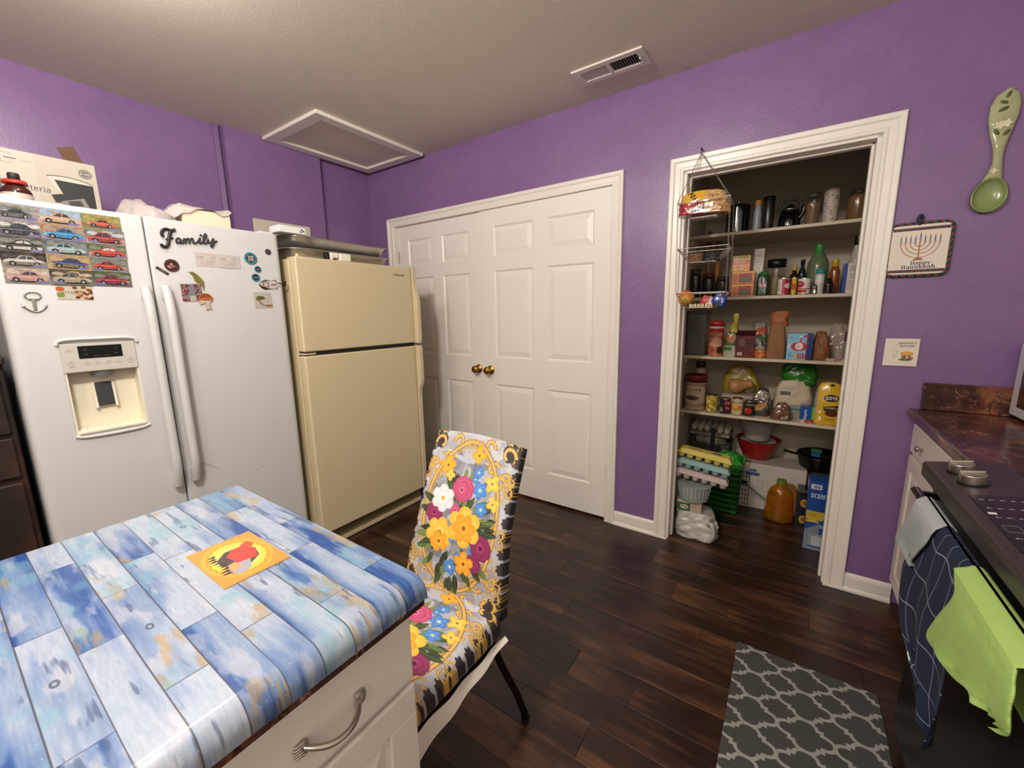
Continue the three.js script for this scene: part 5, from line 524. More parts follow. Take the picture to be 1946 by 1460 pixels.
// ---------------------------------------------------------------- on the wall right of the pantry
{
  // ceramic spoon
  const P = (u, v) => { const p = on('z', 0.02, u, v); return [p.x, p.y]; };
  const s = thing('ceramic_spoon', 'large green ceramic spoon rest with sculpted handle hung on the wall', 'spoon', [0, 0, 0]);
  const bowlC = P(1879, 371), top = P(1919, 172), neck = P(1897, 300), root = P(1891, 328); const mG = MP(0x7f8f55, 0.25, { clearcoat: 0.5, clearcoatRoughness: 0.15 }), mG2 = MP(0xa9ac80, 0.35, { clearcoat: 0.3, bumpMap: bumpOf(2), bumpScale: 0.002 });
  const dx = neck[0] - bowlC[0], dy = neck[1] - bowlC[1], ang = Math.atan2(dy, dx) - Math.PI / 2; const BL = 0.062, BW = 0.047; const bg = new THREE.SphereGeometry(1, 40, 24); { const p = bg.attributes.position; for (let i = 0; i < p.count; i++) { let x = p.getX(i), y = p.getY(i), z = p.getZ(i); const r = Math.hypot(x, y); p.setXYZ(i, x * BW * (1 - 0.1 * y), y * BL, z < 0 ? z * 0.014 : 0.006 + (r < 0.86 ? -0.016 * Math.sqrt(1 - (r / 0.86) ** 2) : 0.005 * Math.sin((r - 0.86) / 0.14 * Math.PI))); } bg.computeVertexNormals(); } bg.rotateZ(ang).translate(bowlC[0], bowlC[1], 0.018); part(s, 'bowl', bg, mG);
  const cells = [[P(1886, 342), 0.026], [root, 0.019], [P(1896, 312), 0.0135], [neck, 0.0125], [P(1900, 278), 0.016], [P(1902, 255), 0.026], [P(1908, 222), 0.038], [P(1913, 196), 0.038], [P(1917, 178), 0.028], [[top[0], top[1] + 0.008], 0.006]]; const pos = [], idx = [], K = 16; cells.forEach(([c, w]) => { for (let i = 0; i < K; i++) { const a = i / K * 6.283; pos.push(c[0] + Math.cos(a) * w, c[1] - Math.cos(a) * w * Math.tan(-ang) * 0, 0.014 + Math.sin(a) * 0.011); } }); for (let j = 0; j < cells.length - 1; j++) for (let i = 0; i < K; i++) { const a = j * K + i, b = j * K + (i + 1) % K; idx.push(a, b, a + K, b, b + K, a + K); } const cap = pos.length / 3; pos.push(cells[9][0][0], cells[9][0][1] + 0.004, 0.014); for (let i = 0; i < K; i++) idx.push(9 * K + i, 9 * K + (i + 1) % K, cap); const hg = new THREE.BufferGeometry(); hg.setAttribute('position', new THREE.Float32BufferAttribute(pos, 3)); hg.setAttribute('uv', new THREE.Float32BufferAttribute(pos.flatMap((v, i) => (i % 3 === 0 ? [v * 9, pos[i + 1] * 9] : [])), 2)); hg.setIndex(idx); hg.computeVertexNormals(); part(s, 'handle', hg, mG2);
  const cr = M(0xd9d2b0, 0.4), dk = M(0x4d5230, 0.4), fl = (c, x, y, r, n) => { for (let i = 0; i < n; i++) { const a = i / n * 6.283; c.push(xf(new THREE.SphereGeometry(r, 10, 8), [x + Math.cos(a) * r * 0.9, y + Math.sin(a) * r * 0.9, 0.026], [0, 0, a], [1.1, 0.7, 0.45])); } };
  const q1 = P(1899, 239), q2 = P(1913, 235), q3 = P(1888, 326), q4 = P(1907, 208), q5 = P(1917, 180); const c1 = [], c2 = [], c3 = [], d1 = []; fl(c1, q1[0], q1[1], 0.008, 5); fl(c2, q2[0], q2[1], 0.008, 5); fl(c3, q3[0], q3[1], 0.006, 4); part(s, 'flower', merge(c1), cr, 'cream relief flower'); part(s, 'flower', merge(c2), cr); part(s, 'flower', merge(c3), cr); for (const [q, a, l] of [[q4, 0.4, 0.014], [q5, 1.2, 0.012], [P(1893, 252), 2.2, 0.012], [P(1912, 252), 0.9, 0.012], [P(1908, 195), -0.5, 0.012]]) d1.push(xf(new THREE.SphereGeometry(l, 12, 8), [q[0], q[1], 0.0245], [0, 0, a], [1, 0.45, 0.22])); d1.forEach((g) => part(s, 'leaf', g, dk));
  part(s, 'hanger', bar([top[0], top[1] + 0.004, 0], [top[0], top[1] + 0.004, 0.016], 0.002), mSteel);
  // pot holder
  const h = thing('pot_holder', 'square pot holder with a menorah and Happy Hanukkah lettering', 'pot holder', [3.3465, 1.465, 0.003]); const W = 0.176, Hh = 0.197;
  const art = sheetB.cell(420, 460, '#d9cfc0', (g, w, h) => { rect(g, 0, 0, w, h, '#ded4c6'); for (const y of [30, 412]) { rect(g, 10, y, 400, 26, '#4a2c34'); for (let i = 0; i < 26; i++) rect(g, 14 + i * 15.5, y + 8 + (i % 2) * 4, 8, 6, i % 3 ? '#8a5a5c' : '#2c2e4a'); } g.strokeStyle = '#a5643a'; g.lineCap = 'round'; const cx = 214; for (let i = 1; i <= 4; i++) { g.lineWidth = 6; g.beginPath(); g.arc(cx, 168, i * 34, 0, Math.PI); g.stroke(); } g.lineWidth = 9; g.beginPath(); g.moveTo(cx, 140); g.lineTo(cx, 316); g.stroke(); poly(g, [[cx - 44, 328], [cx + 44, 328], [cx + 14, 304], [cx - 14, 304]], '#a5643a'); for (let i = -4; i <= 4; i++) { const x = cx + i * 34, y = i ? 168 : 140; g.lineWidth = 5; g.beginPath(); g.moveTo(x - 10, y); g.lineTo(x + 10, y); g.stroke(); rect(g, x - 4, y - 52, 8, 46, i % 2 ? '#2a3a6e' : '#3e5a4c'); if (i === 0) rect(g, x - 4, y - 52, 8, 46, '#2f3f8c'); blob(g, x, y - 62, 4, 9, '#c9804a'); } txt(g, 'Happy', 236, 352, 44, '#26264a', 'center', 'serif'); txt(g, 'Hanukkah', 222, 388, 46, '#26264a', 'center', 'serif'); });
  part(h, 'pad', artUV(rb(0, W, 0, Hh, 0, 0.012, 0.006, 3), art, 'z'), paperB); const rp = []; const cor = 0.02; const ring = []; for (const [cx, cy, a0] of [[W - cor, Hh - cor, 0], [cor, Hh - cor, 1.5708], [cor, cor, 3.1416], [W - cor, cor, 4.7124]]) for (let i = 0; i <= 5; i++) { const a = a0 + i / 5 * 1.5708; ring.push([cx + Math.cos(a) * (cor + 0.002), cy + Math.sin(a) * (cor + 0.002), 0.007]); }
  const cols = [M(0x24303e, 0.8), M(0x8a3a34, 0.8), M(0x3c5a4a, 0.8)]; const crv = new THREE.CatmullRomCurve3(ring.map((p) => V(...p)), true, 'centripetal'); for (let k = 0; k < 3; k++) { const pts = []; for (let i = 0; i < 260; i++) { const t = i / 260, c = crv.getPointAt(t), d = crv.getTangentAt(t), a = t * 6.283 * 30 + k * 2.094, n = V(-d.y, d.x, 0); pts.push([c.x + n.x * Math.cos(a) * 0.0036, c.y + n.y * Math.cos(a) * 0.0036, c.z + Math.sin(a) * 0.0036]); } part(h, 'corded_edge', tube(pts, 0.0038, 520, 6, true), cols[k]); }
  part(h, 'hanging_loop', xf(new THREE.TorusGeometry(0.012, 0.0055, 8, 24), [0.082, Hh + 0.016, 0.008], [0, 0.5, 0], [0.75, 1.35, 1]), cols[0]);
  // printed switch plate
  const pl = sheetB.cell(360, 380, '#d9d0bd', (g, w, h) => { rect(g, 0, 0, w, h, '#ddd5c4'); txt(g, "JOHNNIE'S", 232, 62, 36, '#4a4038'); txt(g, 'KITCHEN', 232, 102, 36, '#4a4038'); blob(g, 120, 92, 10, 4, '#8a8478'); g.strokeStyle = '#8a7f70'; g.lineWidth = 3; g.strokeRect(104, 160, 34, 70); rect(g, 98, 244, 30, 16, '#c9b078'); blob(g, 240, 206, 66, 32, '#c98a3a'); blob(g, 240, 196, 54, 20, '#dba552'); for (let i = 0; i < 12; i++) { blob(g, 232 + (i % 5) * 16 - 30, 240 + (i / 5 | 0) * 16, 15, 9, ['#5a7a34', '#b03a2c', '#7a4a2c', '#e0d8c0', '#35566a'][i % 5]); } blob(g, 280, 262, 34, 16, '#c04a3c'); blob(g, 230, 286, 70, 16, '#4d6a3c'); });
  const tp = thing('wall_plate', 'cream blank wall plate printed with lettering and a burger', 'wall plate', [3.3755, 1.088, 0.0005]); part(tp, 'plate', artUV(rb(0, 0.109, 0, 0.117, 0, 0.008, 0.004, 3), pl, 'z'), paperB);
}

// ---------------------------------------------------------------- pantry shelves
const SY = [1.784, 1.412, 1.048, 0.686];
const mShelf = M(0xc9bca4, 0.6, { bumpMap: bumpOf(3), bumpScale: 0.0003 });
['top shelf of the pantry, just under the door head', 'second pantry shelf holding oils and cans', 'third pantry shelf holding bags and cartons', 'lowest pantry shelf with squash and rice'].forEach((l, i) => { const s = thing('pantry_shelf', `painted wooden board, ${l}`, 'shelf', [PL, SY[i], PB]); part(s, 'board', worldUV(rb(0.002, PR - PL - 0.002, -0.018, 0, 0.002, ZF - PB, 0.003)), mShelf); for (const [a, b] of [[0.003, 0.021], [PR - PL - 0.021, PR - PL - 0.003]]) part(s, 'cleat', rb(a, b, -0.05, -0.018, 0.01, ZF - PB - 0.04, 0.002), mShelf); });
// box on the photo -> place and size on a shelf
function fit(u0, u1, vt, vb, Y, zdef) { const uc = (u0 + u1) / 2; let z = zdef ?? clamp(on('y', Y, uc, vb).z, PB + 0.1, ZF - 0.015); const vm = (vt + vb) / 2, x0 = on('z', z, u0, vm).x, x1 = on('z', z, u1, vm).x, t = on('z', z, uc, vt).y; return { x: (x0 + x1) / 2, z, w: x1 - x0, h: t - Y, y: Y + 0.0004 }; }
const art = (w, h, base, draw) => sheetB.cell(w, h, base, draw);
function canOf(label, f, cell, group) { const r = f.w / 2 * 0.92, h = f.h, t = thing('tin_can', label, 'can', [f.x, f.y, f.z - r], 0, group); part(t, 'tin', lathe([[0, 0.002], [r - 0.003, 0.002], [r - 0.002, 0], [r, 0.001], [r - 0.0008, 0.004], [r - 0.0008, h - 0.004], [r, h - 0.001], [r - 0.002, h], [r - 0.004, h - 0.004], [0, h - 0.004]], 28), mSteel); part(t, 'label', wrapUV(new THREE.CylinderGeometry(r, r, h - 0.010, 28, 1, true).rotateY(Math.PI).translate(0, h / 2, 0), cell), glossB); return t; }
function cartonOf(name, label, category, f, d, cell, turn = 0, mat = glossB, group) { return solo(name, artUV(rb(-f.w / 2, f.w / 2, 0, f.h, -d, 0, 0.0015, 1), cell, 'z'), mat, label, category, [f.x, f.y, f.z], turn, group); }
function bottleOf(name, label, f, prof, bodyMat, capMat, capAt, lab, capProf) { const r = f.w / 2, h = f.h, t = thing(name, label, 'bottle', [f.x, f.y, f.z - r]); part(t, 'body', lathe(prof.map(([a, b]) => [a * r, b * h]), 28), bodyMat); const [c0, cr] = capAt; part(t, 'cap', lathe((capProf ?? [[0, 1], [0.9, 1], [1, 0.94], [1, 0], [0, 0]]).map(([a, b]) => [a * cr * r, (c0 + (1 - c0) * b) * h]), 22), capMat); if (lab) part(t, 'label', wrapUV(new THREE.CylinderGeometry(lab.r * r, lab.r * r, (lab.y1 - lab.y0) * h, 28, 1, true).rotateY(Math.PI).translate(0, (lab.y0 + lab.y1) / 2 * h, 0), lab.cell), paperB); return t; }
// soft packet: a pinched, crumpled superellipsoid with its art on the front
function packGeo(w, h, d, o = {}) { const g = prep(mergeVertices(new THREE.BoxGeometry(2, 2, 2, 18, 20, 12))); const p = g.attributes.position, sd = o.seed ?? 1, cr = o.crumple ?? 0.12; for (let i = 0; i < p.count; i++) { let x = p.getX(i), y = p.getY(i), z = p.getZ(i); const pin = o.top ?? 0.35, t = (y + 1) / 2; const zr = 1 - Math.pow(t, o.topPow ?? 3) * (1 - pin) , xr = 1 - Math.pow(t, 3) * (1 - (o.topW ?? 0.9)); const rnd2 = Math.pow(Math.max(0, 1 - Math.pow(Math.abs(x), 4)), 0.35) * 0.75 + 0.25; const ry = Math.pow(Math.max(0, 1 - Math.pow(Math.abs(x), 5) * 0.5), 0.5); const n1 = fbm(x * 2.2 + sd * 3.7, y * 2.4 + z, sd + 30, 3) - 0.5, n2 = fbm(y * 2.3 + sd * 1.9, z * 2.2 + x, sd + 50, 3) - 0.5; const X = (x + n2 * cr * 1.2) * xr * w / 2, Y = t * h * ry + (t > 0.2 ? n1 * cr * h * 0.35 : 0) + (o.lean ? 0 : 0), Z = (z * zr * rnd2 + n1 * cr * 1.6) * d / 2; p.setXYZ(i, X + (o.lean ?? 0) * t * t * w, Math.max(0, Y), Z); } let q = mergeVertices(g.deleteAttribute('normal') && g.deleteAttribute('uv') ? g : g, 1e-5); q.computeVertexNormals(); return prep(q); }
function packOf(name, label, category, f, d, cell, mat, o) { const g = packGeo(f.w, f.h, d, o); return solo(name, cell ? artUV(g, cell, 'z', o?.all ?? -0.35) : g, mat ?? glossB, label, category, [f.x, f.y, f.z - d / 2], o?.turn ?? 0); }
const lab = (base, words, col, size, extra) => (g, w, h) => { rect(g, 0, 0, w, h, base); extra?.(g, w, h); words.forEach(([s, x, y, k]) => txt(g, s, x * w, y * h, (k ?? 1) * size, col)); };

// ---- top shelf, mostly in the dark
{
  const Y = SY[0], Z = -0.52;
  { const f = fit(1377, 1423, 384, 445, Y, Z); const t = thing('stock_pot', 'glossy black lidded pot on the top pantry shelf', 'pot', [f.x, f.y, f.z - f.w / 2]); const r = f.w / 2; part(t, 'body', lathe([[0, 0], [r * 0.92, 0], [r, 0.01], [r, f.h * 0.86], [r * 1.03, f.h * 0.88], [0, f.h * 0.88]], 36), mBlackGloss); part(t, 'lid', lathe([[r * 1.02, f.h * 0.88], [r, f.h * 0.92], [r * 0.4, f.h * 0.99], [0, f.h]], 36), mBlackGloss); part(t, 'knob', new THREE.SphereGeometry(0.012, 14, 10).translate(0, f.h + 0.01, 0), mSteel); }
  bottleOf('spray_bottle', 'slim white bottle with an orange cap on the top shelf', fit(1431, 1447, 380, 440, Y, Z), [[0, 0], [0.95, 0], [1, 0.02], [1, 0.6], [0.75, 0.72], [0.7, 0.86], [0, 0.86]], M(0x8f9296, 0.35), M(0xc98a2c, 0.4), [0.86, 0.8]);
  { const f = fit(1449, 1471, 371, 440, Y, Z); const t = thing('storage_canister', 'tall dark canister between the white bottle and kettle', 'canister', [f.x, f.y, f.z - f.w / 2]); const r = f.w / 2; part(t, 'body', lathe([[0, 0], [r, 0], [r, f.h * 0.86], [0, f.h * 0.86]], 26), M(0x231c18, 0.3)); part(t, 'lid', lathe([[0, f.h * 0.86], [r * 1.04, f.h * 0.86], [r * 1.04, f.h * 0.97], [0, f.h]], 26), mBlack); }
  { const f = fit(1475, 1526, 386, 440, Y, Z); const r = f.w / 2 * 0.88, t = thing('kettle', 'dark kettle with a shiny rim on the top shelf', 'kettle', [f.x, f.y, f.z - r]); part(t, 'body', lathe([[0, 0], [r * 0.95, 0], [r, 0.015], [r * 0.96, f.h * 0.5], [r * 0.72, f.h * 0.78], [0, f.h * 0.80]], 36), mBlackGloss); part(t, 'rim', xf(new THREE.TorusGeometry(r * 0.72, 0.004, 8, 32), [0, f.h * 0.79, 0], [Math.PI / 2, 0, 0]), mChrome); part(t, 'lid', lathe([[r * 0.7, f.h * 0.8], [r * 0.5, f.h * 0.9], [0.012, f.h * 0.93], [0.014, f.h], [0, f.h * 1.02]], 30), mBlackGloss); part(t, 'handle', tube([[-r * 0.7, f.h * 0.75, 0], [-r * 0.9, f.h * 1.02, 0], [0, f.h * 1.22, 0], [r * 0.9, f.h * 1.02, 0], [r * 0.7, f.h * 0.75, 0]], 0.007, 30, 8), mBlack); part(t, 'spout', tube([[r * 0.8, f.h * 0.4, 0.02], [r * 1.08, f.h * 0.6, 0.02], [r * 1.15, f.h * 0.8, 0.02]], 0.012, 16, 10), mBlackGloss); }
  { const f = fit(1530, 1559, 366, 440, Y, Z); const r = f.w / 2, t = thing('glass_jar', 'tall glass jar of brown powder beside the patterned canister', 'jar', [f.x, f.y, f.z - r]); part(t, 'contents', lathe([[0, 0.004], [r * 0.92, 0.004], [r * 0.92, f.h * 0.7], [0, f.h * 0.7]], 26), M(0x6b5138, 0.8)); part(t, 'glass', lathe([[0, 0], [r, 0], [r, f.h * 0.85], [r * 0.8, f.h * 0.9]], 28), mGlass); part(t, 'lid', lathe([[0, f.h * 0.88], [r * 0.86, f.h * 0.88], [r * 0.86, f.h * 0.99], [0, f.h]], 26), M(0x4a5140, 0.4)); }
  { const f = fit(1564, 1595, 356, 440, Y, Z); const r = f.w / 2, t = thing('storage_canister', 'cream canister with a dark flecked pattern on the top shelf', 'canister', [f.x, f.y, f.z - r]); const c = art(200, 140, '#a89a8c', (g, w, h) => { rect(g, 0, 0, w, h, '#b3a596'); for (let i = 0; i < 90; i++) blob(g, hash(i, 1, 31) * w, hash(i, 2, 31) * h, 3, 2.4, i % 3 ? '#4a3c34' : '#7d6a5c'); }); part(t, 'body', wrapUV(new THREE.CylinderGeometry(r, r * 0.97, f.h * 0.93, 30).rotateY(Math.PI).translate(0, f.h * 0.465, 0), c), paperB); part(t, 'lid', lathe([[r, f.h * 0.93], [r * 1.02, f.h * 0.94], [r, f.h * 0.99], [0, f.h]], 30), M(0x9a8b7c, 0.4)); part(t, 'knob', new THREE.SphereGeometry(0.008, 12, 8).translate(0, f.h + 0.006, 0), mChrome); }
  { const f = fit(1611, 1654, 358, 438, Y, Z); const r = f.w / 2, t = thing('glass_jar', 'wide amber glass jar at the end of the top shelf', 'jar', [f.x, f.y, f.z - r]); part(t, 'body', lathe([[0, 0], [r, 0], [r, f.h * 0.75], [r * 0.8, f.h * 0.86], [0, f.h * 0.87]], 30), MP(0x6e5232, 0.2, { clearcoat: 0.6 })); part(t, 'lid', lathe([[0, f.h * 0.86], [r * 0.82, f.h * 0.86], [r * 0.82, f.h * 0.98], [0, f.h]], 30), M(0x3a3128, 0.35)); }
}
// ---- second shelf
{
  const Y = SY[1], Z = -0.47;
  const box1 = art(150, 150, '#c9702c', (g, w, h) => { rect(g, 0, 0, w, h, '#d98a4a'); rect(g, 0, 0, w, 44, '#e3bf4a'); scrib(g, 8, 75, 20, 27, '#2c3a20'); rect(g, 0, 46, w, 34, '#b5363a'); lines(g, 14, 58, 120, 2, 10, '#e8d0a0', 4); for (let i = 0; i < 16; i++) blob(g, 20 + 110 * hash(i, 1, 8), 100 + 40 * hash(i, 2, 8), 14, 7, ['#d9a56a', '#c2713a', '#e2b98a'][i % 3]); });
  const box2 = art(180, 100, '#b5642c', (g, w, h) => { rect(g, 0, 0, w, h, '#c9742e'); rect(g, 0, 0, w, 16, '#d99a3c'); rect(g, 60, 18, 100, 70, '#8a2a24'); rect(g, 74, 50, 70, 30, '#3f6a34'); lines(g, 10, 30, 40, 5, 12, '#8a2f24', 5); });
  const fb = fit(1389, 1432, 540, 560, Y, Z); cartonOf('mix_box', 'lower of two stacked orange mix boxes on the second shelf', 'box', fb, 0.10, box2); const fb2 = { ...fb, y: fb.y + fb.h + 0.0006 }; cartonOf('mix_box', 'upper of two stacked orange mix boxes under the upright box', 'box', fb2, 0.10, box2); const f3 = fit(1392, 1426, 486, 517, fb2.y + fb2.h, Z - 0.01); cartonOf('mix_box', 'upright red and yellow dough mix box on stacked boxes', 'box', { ...f3, y: fb2.y + fb2.h + 0.0006 }, 0.05, box1);
  cartonOf('salt_carton', 'tall narrow white carton with a nutrition table on the second shelf', 'carton', fit(1431, 1450, 473, 560, Y, Z - 0.08), 0.06, art(90, 340, '#bdb5a8', (g, w, h) => { rect(g, 0, 0, w, h, '#cfc7ba'); scrib(g, 4, 45, 50, 26, '#a8545a'); g.strokeStyle = '#55504a'; g.lineWidth = 3; g.strokeRect(10, 96, 70, 180); lines(g, 16, 112, 58, 12, 13, '#6d675f', 3); }));
  { const f = fit(1456, 1492, 491, 560, Y, Z - 0.06); const r = f.w / 2, t = thing('glass_jar', 'wide glass jar with a flat black lid on the second shelf', 'jar', [f.x, f.y, f.z - r]); part(t, 'glass', lathe([[0, 0], [r * 0.95, 0], [r, 0.01], [r, f.h * 0.7], [r * 0.85, f.h * 0.78]], 30), mGlass); part(t, 'contents', lathe([[0, 0.004], [r * 0.9, 0.004], [r * 0.9, f.h * 0.5], [0, f.h * 0.52]], 26), M(0x7a6a4c, 0.9)); part(t, 'lid', lathe([[0, f.h * 0.77], [r, f.h * 0.77], [r * 1.02, f.h * 0.98], [0, f.h]], 30), mBlack); }
  { const f = fit(1437, 1461, 516, 560, Y, Z); packOf('sauce_pouch', 'dark green pouch with a small red label on the second shelf', 'pouch', f, 0.05, art(100, 160, '#23402a', (g, w, h) => { rect(g, 0, 0, w, h, '#20382a'); blob(g, 50, 90, 26, 14, '#b5545c'); rect(g, 0, 0, w, 22, '#2f6a3a'); lines(g, 24, 124, 50, 2, 12, '#7d9a7a', 4); }), glossB, { seed: 3, top: 0.3 }); }
  const redCan = art(260, 150, '#d2c8bc', (g, w, h) => { rect(g, 0, 0, w, h, '#d6ccc0'); rect(g, 120, 0, 90, h, '#a82c34'); lines(g, 40, 40, 70, 7, 12, '#6d5a58', 4); blob(g, 166, 70, 30, 26, '#d9c8b8'); rect(g, 0, 0, w, 8, '#a9a39a'); });
  canOf('white and red labelled tin beside the yellow tin', fit(1476, 1502, 528, 560, Y, Z), redCan, 'tins on the second shelf'); canOf('white tin with a round red emblem under the green oil bottle', fit(1515, 1542, 528, 560, Y, Z), art(260, 150, '#cfc6ba', (g, w, h) => { rect(g, 0, 0, w, h, '#d8d0c6'); blob(g, 96, 56, 36, 32, '#a8283a'); blob(g, 96, 50, 16, 10, '#d9808a'); rect(g, 0, 96, w, 10, '#a8342c'); lines(g, 150, 40, 50, 4, 13, '#8a827a', 5); rect(g, 56, 110, 90, 30, '#b03a2c'); }), 'tins on the second shelf'); canOf('slim bright yellow tin between two red and white tins', fit(1502, 1515, 527, 560, Y, Z - 0.05), art(200, 150, '#c9a02c', (g, w, h) => { rect(g, 0, 0, w, h, '#d2aa30'); rect(g, 80, 50, 40, 60, '#b5482c'); }), 'tins on the second shelf');
  const B = [[0, 0], [0.95, 0], [1, 0.02], [1, 0.56], [0.9, 0.66], [0.42, 0.78], [0.40, 0.9], [0, 0.9]];
  bottleOf('sauce_bottle', 'dark brown sauce bottle with a yellow cap behind the tins', fit(1498, 1519, 506, 560, Y, Z - 0.10), B, MP(0x2a1610, 0.12), M(0xc9a02c, 0.4), [0.86, 0.5]); bottleOf('oil_bottle', 'dark green oil bottle with a black cap', fit(1515, 1532, 493, 560, Y, Z - 0.13), [[0, 0], [1, 0], [1, 0.55], [0.85, 0.66], [0.4, 0.8], [0.38, 0.9], [0, 0.9]], MP(0x16241a, 0.1), mBlack, [0.86, 0.5]);
  bottleOf('vinegar_jug', 'large pale green bottle with a bright green cap', fit(1533, 1576, 463, 562, Y, Z - 0.13), [[0, 0], [0.95, 0], [1, 0.03], [1, 0.55], [0.93, 0.66], [0.55, 0.80], [0.34, 0.84], [0.34, 0.88], [0, 0.88]], MP(0x7d8a68, 0.18, { transmission: 0.35, thickness: 0 }), M(0x2f8a3c, 0.4), [0.82, 0.38]);
  { const f = fit(1549, 1567, 511, 560, Y, Z); const r = f.w / 2, t = thing('shaker', 'small clear shaker with a teal lid on the second shelf', 'shaker', [f.x, f.y, f.z - r]); part(t, 'body', lathe([[0, 0], [r, 0], [r, f.h * 0.8], [0, f.h * 0.8]], 24), M(0xbfb8ae, 0.3)); part(t, 'lid', lathe([[0, f.h * 0.8], [r * 1.03, f.h * 0.8], [r, f.h], [0, f.h]], 24), M(0x2c8a7c, 0.4)); part(t, 'label', cyl(r * 1.01, r * 1.01, f.h * 0.26, 24, true).translate(0, f.h * 0.45, 0), M(0xcfd2cc, 0.5)); }
  { const f = fit(1542, 1556, 540, 560, Y, Z + 0.005); const r = f.w / 2, t = thing('shaker', 'short steel pepper shaker at the shelf edge', 'shaker', [f.x, f.y, f.z - r]); part(t, 'body', lathe([[0, 0], [r * 0.9, 0], [r, f.h * 0.1], [r * 0.85, f.h * 0.7], [0, f.h * 0.7]], 20), mSteel); part(t, 'lid', lathe([[r * 0.9, f.h * 0.7], [r * 0.8, f.h * 0.9], [0, f.h]], 20), mChrome); }
  bottleOf('syrup_jug', 'dark syrup bottle in front of the honey bottle', fit(1566, 1584, 528, 560, Y, Z), B, MP(0x1e120c, 0.1, { clearcoat: 0.5 }), mBlack, [0.86, 0.5]); bottleOf('honey_bottle', 'amber honey bottle with a yellow cap', fit(1576, 1596, 493, 560, Y, Z - 0.06), [[0, 0], [0.92, 0], [1, 0.1], [0.9, 0.4], [1, 0.66], [0.6, 0.8], [0, 0.82]], MP(0x8a4c1c, 0.15, { clearcoat: 0.5 }), M(0xd2a02c, 0.4), [0.8, 0.62]);
  cartonOf('starch_box', 'blue and white box with a fact panel on the second shelf', 'box', fit(1602, 1640, 500, 559, Y, Z), 0.10, art(180, 240, '#2a3f86', (g, w, h) => { rect(g, 0, 0, w, h, '#d3ccc0'); rect(g, 0, 0, 34, h, '#2c4390'); lines(g, 48, 24, 116, 4, 12, '#77726a', 4); lines(g, 48, 90, 116, 3, 13, '#77726a', 3); g.strokeStyle = '#8a847a'; g.strokeRect(46, 140, 120, 70); lines(g, 52, 152, 106, 4, 14, '#8a847a', 3); })); bottleOf('bleach_jug', 'white jug with a black cap behind the blue box', fit(1611, 1645, 447, 560, Y, Z - 0.14), [[0, 0], [0.95, 0], [1, 0.03], [1, 0.5], [0.8, 0.62], [0.45, 0.82], [0.40, 0.88], [0, 0.88]], M(0xb9b4ab, 0.35), mBlack, [0.84, 0.46]);
  for (const [u0, u1, vt, c, l] of [[1338, 1352, 440, 0x8a5a34, 'brown wooden pepper mill at the dark end of the second shelf'], [1354, 1370, 455, 0xa06a38, 'lighter brown bottle beside the pepper mill']]) bottleOf('pepper_mill', l, fit(u0, u1, vt, 560, Y, Z - 0.15), [[0, 0], [1, 0], [0.95, 0.1], [0.6, 0.35], [0.75, 0.5], [0.5, 0.8], [0, 0.8]], M(c, 0.4), M(0x4a2c1a, 0.4), [0.8, 0.62]);
  for (const [u0, u1, vt, c, l] of [[1306, 1330, 512, 0x3a3630, 'squat dark jar behind the bottom basket'], [1332, 1356, 520, 0x5a1f22, 'dark red lidded jar behind the bottom basket'], [1358, 1384, 526, 0x2c2a26, 'low black tin behind the basket chain']]) { const f = fit(u0, u1, vt, 560, Y, Z - 0.08), r = f.w / 2, t = thing('preserve_jar', l, 'jar', [f.x, f.y, f.z - r]); part(t, 'body', lathe([[0, 0], [r, 0], [r, f.h * 0.75], [r * 0.85, f.h * 0.82], [0, f.h * 0.82]], 24), MP(0x2a2620, 0.15, { clearcoat: 0.4 })); part(t, 'lid', lathe([[0, f.h * 0.82], [r * 0.9, f.h * 0.82], [r * 0.9, f.h], [0, f.h]], 24), M(c, 0.4)); }
}
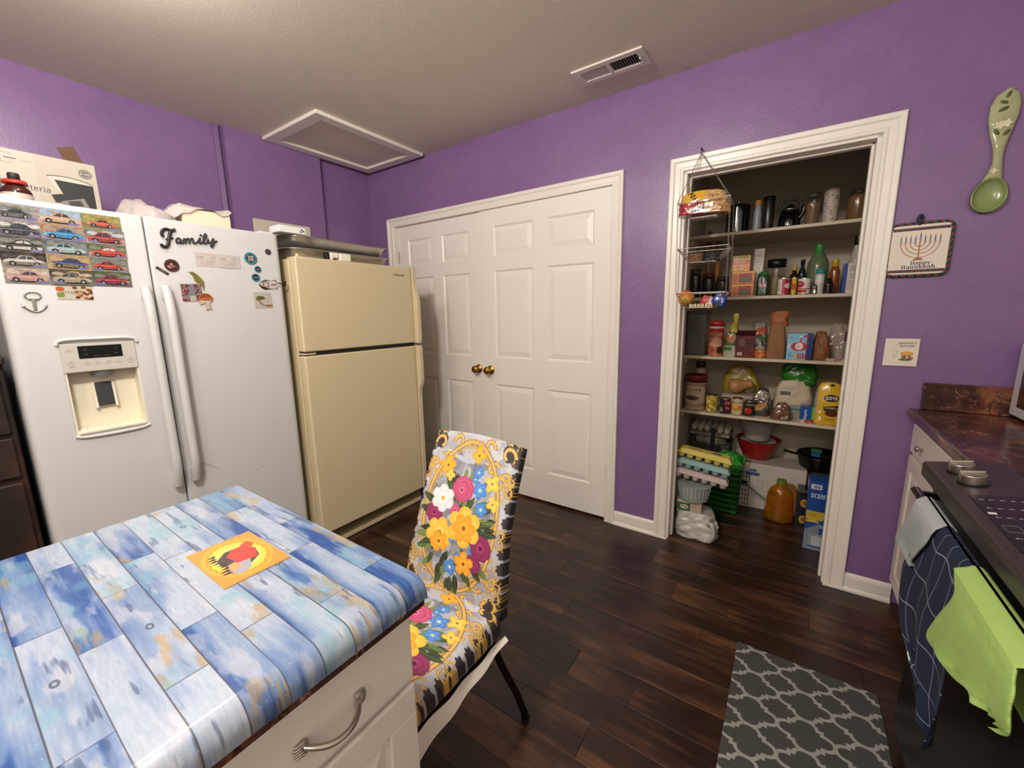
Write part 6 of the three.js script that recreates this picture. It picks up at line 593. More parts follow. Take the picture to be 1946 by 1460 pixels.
// ---- third shelf
{
  const Y = SY[2];
  { const f = fit(1304, 1341, 592, 676, Y, -0.5); const t = thing('storage_tub', 'tall grey translucent tub at the end of the third shelf', 'tub', [f.x, f.y, f.z]); part(t, 'body', rb(-f.w / 2, f.w / 2, 0, f.h * 0.95, -0.16, 0, 0.012, 3), MP(0x6a6a62, 0.3, { transmission: 0.25, thickness: 0 })); part(t, 'lid', rb(-f.w / 2 - 0.003, f.w / 2 + 0.003, f.h * 0.95, f.h, -0.163, 0.003, 0.006), M(0x45453f, 0.5)); }
  { const f = fit(1344, 1374, 610, 676, Y, ZF - 0.012); const r = f.w / 2, t = thing('seasoning_shaker', 'salmon plastic shaker with a red and white lid', 'shaker', [f.x, f.y, f.z - r]); const c = art(240, 160, '#b5604c', (g, w, h) => { rect(g, 0, 0, w, h, '#b86a50'); for (let i = 0; i < 40; i++) blob(g, hash(i, 1, 41) * w, hash(i, 2, 41) * h, 12, 9, ['#c98068', '#9a4a38', '#d09a80'][i % 3]); blob(g, 130, 70, 34, 26, '#d9a890'); blob(g, 150, 120, 20, 22, '#3a2620'); }); part(t, 'body', wrapUV(new THREE.CylinderGeometry(r * 0.97, r * 0.95, f.h * 0.68, 28).rotateY(Math.PI).translate(0, f.h * 0.34, 0), c), glossB); part(t, 'collar', lathe([[r * 0.96, f.h * 0.68], [r * 0.96, f.h * 0.78], [r, f.h * 0.785], [0, f.h * 0.785]], 26), M(0xb02a24, 0.35)); part(t, 'band', cyl(r, r, f.h * 0.06, 26).translate(0, f.h * 0.785, 0), M(0xcfc4bc, 0.4)); part(t, 'lid', lathe([[0, f.h], [r * 0.8, f.h], [r * 0.98, f.h * 0.95], [r, f.h * 0.845], [0, f.h * 0.845]], 26), M(0xb02a24, 0.35)); }
  packOf('snack_bag', 'green and orange printed bag under the yellow bag', 'bag', fit(1374, 1402, 632, 678, Y, ZF - 0.02), 0.07, art(120, 200, '#5a6a34', (g, w, h) => { rect(g, 0, 0, w, h, '#4f6a34'); blob(g, 60, 50, 44, 34, '#b5743a'); rect(g, 0, 110, w, 90, '#c9c2ae'); rect(g, 12, 120, 60, 30, '#3f7a3a'); lines(g, 20, 160, 80, 3, 12, '#5a5a4a', 4); }), glossB, { seed: 5, top: 0.7, crumple: 0.1 });
  { const f = fit(1376, 1410, 598, 678, Y, ZF - 0.10); const t = thing('produce_bag', 'knotted yellow plastic bag behind the printed bag', 'bag', [f.x, f.y, f.z - 0.05]); const m = MP(0xc9b02c, 0.25, { transmission: 0.3, thickness: 0, side: THREE.DoubleSide }); part(t, 'sack', packGeo(f.w, f.h * 0.82, 0.09, { seed: 8, top: 0.2, topW: 0.3, crumple: 0.2 }), m); part(t, 'knot', merge(xf(packGeo(0.02, f.h * 0.28, 0.014, { seed: 9, topW: 1.6, crumple: 0.3 }), [0.006, f.h * 0.74, 0])), m); }
  { const f = fit(1398, 1434, 628, 679, Y, ZF - 0.012); const d = 0.07, w = f.w; const t = thing('juice_carton', 'dark red gable topped carton on the third shelf', 'carton', [f.x, f.y, f.z]); const c = art(170, 170, '#5a1c1c', (g, w2, h2) => { rect(g, 0, 0, w2, h2, '#64201f'); rect(g, 26, 24, 62, 62, '#7d4a44'); lines(g, 32, 34, 50, 4, 13, '#a58a84', 4); rect(g, 20, 128, 44, 26, '#b9aaa0'); rect(g, 60, 10, 90, 10, '#8a2f2c'); }); part(t, 'body', artUV(rb(-w / 2, w / 2, 0, f.h * 0.8, -d, 0, 0.001, 1), c, 'z'), glossB); const s = new THREE.Shape([new THREE.Vector2(0, 0), new THREE.Vector2(d, 0), new THREE.Vector2(d / 2 + 0.002, f.h * 0.17), new THREE.Vector2(d / 2 + 0.002, f.h * 0.2), new THREE.Vector2(d / 2 - 0.002, f.h * 0.2), new THREE.Vector2(d / 2 - 0.002, f.h * 0.17)]); part(t, 'gable', new THREE.ExtrudeGeometry(s, { depth: w, bevelEnabled: false }).rotateY(-Math.PI / 2).translate(w / 2, f.h * 0.8, -d), M(0x3f1414, 0.4)); }
  canOf('tin with an orange picture label on the third shelf', fit(1431, 1456, 656, 682, Y, ZF - 0.008), art(260, 140, '#b0622c', (g, w, h) => { rect(g, 0, 0, w, h, '#c06a2c'); rect(g, 0, 0, w, 44, '#77787a'); scrib(g, 5, 130, 24, 24, '#d9d4cc'); for (let i = 0; i < 40; i++) blob(g, hash(i, 1, 51) * w, 60 + 70 * hash(i, 2, 51), 12, 8, ['#d98a4a', '#a8502a', '#e0a868'][i % 3]); }));
  packOf('bread_bag', 'clear plastic bag with red and green print behind the orange tin', 'bag', fit(1424, 1461, 614, 678, Y, ZF - 0.11), 0.09, art(140, 180, '#a8a49a', (g, w, h) => { rect(g, 0, 0, w, h, '#8f8c86'); poly(g, [[20, 40], [120, 20], [130, 60], [30, 80]], '#b0503a'); poly(g, [[70, 70], [130, 60], [120, 110], [80, 112]], '#4a6a3c'); rect(g, 70, 112, 60, 60, '#7d858c'); }), MP(0xffffff, 0.2, { map: sheetB.t, clearcoat: 0.6, clearcoatRoughness: 0.2 }), { seed: 12, top: 0.3, topW: 0.7, crumple: 0.22 });
  { const f = fit(1457, 1496, 594, 684, Y, ZF - 0.012); const t = thing('paper_sack', 'tall brown paper sack with a twisted orange top', 'bag', [f.x, f.y, f.z - 0.045]); part(t, 'sack', packGeo(f.w, f.h * 0.78, 0.085, { seed: 15, top: 0.6, topW: 0.8, crumple: 0.12 }), M(0x8a6240, 0.85)); part(t, 'twisted_top', xf(packGeo(f.w * 0.8, f.h * 0.32, 0.06, { seed: 16, top: 0.5, topW: 1.15, crumple: 0.4 }), [0.006, f.h * 0.70, 0]), M(0x9a5a34, 0.6)); }
  cartonOf('ice_pop_box', 'light blue box with red badge on the third shelf', 'box', fit(1495, 1545, 634, 685, Y, ZF - 0.010), 0.075, art(260, 260, '#7fb0cf', (g, w, h) => { rect(g, 0, 0, w, h, '#86b8d6'); rect(g, 196, 0, 64, h, '#1f3470'); for (let i = 0; i < 10; i++) rect(g, 120 + 70 * hash(i, 1, 61), 10 + 80 * hash(i, 2, 61), 26, 14, ['#c23a4a', '#e6dede', '#b02a3c'][i % 3]); blob(g, 124, 128, 80, 44, '#b83240'); blob(g, 124, 126, 40, 36, '#e2dcd6'); scrib(g, 1, 124, 126, 36, '#b83240'); rect(g, 90, 196, 20, 54, '#d9b23c'); for (let i = 0; i < 4; i++) rect(g, 114 + i * 24, 196, 16, 54, '#b5323c'); lines(g, 18, 40, 50, 2, 12, '#3a5a80', 4); lines(g, 18, 196, 50, 3, 14, '#3a5a80', 4); rect(g, 14, 100, 12, 50, '#dfe6ea'); }), 0.06);
  packOf('brown_sugar_bag', 'rust brown bag slumped beside the blue box', 'bag', fit(1545, 1582, 631, 682, Y, ZF - 0.03), 0.09, null, M(0x7d4a26, 0.6), { seed: 18, top: 0.4, topW: 0.7, crumple: 0.2, lean: -0.1 });
  packOf('clear_bag', 'crumpled clear bag at the end of the third shelf', 'bag', fit(1570, 1616, 618, 684, Y, ZF - 0.13), 0.10, null, MP(0xcfc2b2, 0.16, { transmission: 0.45, thickness: 0, side: THREE.DoubleSide, clearcoat: 0.7 }), { seed: 20, top: 0.2, topW: 0.8, crumple: 0.32 });
  { const f = fit(1604, 1621, 631, 676, Y, ZF - 0.05); const r = f.w / 2, t = thing('spice_jar', 'small glass jar with a purple lid at the shelf end', 'jar', [f.x, f.y, f.z - r]); part(t, 'body', lathe([[0, 0], [r * 0.95, 0], [r, f.h * 0.08], [r, f.h * 0.6], [r * 0.7, f.h * 0.68], [0, f.h * 0.68]], 22), MP(0xa8a598, 0.12, { transmission: 0.4, thickness: 0 })); part(t, 'lid', lathe([[0, f.h * 0.66], [r * 0.95, f.h * 0.66], [r * 0.95, f.h], [0, f.h]], 22), M(0x5a2440, 0.4)); }
  for (const [u, s] of [[1576, 1], [1596, 2]]) { const p = on('y', Y, u, 684); packOf('snack_packet', s === 1 ? 'small shiny pale packet lying flat near the shelf end' : 'small red and white packet lying flat near the shelf end', 'packet', { x: p.x, z: ZF - 0.006, w: 0.045, h: 0.016, y: Y + 0.0004 }, 0.035, s === 2 ? art(80, 40, '#b9a8a0', (g, w, h) => { rect(g, 0, 0, w, h, '#c2b5ae'); rect(g, 10, 8, 30, 20, '#a83a3c'); }) : null, s === 2 ? glossB : M(0xb9a894, 0.2), { seed: 22 + s, crumple: 0.3, all: true }); }
}
// ---- lowest shelf
{
  const Y = SY[3];
  { const f = fit(1298, 1339, 714, 782, Y, ZF - 0.012); const r = f.w / 2, t = thing('powder_tub', 'large round tub with a cream label and dark red lid', 'tub', [f.x, f.y, f.z - r]); const c = art(320, 220, '#a08a76', (g, w, h) => { rect(g, 0, 0, w, h, '#8f7462'); g.fillStyle = '#b9a48c'; g.beginPath(); g.roundRect(96, 16, 130, 190, 50); g.fill(); scrib(g, 5, 160, 58, 28, '#6d3a34'); blob(g, 150, 140, 34, 24, '#5a3a2c'); }); part(t, 'body', lathe([[0, 0], [r * 0.97, 0], [r, 0.006], [r, f.h * 0.10], [r * 0.97, f.h * 0.12], [r * 0.97, f.h * 0.78], [0, f.h * 0.8]], 32), M(0xb09a86, 0.45)); part(t, 'label', wrapUV(new THREE.CylinderGeometry(r * 0.978, r * 0.978, f.h * 0.62, 32, 1, true).rotateY(Math.PI).translate(0, f.h * 0.44, 0), c), paperB); part(t, 'lid', lathe([[0, f.h * 0.8], [r * 1.01, f.h * 0.8], [r * 1.01, f.h * 0.97], [r * 0.96, f.h], [0, f.h]], 32), M(0x6e211f, 0.45));
    const f2 = fit(1320, 1339, 689, 716, f.y + f.h, ZF - 0.03), r2 = f2.w / 2, b = thing('spice_jar', 'small dark red jar with a black lid standing on the big tub', 'jar', [f2.x, f.y + f.h + 0.0006, f.z - r]); part(b, 'body', lathe([[0, 0], [r2, 0], [r2, f2.h * 0.66], [0, f2.h * 0.66]], 22), M(0x4f1816, 0.4)); part(b, 'label', cyl(r2 * 1.01, r2 * 1.01, f2.h * 0.36, 22, true).translate(0, f2.h * 0.14, 0), M(0x8f8478, 0.6)); part(b, 'lid', lathe([[0, f2.h * 0.66], [r2 * 1.03, f2.h * 0.66], [r2, f2.h], [0, f2.h]], 22), mBlack); }
  const z = ZF - 0.008, G = 'tins along the lowest shelf';
  canOf('tin with a yellow fruit label on the lowest shelf', fit(1339, 1363, 752, 785, Y, z), art(260, 150, '#b59a3c', (g, w, h) => { rect(g, 0, 0, w, h, '#bfa545'); for (let i = 0; i < 24; i++) blob(g, 70 + 120 * hash(i, 1, 71), 20 + 120 * hash(i, 2, 71), 16, 13, ['#d9c25a', '#a88a2c', '#e0d080', '#7a7a34'][i % 4]); }), G);
  canOf('tin with a black label and red berries on the lowest shelf', fit(1365, 1388, 758, 789, Y, z), art(260, 150, '#23262c', (g, w, h) => { rect(g, 0, 0, w, h, '#262a33'); for (let i = 0; i < 20; i++) blob(g, 140 + 80 * hash(i, 1, 72), 14 + 120 * hash(i, 2, 72), 13, 12, ['#a82c34', '#7a1c26', '#c25a5c'][i % 3]); rect(g, 84, 92, 34, 40, '#c9c4bc'); for (let i = 0; i < 8; i++) rect(g, 86 + i * 4, 96, 2, 30, '#222'); }), G);
  canOf('tin with a cream label and orange fruit on the lowest shelf', fit(1388, 1412, 758, 791, Y, z), art(260, 150, '#c9b488', (g, w, h) => { rect(g, 0, 0, w, h, '#cdbb92'); blob(g, 130, 84, 44, 26, '#c9862c'); blob(g, 116, 74, 20, 14, '#e0b04a'); poly(g, [[170, 150], [196, 70], [206, 150]], '#3a5a34'); scrib(g, 5, 130, 34, 24, '#5a3a20'); }), G);
  canOf('tin with a dark label and red tomato on the lowest shelf', fit(1412, 1434, 763, 795, Y, z), art(260, 150, '#2c2622', (g, w, h) => { rect(g, 0, 0, w, h, '#2c2826'); blob(g, 120, 96, 38, 34, '#a82a24'); blob(g, 108, 84, 12, 10, '#d9655a'); scrib(g, 4, 150, 34, 30, '#c9c4bc'); }), G);
  { const Z = ZF - 0.13, bot = on('z', Z, 1405, 751).y, f = fit(1382, 1430, 722, 751, bot, Z); const g = lathe([[0, -0.5], [0.16, -0.49], [0.30, -0.40], [0.35, -0.24], [0.31, -0.06], [0.22, 0.10], [0.19, 0.26], [0.20, 0.38], [0.17, 0.46], [0.06, 0.5], [0, 0.5]], 30); const L = f.w * 1.02; g.scale(L, L, L); g.rotateZ(-1.35); g.rotateY(0.2); const rad = 0.35 * L; g.computeBoundingBox(); const lo = g.boundingBox.min.y; const t = thing('butternut_squash', 'tan butternut squash lying above the row of tins', 'squash', [f.x, bot - lo, Z - rad]); part(t, 'flesh', g, M(0xb07f4c, 0.5)); part(t, 'blossom_scar', xf(new THREE.SphereGeometry(0.007, 12, 8), [-0.46 * L, -0.10 * L, 0.12 * L], [0, 0, 0], [0.6, 1, 1]), M(0x3a2616, 0.8)); solo('flat_carton', rb(-0.10, 0.085, 0, bot - Y - 0.001, -0.12, 0.0, 0.003), M(0xa89a86, 0.7), 'plain pale carton carrying the squash behind the tins', 'carton', [f.x, Y + 0.0004, Z - 0.005]); }
  packOf('mesh_bag', 'shiny yellow plastic bag bunched above the squash', 'bag', fit(1374, 1452, 698, 745, Y, ZF - 0.29), 0.12, null, MP(0xb5a02a, 0.28, { transmission: 0.2, thickness: 0, side: THREE.DoubleSide, clearcoat: 0.4 }), { seed: 31, top: 0.5, topW: 0.7, crumple: 0.24, lean: -0.1 });
  packOf('lentil_bag', 'dark clear wrapped bag leaning behind the tomato tin', 'bag', fit(1428, 1466, 740, 792, Y, ZF - 0.07), 0.10, art(130, 120, '#4a4038', (g, w, h) => { rect(g, 0, 0, w, h, '#3f3a34'); poly(g, [[10, 80], [90, 56], [100, 76], [20, 106]], '#b5803a'); blob(g, 70, 30, 50, 18, '#8a8478'); }), MP(0xffffff, 0.14, { map: sheetB.t, clearcoat: 0.8, clearcoatRoughness: 0.15 }), { seed: 33, top: 0.3, topW: 0.8, crumple: 0.28 });
  packOf('pasta_bag', 'brown clear bag of dried goods lying on the shelf edge', 'bag', fit(1466, 1505, 768, 800, Y, ZF - 0.01), 0.08, null, MP(0x6a4a38, 0.2, { clearcoat: 0.8, clearcoatRoughness: 0.12 }), { seed: 35, top: 0.4, topW: 0.6, crumple: 0.3 });
  { const f = fit(1466, 1556, 692, 776, Y, ZF - 0.13); const t = thing('rice_sack', 'white rice sack with a bright green tied top', 'bag', [f.x, f.y, f.z - 0.07]); const c = art(300, 220, '#b5a68e', (g, w, h) => { rect(g, 0, 0, w, h, '#bfb096'); rect(g, 60, 70, 70, 22, '#55504a'); rect(g, 200, 150, 40, 24, '#77705e'); rect(g, 110, 190, 30, 10, '#4a4038'); lines(g, 70, 40, 100, 2, 12, '#8f846e', 4); }); part(t, 'sack', artUV(packGeo(f.w * 0.92, f.h * 0.68, 0.13, { seed: 37, top: 0.7, topW: 0.85, crumple: 0.14 }), c, 'z', -0.35), paperB); part(t, 'tied_top', xf(packGeo(f.w * 0.72, f.h * 0.42, 0.09, { seed: 38, top: 0.4, topW: 1.0, crumple: 0.28 }), [0.02, f.h * 0.60, 0]), MP(0x2c7a1c, 0.25, { transmission: 0.2, thickness: 0, side: THREE.DoubleSide }), 'green plastic top of the sack'); }
  cartonOf('tea_box', 'small grey and teal box lying behind the blue packet', 'box', fit(1488, 1520, 772, 790, Y, ZF - 0.10), 0.06, art(120, 50, '#8a8070', (g, w, h) => { rect(g, 0, 0, w, h, '#9a9080'); rect(g, 0, 8, w, 8, '#4a7a86'); })); 
  cartonOf('zip_bag_box', 'blue box with green stripe printed sideways', 'box', fit(1521, 1548, 773, 797, Y, ZF - 0.02), 0.06, art(140, 120, '#1f4f9a', (g, w, h) => { rect(g, 0, 0, w, h, '#1f539f'); rect(g, 108, 0, 14, h, '#4f9a3c'); rect(g, 122, 0, 18, h, '#8ab83c'); g.save(); g.translate(50, 60); g.rotate(-Math.PI / 2); txt(g, 'Ziplc', 0, 0, 36, '#dfe6ea'); g.restore(); }), 0.05);
  packOf('candy_packet', 'flat red and white packet on the lowest shelf edge', 'packet', fit(1514, 1552, 799, 808, Y, ZF - 0.004), 0.05, art(160, 50, '#b5a59a', (g, w, h) => { rect(g, 0, 0, w, h, '#b9aaa0'); rect(g, 60, 0, 70, 40, '#a82c24'); for (let i = 0; i < 14; i++) blob(g, hash(i, 1, 81) * w, hash(i, 2, 81) * h, 7, 4, i % 2 ? '#c9b8a8' : '#8a3a34'); }), glossB, { seed: 41, crumple: 0.2, all: true });
  packOf('flour_bag', 'bright yellow bag with black oval lettering on the lowest shelf', 'bag', fit(1548, 1603, 729, 812, Y, ZF - 0.006), 0.09, art(300, 420, '#c9a02a', (g, w, h) => { rect(g, 0, 0, w, h, '#d9ad2e'); rect(g, 0, 60, 34, 250, '#b9b0a0'); lines(g, 4, 80, 26, 14, 16, '#55504a', 3); blob(g, 170, 150, 76, 34, '#2c2822'); txt(g, 'GOYA', 172, 150, 46, '#efe6d0'); poly(g, [[96, 236], [270, 214], [282, 258], [110, 276]], '#2a241e'); scrib(g, 8, 190, 246, 30, '#d9cfb8'); blob(g, 190, 296, 70, 34, '#5a3420'); blob(g, 66, 288, 16, 16, '#efe6d0'); rect(g, 60, 330, 24, 44, '#efe6d0'); lines(g, 120, 350, 130, 2, 16, '#6d5214', 6); rect(g, 150, 16, 40, 22, '#4a3c20'); }), glossB, { seed: 43, top: 0.45, topW: 0.96, topPow: 5, crumple: 0.10 });
}

// ---------------------------------------------------------------- pantry floor
{
  const wbF = fit(1404, 1531, 886, 963, 0, -0.71);
  const wbx = cartonOf('appliance_carton', 'large white carton on the pantry floor under the bowls', 'box', { ...wbF, y: 0.0005 }, 0.21, art(420, 300, '#b9b0a6', (g, w, h) => { rect(g, 0, 0, w, h, '#c9c1b6'); rect(g, 40, 60, 90, 22, '#3a5a9a'); rect(g, 60, 40, 50, 16, '#55606a'); g.strokeStyle = '#8a94a0'; g.lineWidth = 3; g.strokeRect(120, 110, 40, 50); blob(g, 226, 176, 24, 20, '#3a4270'); blob(g, 240, 210, 40, 12, '#a9a08c'); scrib(g, 3, 290, 186, 22, '#5a5a62'); lines(g, 260, 214, 80, 2, 12, '#9a948c', 4); }), 0.05, paperB);
  const top = wbF.h + 0.001;
  const bowl = (r, h, rim = 0.008) => lathe([[0, 0], [r * 0.55, 0], [r * 0.62, 0.004], [r * 0.86, h * 0.5], [r * 0.97, h * 0.9], [r * 1.0, h], [r * 1.0 + rim, h + 0.003], [r * 0.98, h + 0.004], [r * 0.93, h * 0.88], [r * 0.82, h * 0.5], [r * 0.56, 0.01], [0, 0.008]], 44);
  const rbF = fit(1392, 1484, 843, 881, top, -0.725), R = rbF.w / 2 * 0.94; solo('mixing_bowl', bowl(R, rbF.h), MP(0x9a1f18, 0.28, { clearcoat: 0.4 }), 'red mixing bowl on the white carton', 'bowl', [rbF.x, top, rbF.z - R]);
  solo('dinner_plate', lathe([[0, 0], [R * 0.6, 0.002], [R * 0.82, 0.012], [R * 0.83, 0.015], [R * 0.6, 0.006], [0, 0.004]], 40).rotateX(0.10), M(0xb9c0ae, 0.3), 'pale green plate lying inside the red bowl', 'plate', [rbF.x, top + rbF.h * 0.80, rbF.z - R]);
  const wF = fit(1399, 1478, 796, 838, 0, -0.74), r2 = wF.w / 2 * 0.95, wy = top + rbF.h * 0.80 + 0.022; solo('mixing_bowl', bowl(r2, wF.h - wy > 0.05 ? Math.min(0.14, wF.h - wy) : 0.1, 0.004), M(0xbdb4ae, 0.3), 'white mixing bowl stacked in the red bowl', 'bowl', [wF.x, wy, rbF.z - R]);
  // dark pots on a dark crate
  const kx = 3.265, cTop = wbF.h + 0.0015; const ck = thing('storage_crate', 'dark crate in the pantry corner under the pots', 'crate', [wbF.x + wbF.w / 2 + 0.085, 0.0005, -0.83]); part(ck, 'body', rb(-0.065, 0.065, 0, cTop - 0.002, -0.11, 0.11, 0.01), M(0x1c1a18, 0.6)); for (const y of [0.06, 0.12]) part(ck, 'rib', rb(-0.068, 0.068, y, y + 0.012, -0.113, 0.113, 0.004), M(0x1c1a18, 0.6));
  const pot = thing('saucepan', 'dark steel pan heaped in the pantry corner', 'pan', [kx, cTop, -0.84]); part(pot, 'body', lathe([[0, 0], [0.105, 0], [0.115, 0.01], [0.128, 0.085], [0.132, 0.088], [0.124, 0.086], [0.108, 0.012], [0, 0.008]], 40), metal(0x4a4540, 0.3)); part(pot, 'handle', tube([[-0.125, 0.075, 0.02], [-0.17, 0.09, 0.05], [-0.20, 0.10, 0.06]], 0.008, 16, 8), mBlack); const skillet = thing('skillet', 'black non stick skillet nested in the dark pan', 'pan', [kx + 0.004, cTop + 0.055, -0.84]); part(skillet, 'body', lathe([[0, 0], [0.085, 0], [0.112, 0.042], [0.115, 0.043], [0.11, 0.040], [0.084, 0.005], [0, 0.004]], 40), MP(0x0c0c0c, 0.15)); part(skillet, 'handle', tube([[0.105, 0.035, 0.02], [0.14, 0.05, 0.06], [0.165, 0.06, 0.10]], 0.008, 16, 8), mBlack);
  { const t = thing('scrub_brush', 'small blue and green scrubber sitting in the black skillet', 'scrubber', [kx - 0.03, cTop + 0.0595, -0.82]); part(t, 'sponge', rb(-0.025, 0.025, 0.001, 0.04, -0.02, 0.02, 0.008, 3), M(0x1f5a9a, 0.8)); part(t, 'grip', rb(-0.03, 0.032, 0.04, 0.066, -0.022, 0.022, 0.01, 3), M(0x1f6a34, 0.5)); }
  // ribbed jug of oil
  { const f = fit(1452, 1512, 919, 998, 0, -0.545), rx = f.w / 2, h = f.h; const g = lathe([[0, 0], [0.8, 0], [0.97, 0.03], [1, 0.10], [0.96, 0.16], [1, 0.22], [0.95, 0.28], [0.90, 0.34], [0.94, 0.40], [0.90, 0.46], [0.93, 0.52], [0.88, 0.58], [0.86, 0.66], [0.70, 0.78], [0.36, 0.88], [0.30, 0.90], [0.30, 0.94], [0, 0.94]], 40); g.scale(rx, h, rx * 0.8); const t = thing('oil_jug', 'ribbed clear jug of golden cooking oil on the pantry floor', 'jug', [f.x, 0.0005, f.z - rx * 0.8]); part(t, 'jug', g, MP(0xe9ab28, 0.06, { transmission: 0.8, thickness: 0, clearcoat: 0.8, clearcoatRoughness: 0.05 })); part(t, 'cap', cyl(rx * 0.34, rx * 0.32, h * 0.09, 20).translate(0, h * 0.92, 0), M(0x6a7a2c, 0.4)); part(t, 'handle', tube([[rx * 0.36, h * 0.92, 0], [rx * 0.75, h * 0.90, 0], [rx * 0.95, h * 0.74, 0], [rx * 0.88, h * 0.55, 0]], 0.010, 20, 8), MP(0xb5801c, 0.1, { transmission: 0.5, thickness: 0 })); }
  cartonOf('lamp_box', 'dark box with yellow round pictures behind the oil jug', 'box', { ...fit(1513, 1538, 931, 991, 0, -0.60), y: 0.0005 }, 0.09, art(110, 240, '#15171f', (g, w, h) => { rect(g, 0, 0, w, h, '#161a24'); rect(g, 0, 0, w, 20, '#5a5346'); for (const y of [90, 200]) { blob(g, 66, y, 34, 28, '#c9962a'); blob(g, 66, y, 16, 13, '#8a5a1c'); } }));
  { const f = fit(1531, 1590, 918, 1046, 0, -0.31); cartonOf('trash_bag_box', 'blue and yellow box of scented bags standing by the pantry jamb', 'box', { ...f, w: f.w * 1.15, x: f.x + f.w * 0.075, y: 0.0005 }, 0.12, art(300, 560, '#24509a', (g, w, h) => { rect(g, 0, 0, w, h, '#20478f'); rect(g, 18, 20, 96, 40, '#c9c9cc'); for (let i = 0; i < 14; i++) rect(g, 44 + i * 4, 30, 1 + (i % 3), 22, '#23252c'); txt(g, 'SCENTED', 24, 112, 50, '#d9dce4', 'left'); txt(g, '13', 172, 178, 32, '#d9dce4'); rect(g, 0, 238, w, 72, '#c9a83c'); g.fillStyle = '#20478f'; g.beginPath(); g.ellipse(260, 330, 120, 80, 0, 0, 7); g.fill(); lines(g, 20, 256, 90, 3, 10, '#8a7a2c', 3); rect(g, 0, 310, w, 40, '#20478f'); blob(g, 60, 326, 60, 16, '#d9b83c'); rect(g, 0, 330, w, 20, '#20478f'); txt(g, 'SCENT', 130, 356, 38, '#d9dce4', 'left'); poly(g, [[0, 400], [130, 330], [130, 560], [0, 560]], '#7d858f'); rect(g, 40, 420, w, 140, '#8f959c'); rect(g, 70, 440, 120, 80, '#b5bac0'); rect(g, 176, 448, 26, 46, '#d2642c'); blob(g, 130, 500, 18, 8, '#c9ced4'); rect(g, 40, 524, 160, 14, '#3f5a94'); })); }
  // green plastic basket with slits, and what stands in it
  { const f = fit(1342, 1408, 868, 976, 0, -0.52), w = f.w, h = f.h * 0.9, d = 0.20, t = thing('laundry_basket', 'green slotted plastic basket on the pantry floor', 'basket', [f.x, 0.0005, f.z - d / 2]); const m = MP(0x1e6a26, 0.35), cx = (y) => w / 2 * (0.82 + 0.18 * y / h), cz = (y) => d / 2 * (0.85 + 0.15 * y / h); part(t, 'base', rb(-w * 0.41, w * 0.41, 0, 0.006, -d * 0.42, d * 0.42, 0.003), m); const bandAt = (y, e) => merge(rb(-cx(y), cx(y), y, y + e, cz(y) - 0.004, cz(y), 0.0015, 1), rb(-cx(y), cx(y), y, y + e, -cz(y), -cz(y) + 0.004, 0.0015, 1), rb(-cx(y), -cx(y) + 0.004, y, y + e, -cz(y), cz(y), 0.0015, 1), rb(cx(y) - 0.004, cx(y), y, y + e, -cz(y), cz(y), 0.0015, 1)); for (let i = 0; i < 9; i++) part(t, 'band', bandAt(0.004 + i * (h - 0.012) / 8.6, 0.013), m); const sl = []; for (let i = 0; i <= 10; i++) { const q = -1 + i / 5; for (const s of [-1, 1]) { sl.push(bar([q * cx(0), 0.002, s * (cz(0) - 0.002)], [q * cx(h) * 0.99, h, s * (cz(h) - 0.002)], 0.003, 6)); } } for (let i = 0; i <= 6; i++) { const q = -1 + i / 3; for (const s of [-1, 1]) sl.push(bar([s * (cx(0) - 0.002), 0.002, q * cz(0)], [s * (cx(h) - 0.002), h, q * cz(h) * 0.99], 0.003, 6)); } sl.forEach((g) => part(t, 'rib', g, m)); part(t, 'rim', merge(bandAt(h - 0.012, 0.014)), M(0x2f9a34, 0.35)); part(t, 'handle', tube([[cx(h), h, 0.04], [cx(h) * 1.05, h + 0.03, 0.03], [cx(h) * 1.05, h + 0.03, -0.03], [cx(h), h, -0.04]], 0.006, 20, 8), M(0x2f9a34, 0.35));
    const gb = fit(1366, 1412, 862, 884, h, -0.50); packOf('grocery_bag', 'bright green plastic bag stuffed in the green basket', 'bag', { x: f.x + 0.02, z: f.z - 0.02, w: w * 0.75, h: 0.11, y: h - 0.06 }, d * 0.7, null, MP(0x2c9a2a, 0.3, { clearcoat: 0.3 }), { seed: 51, top: 0.4, topW: 0.8, crumple: 0.3 });
    const kp = on('z', -0.6, 1353, 855), kt = on('z', -0.6, 1353, 811); const k = thing('knife', 'black handled kitchen knife standing upright at the basket', 'knife', [kp.x, 0, -0.6]); part(k, 'handle', rb(-0.014, 0.014, kp.y, kt.y, -0.008, 0.008, 0.006, 3), mBlack); part(k, 'blade', rb(-0.013, 0.013, h - 0.08, kp.y, -0.001, 0.001, 0.0008), mChrome); part(k, 'pommel', new THREE.SphereGeometry(0.006, 10, 8).translate(0, kt.y, 0), mChrome); }
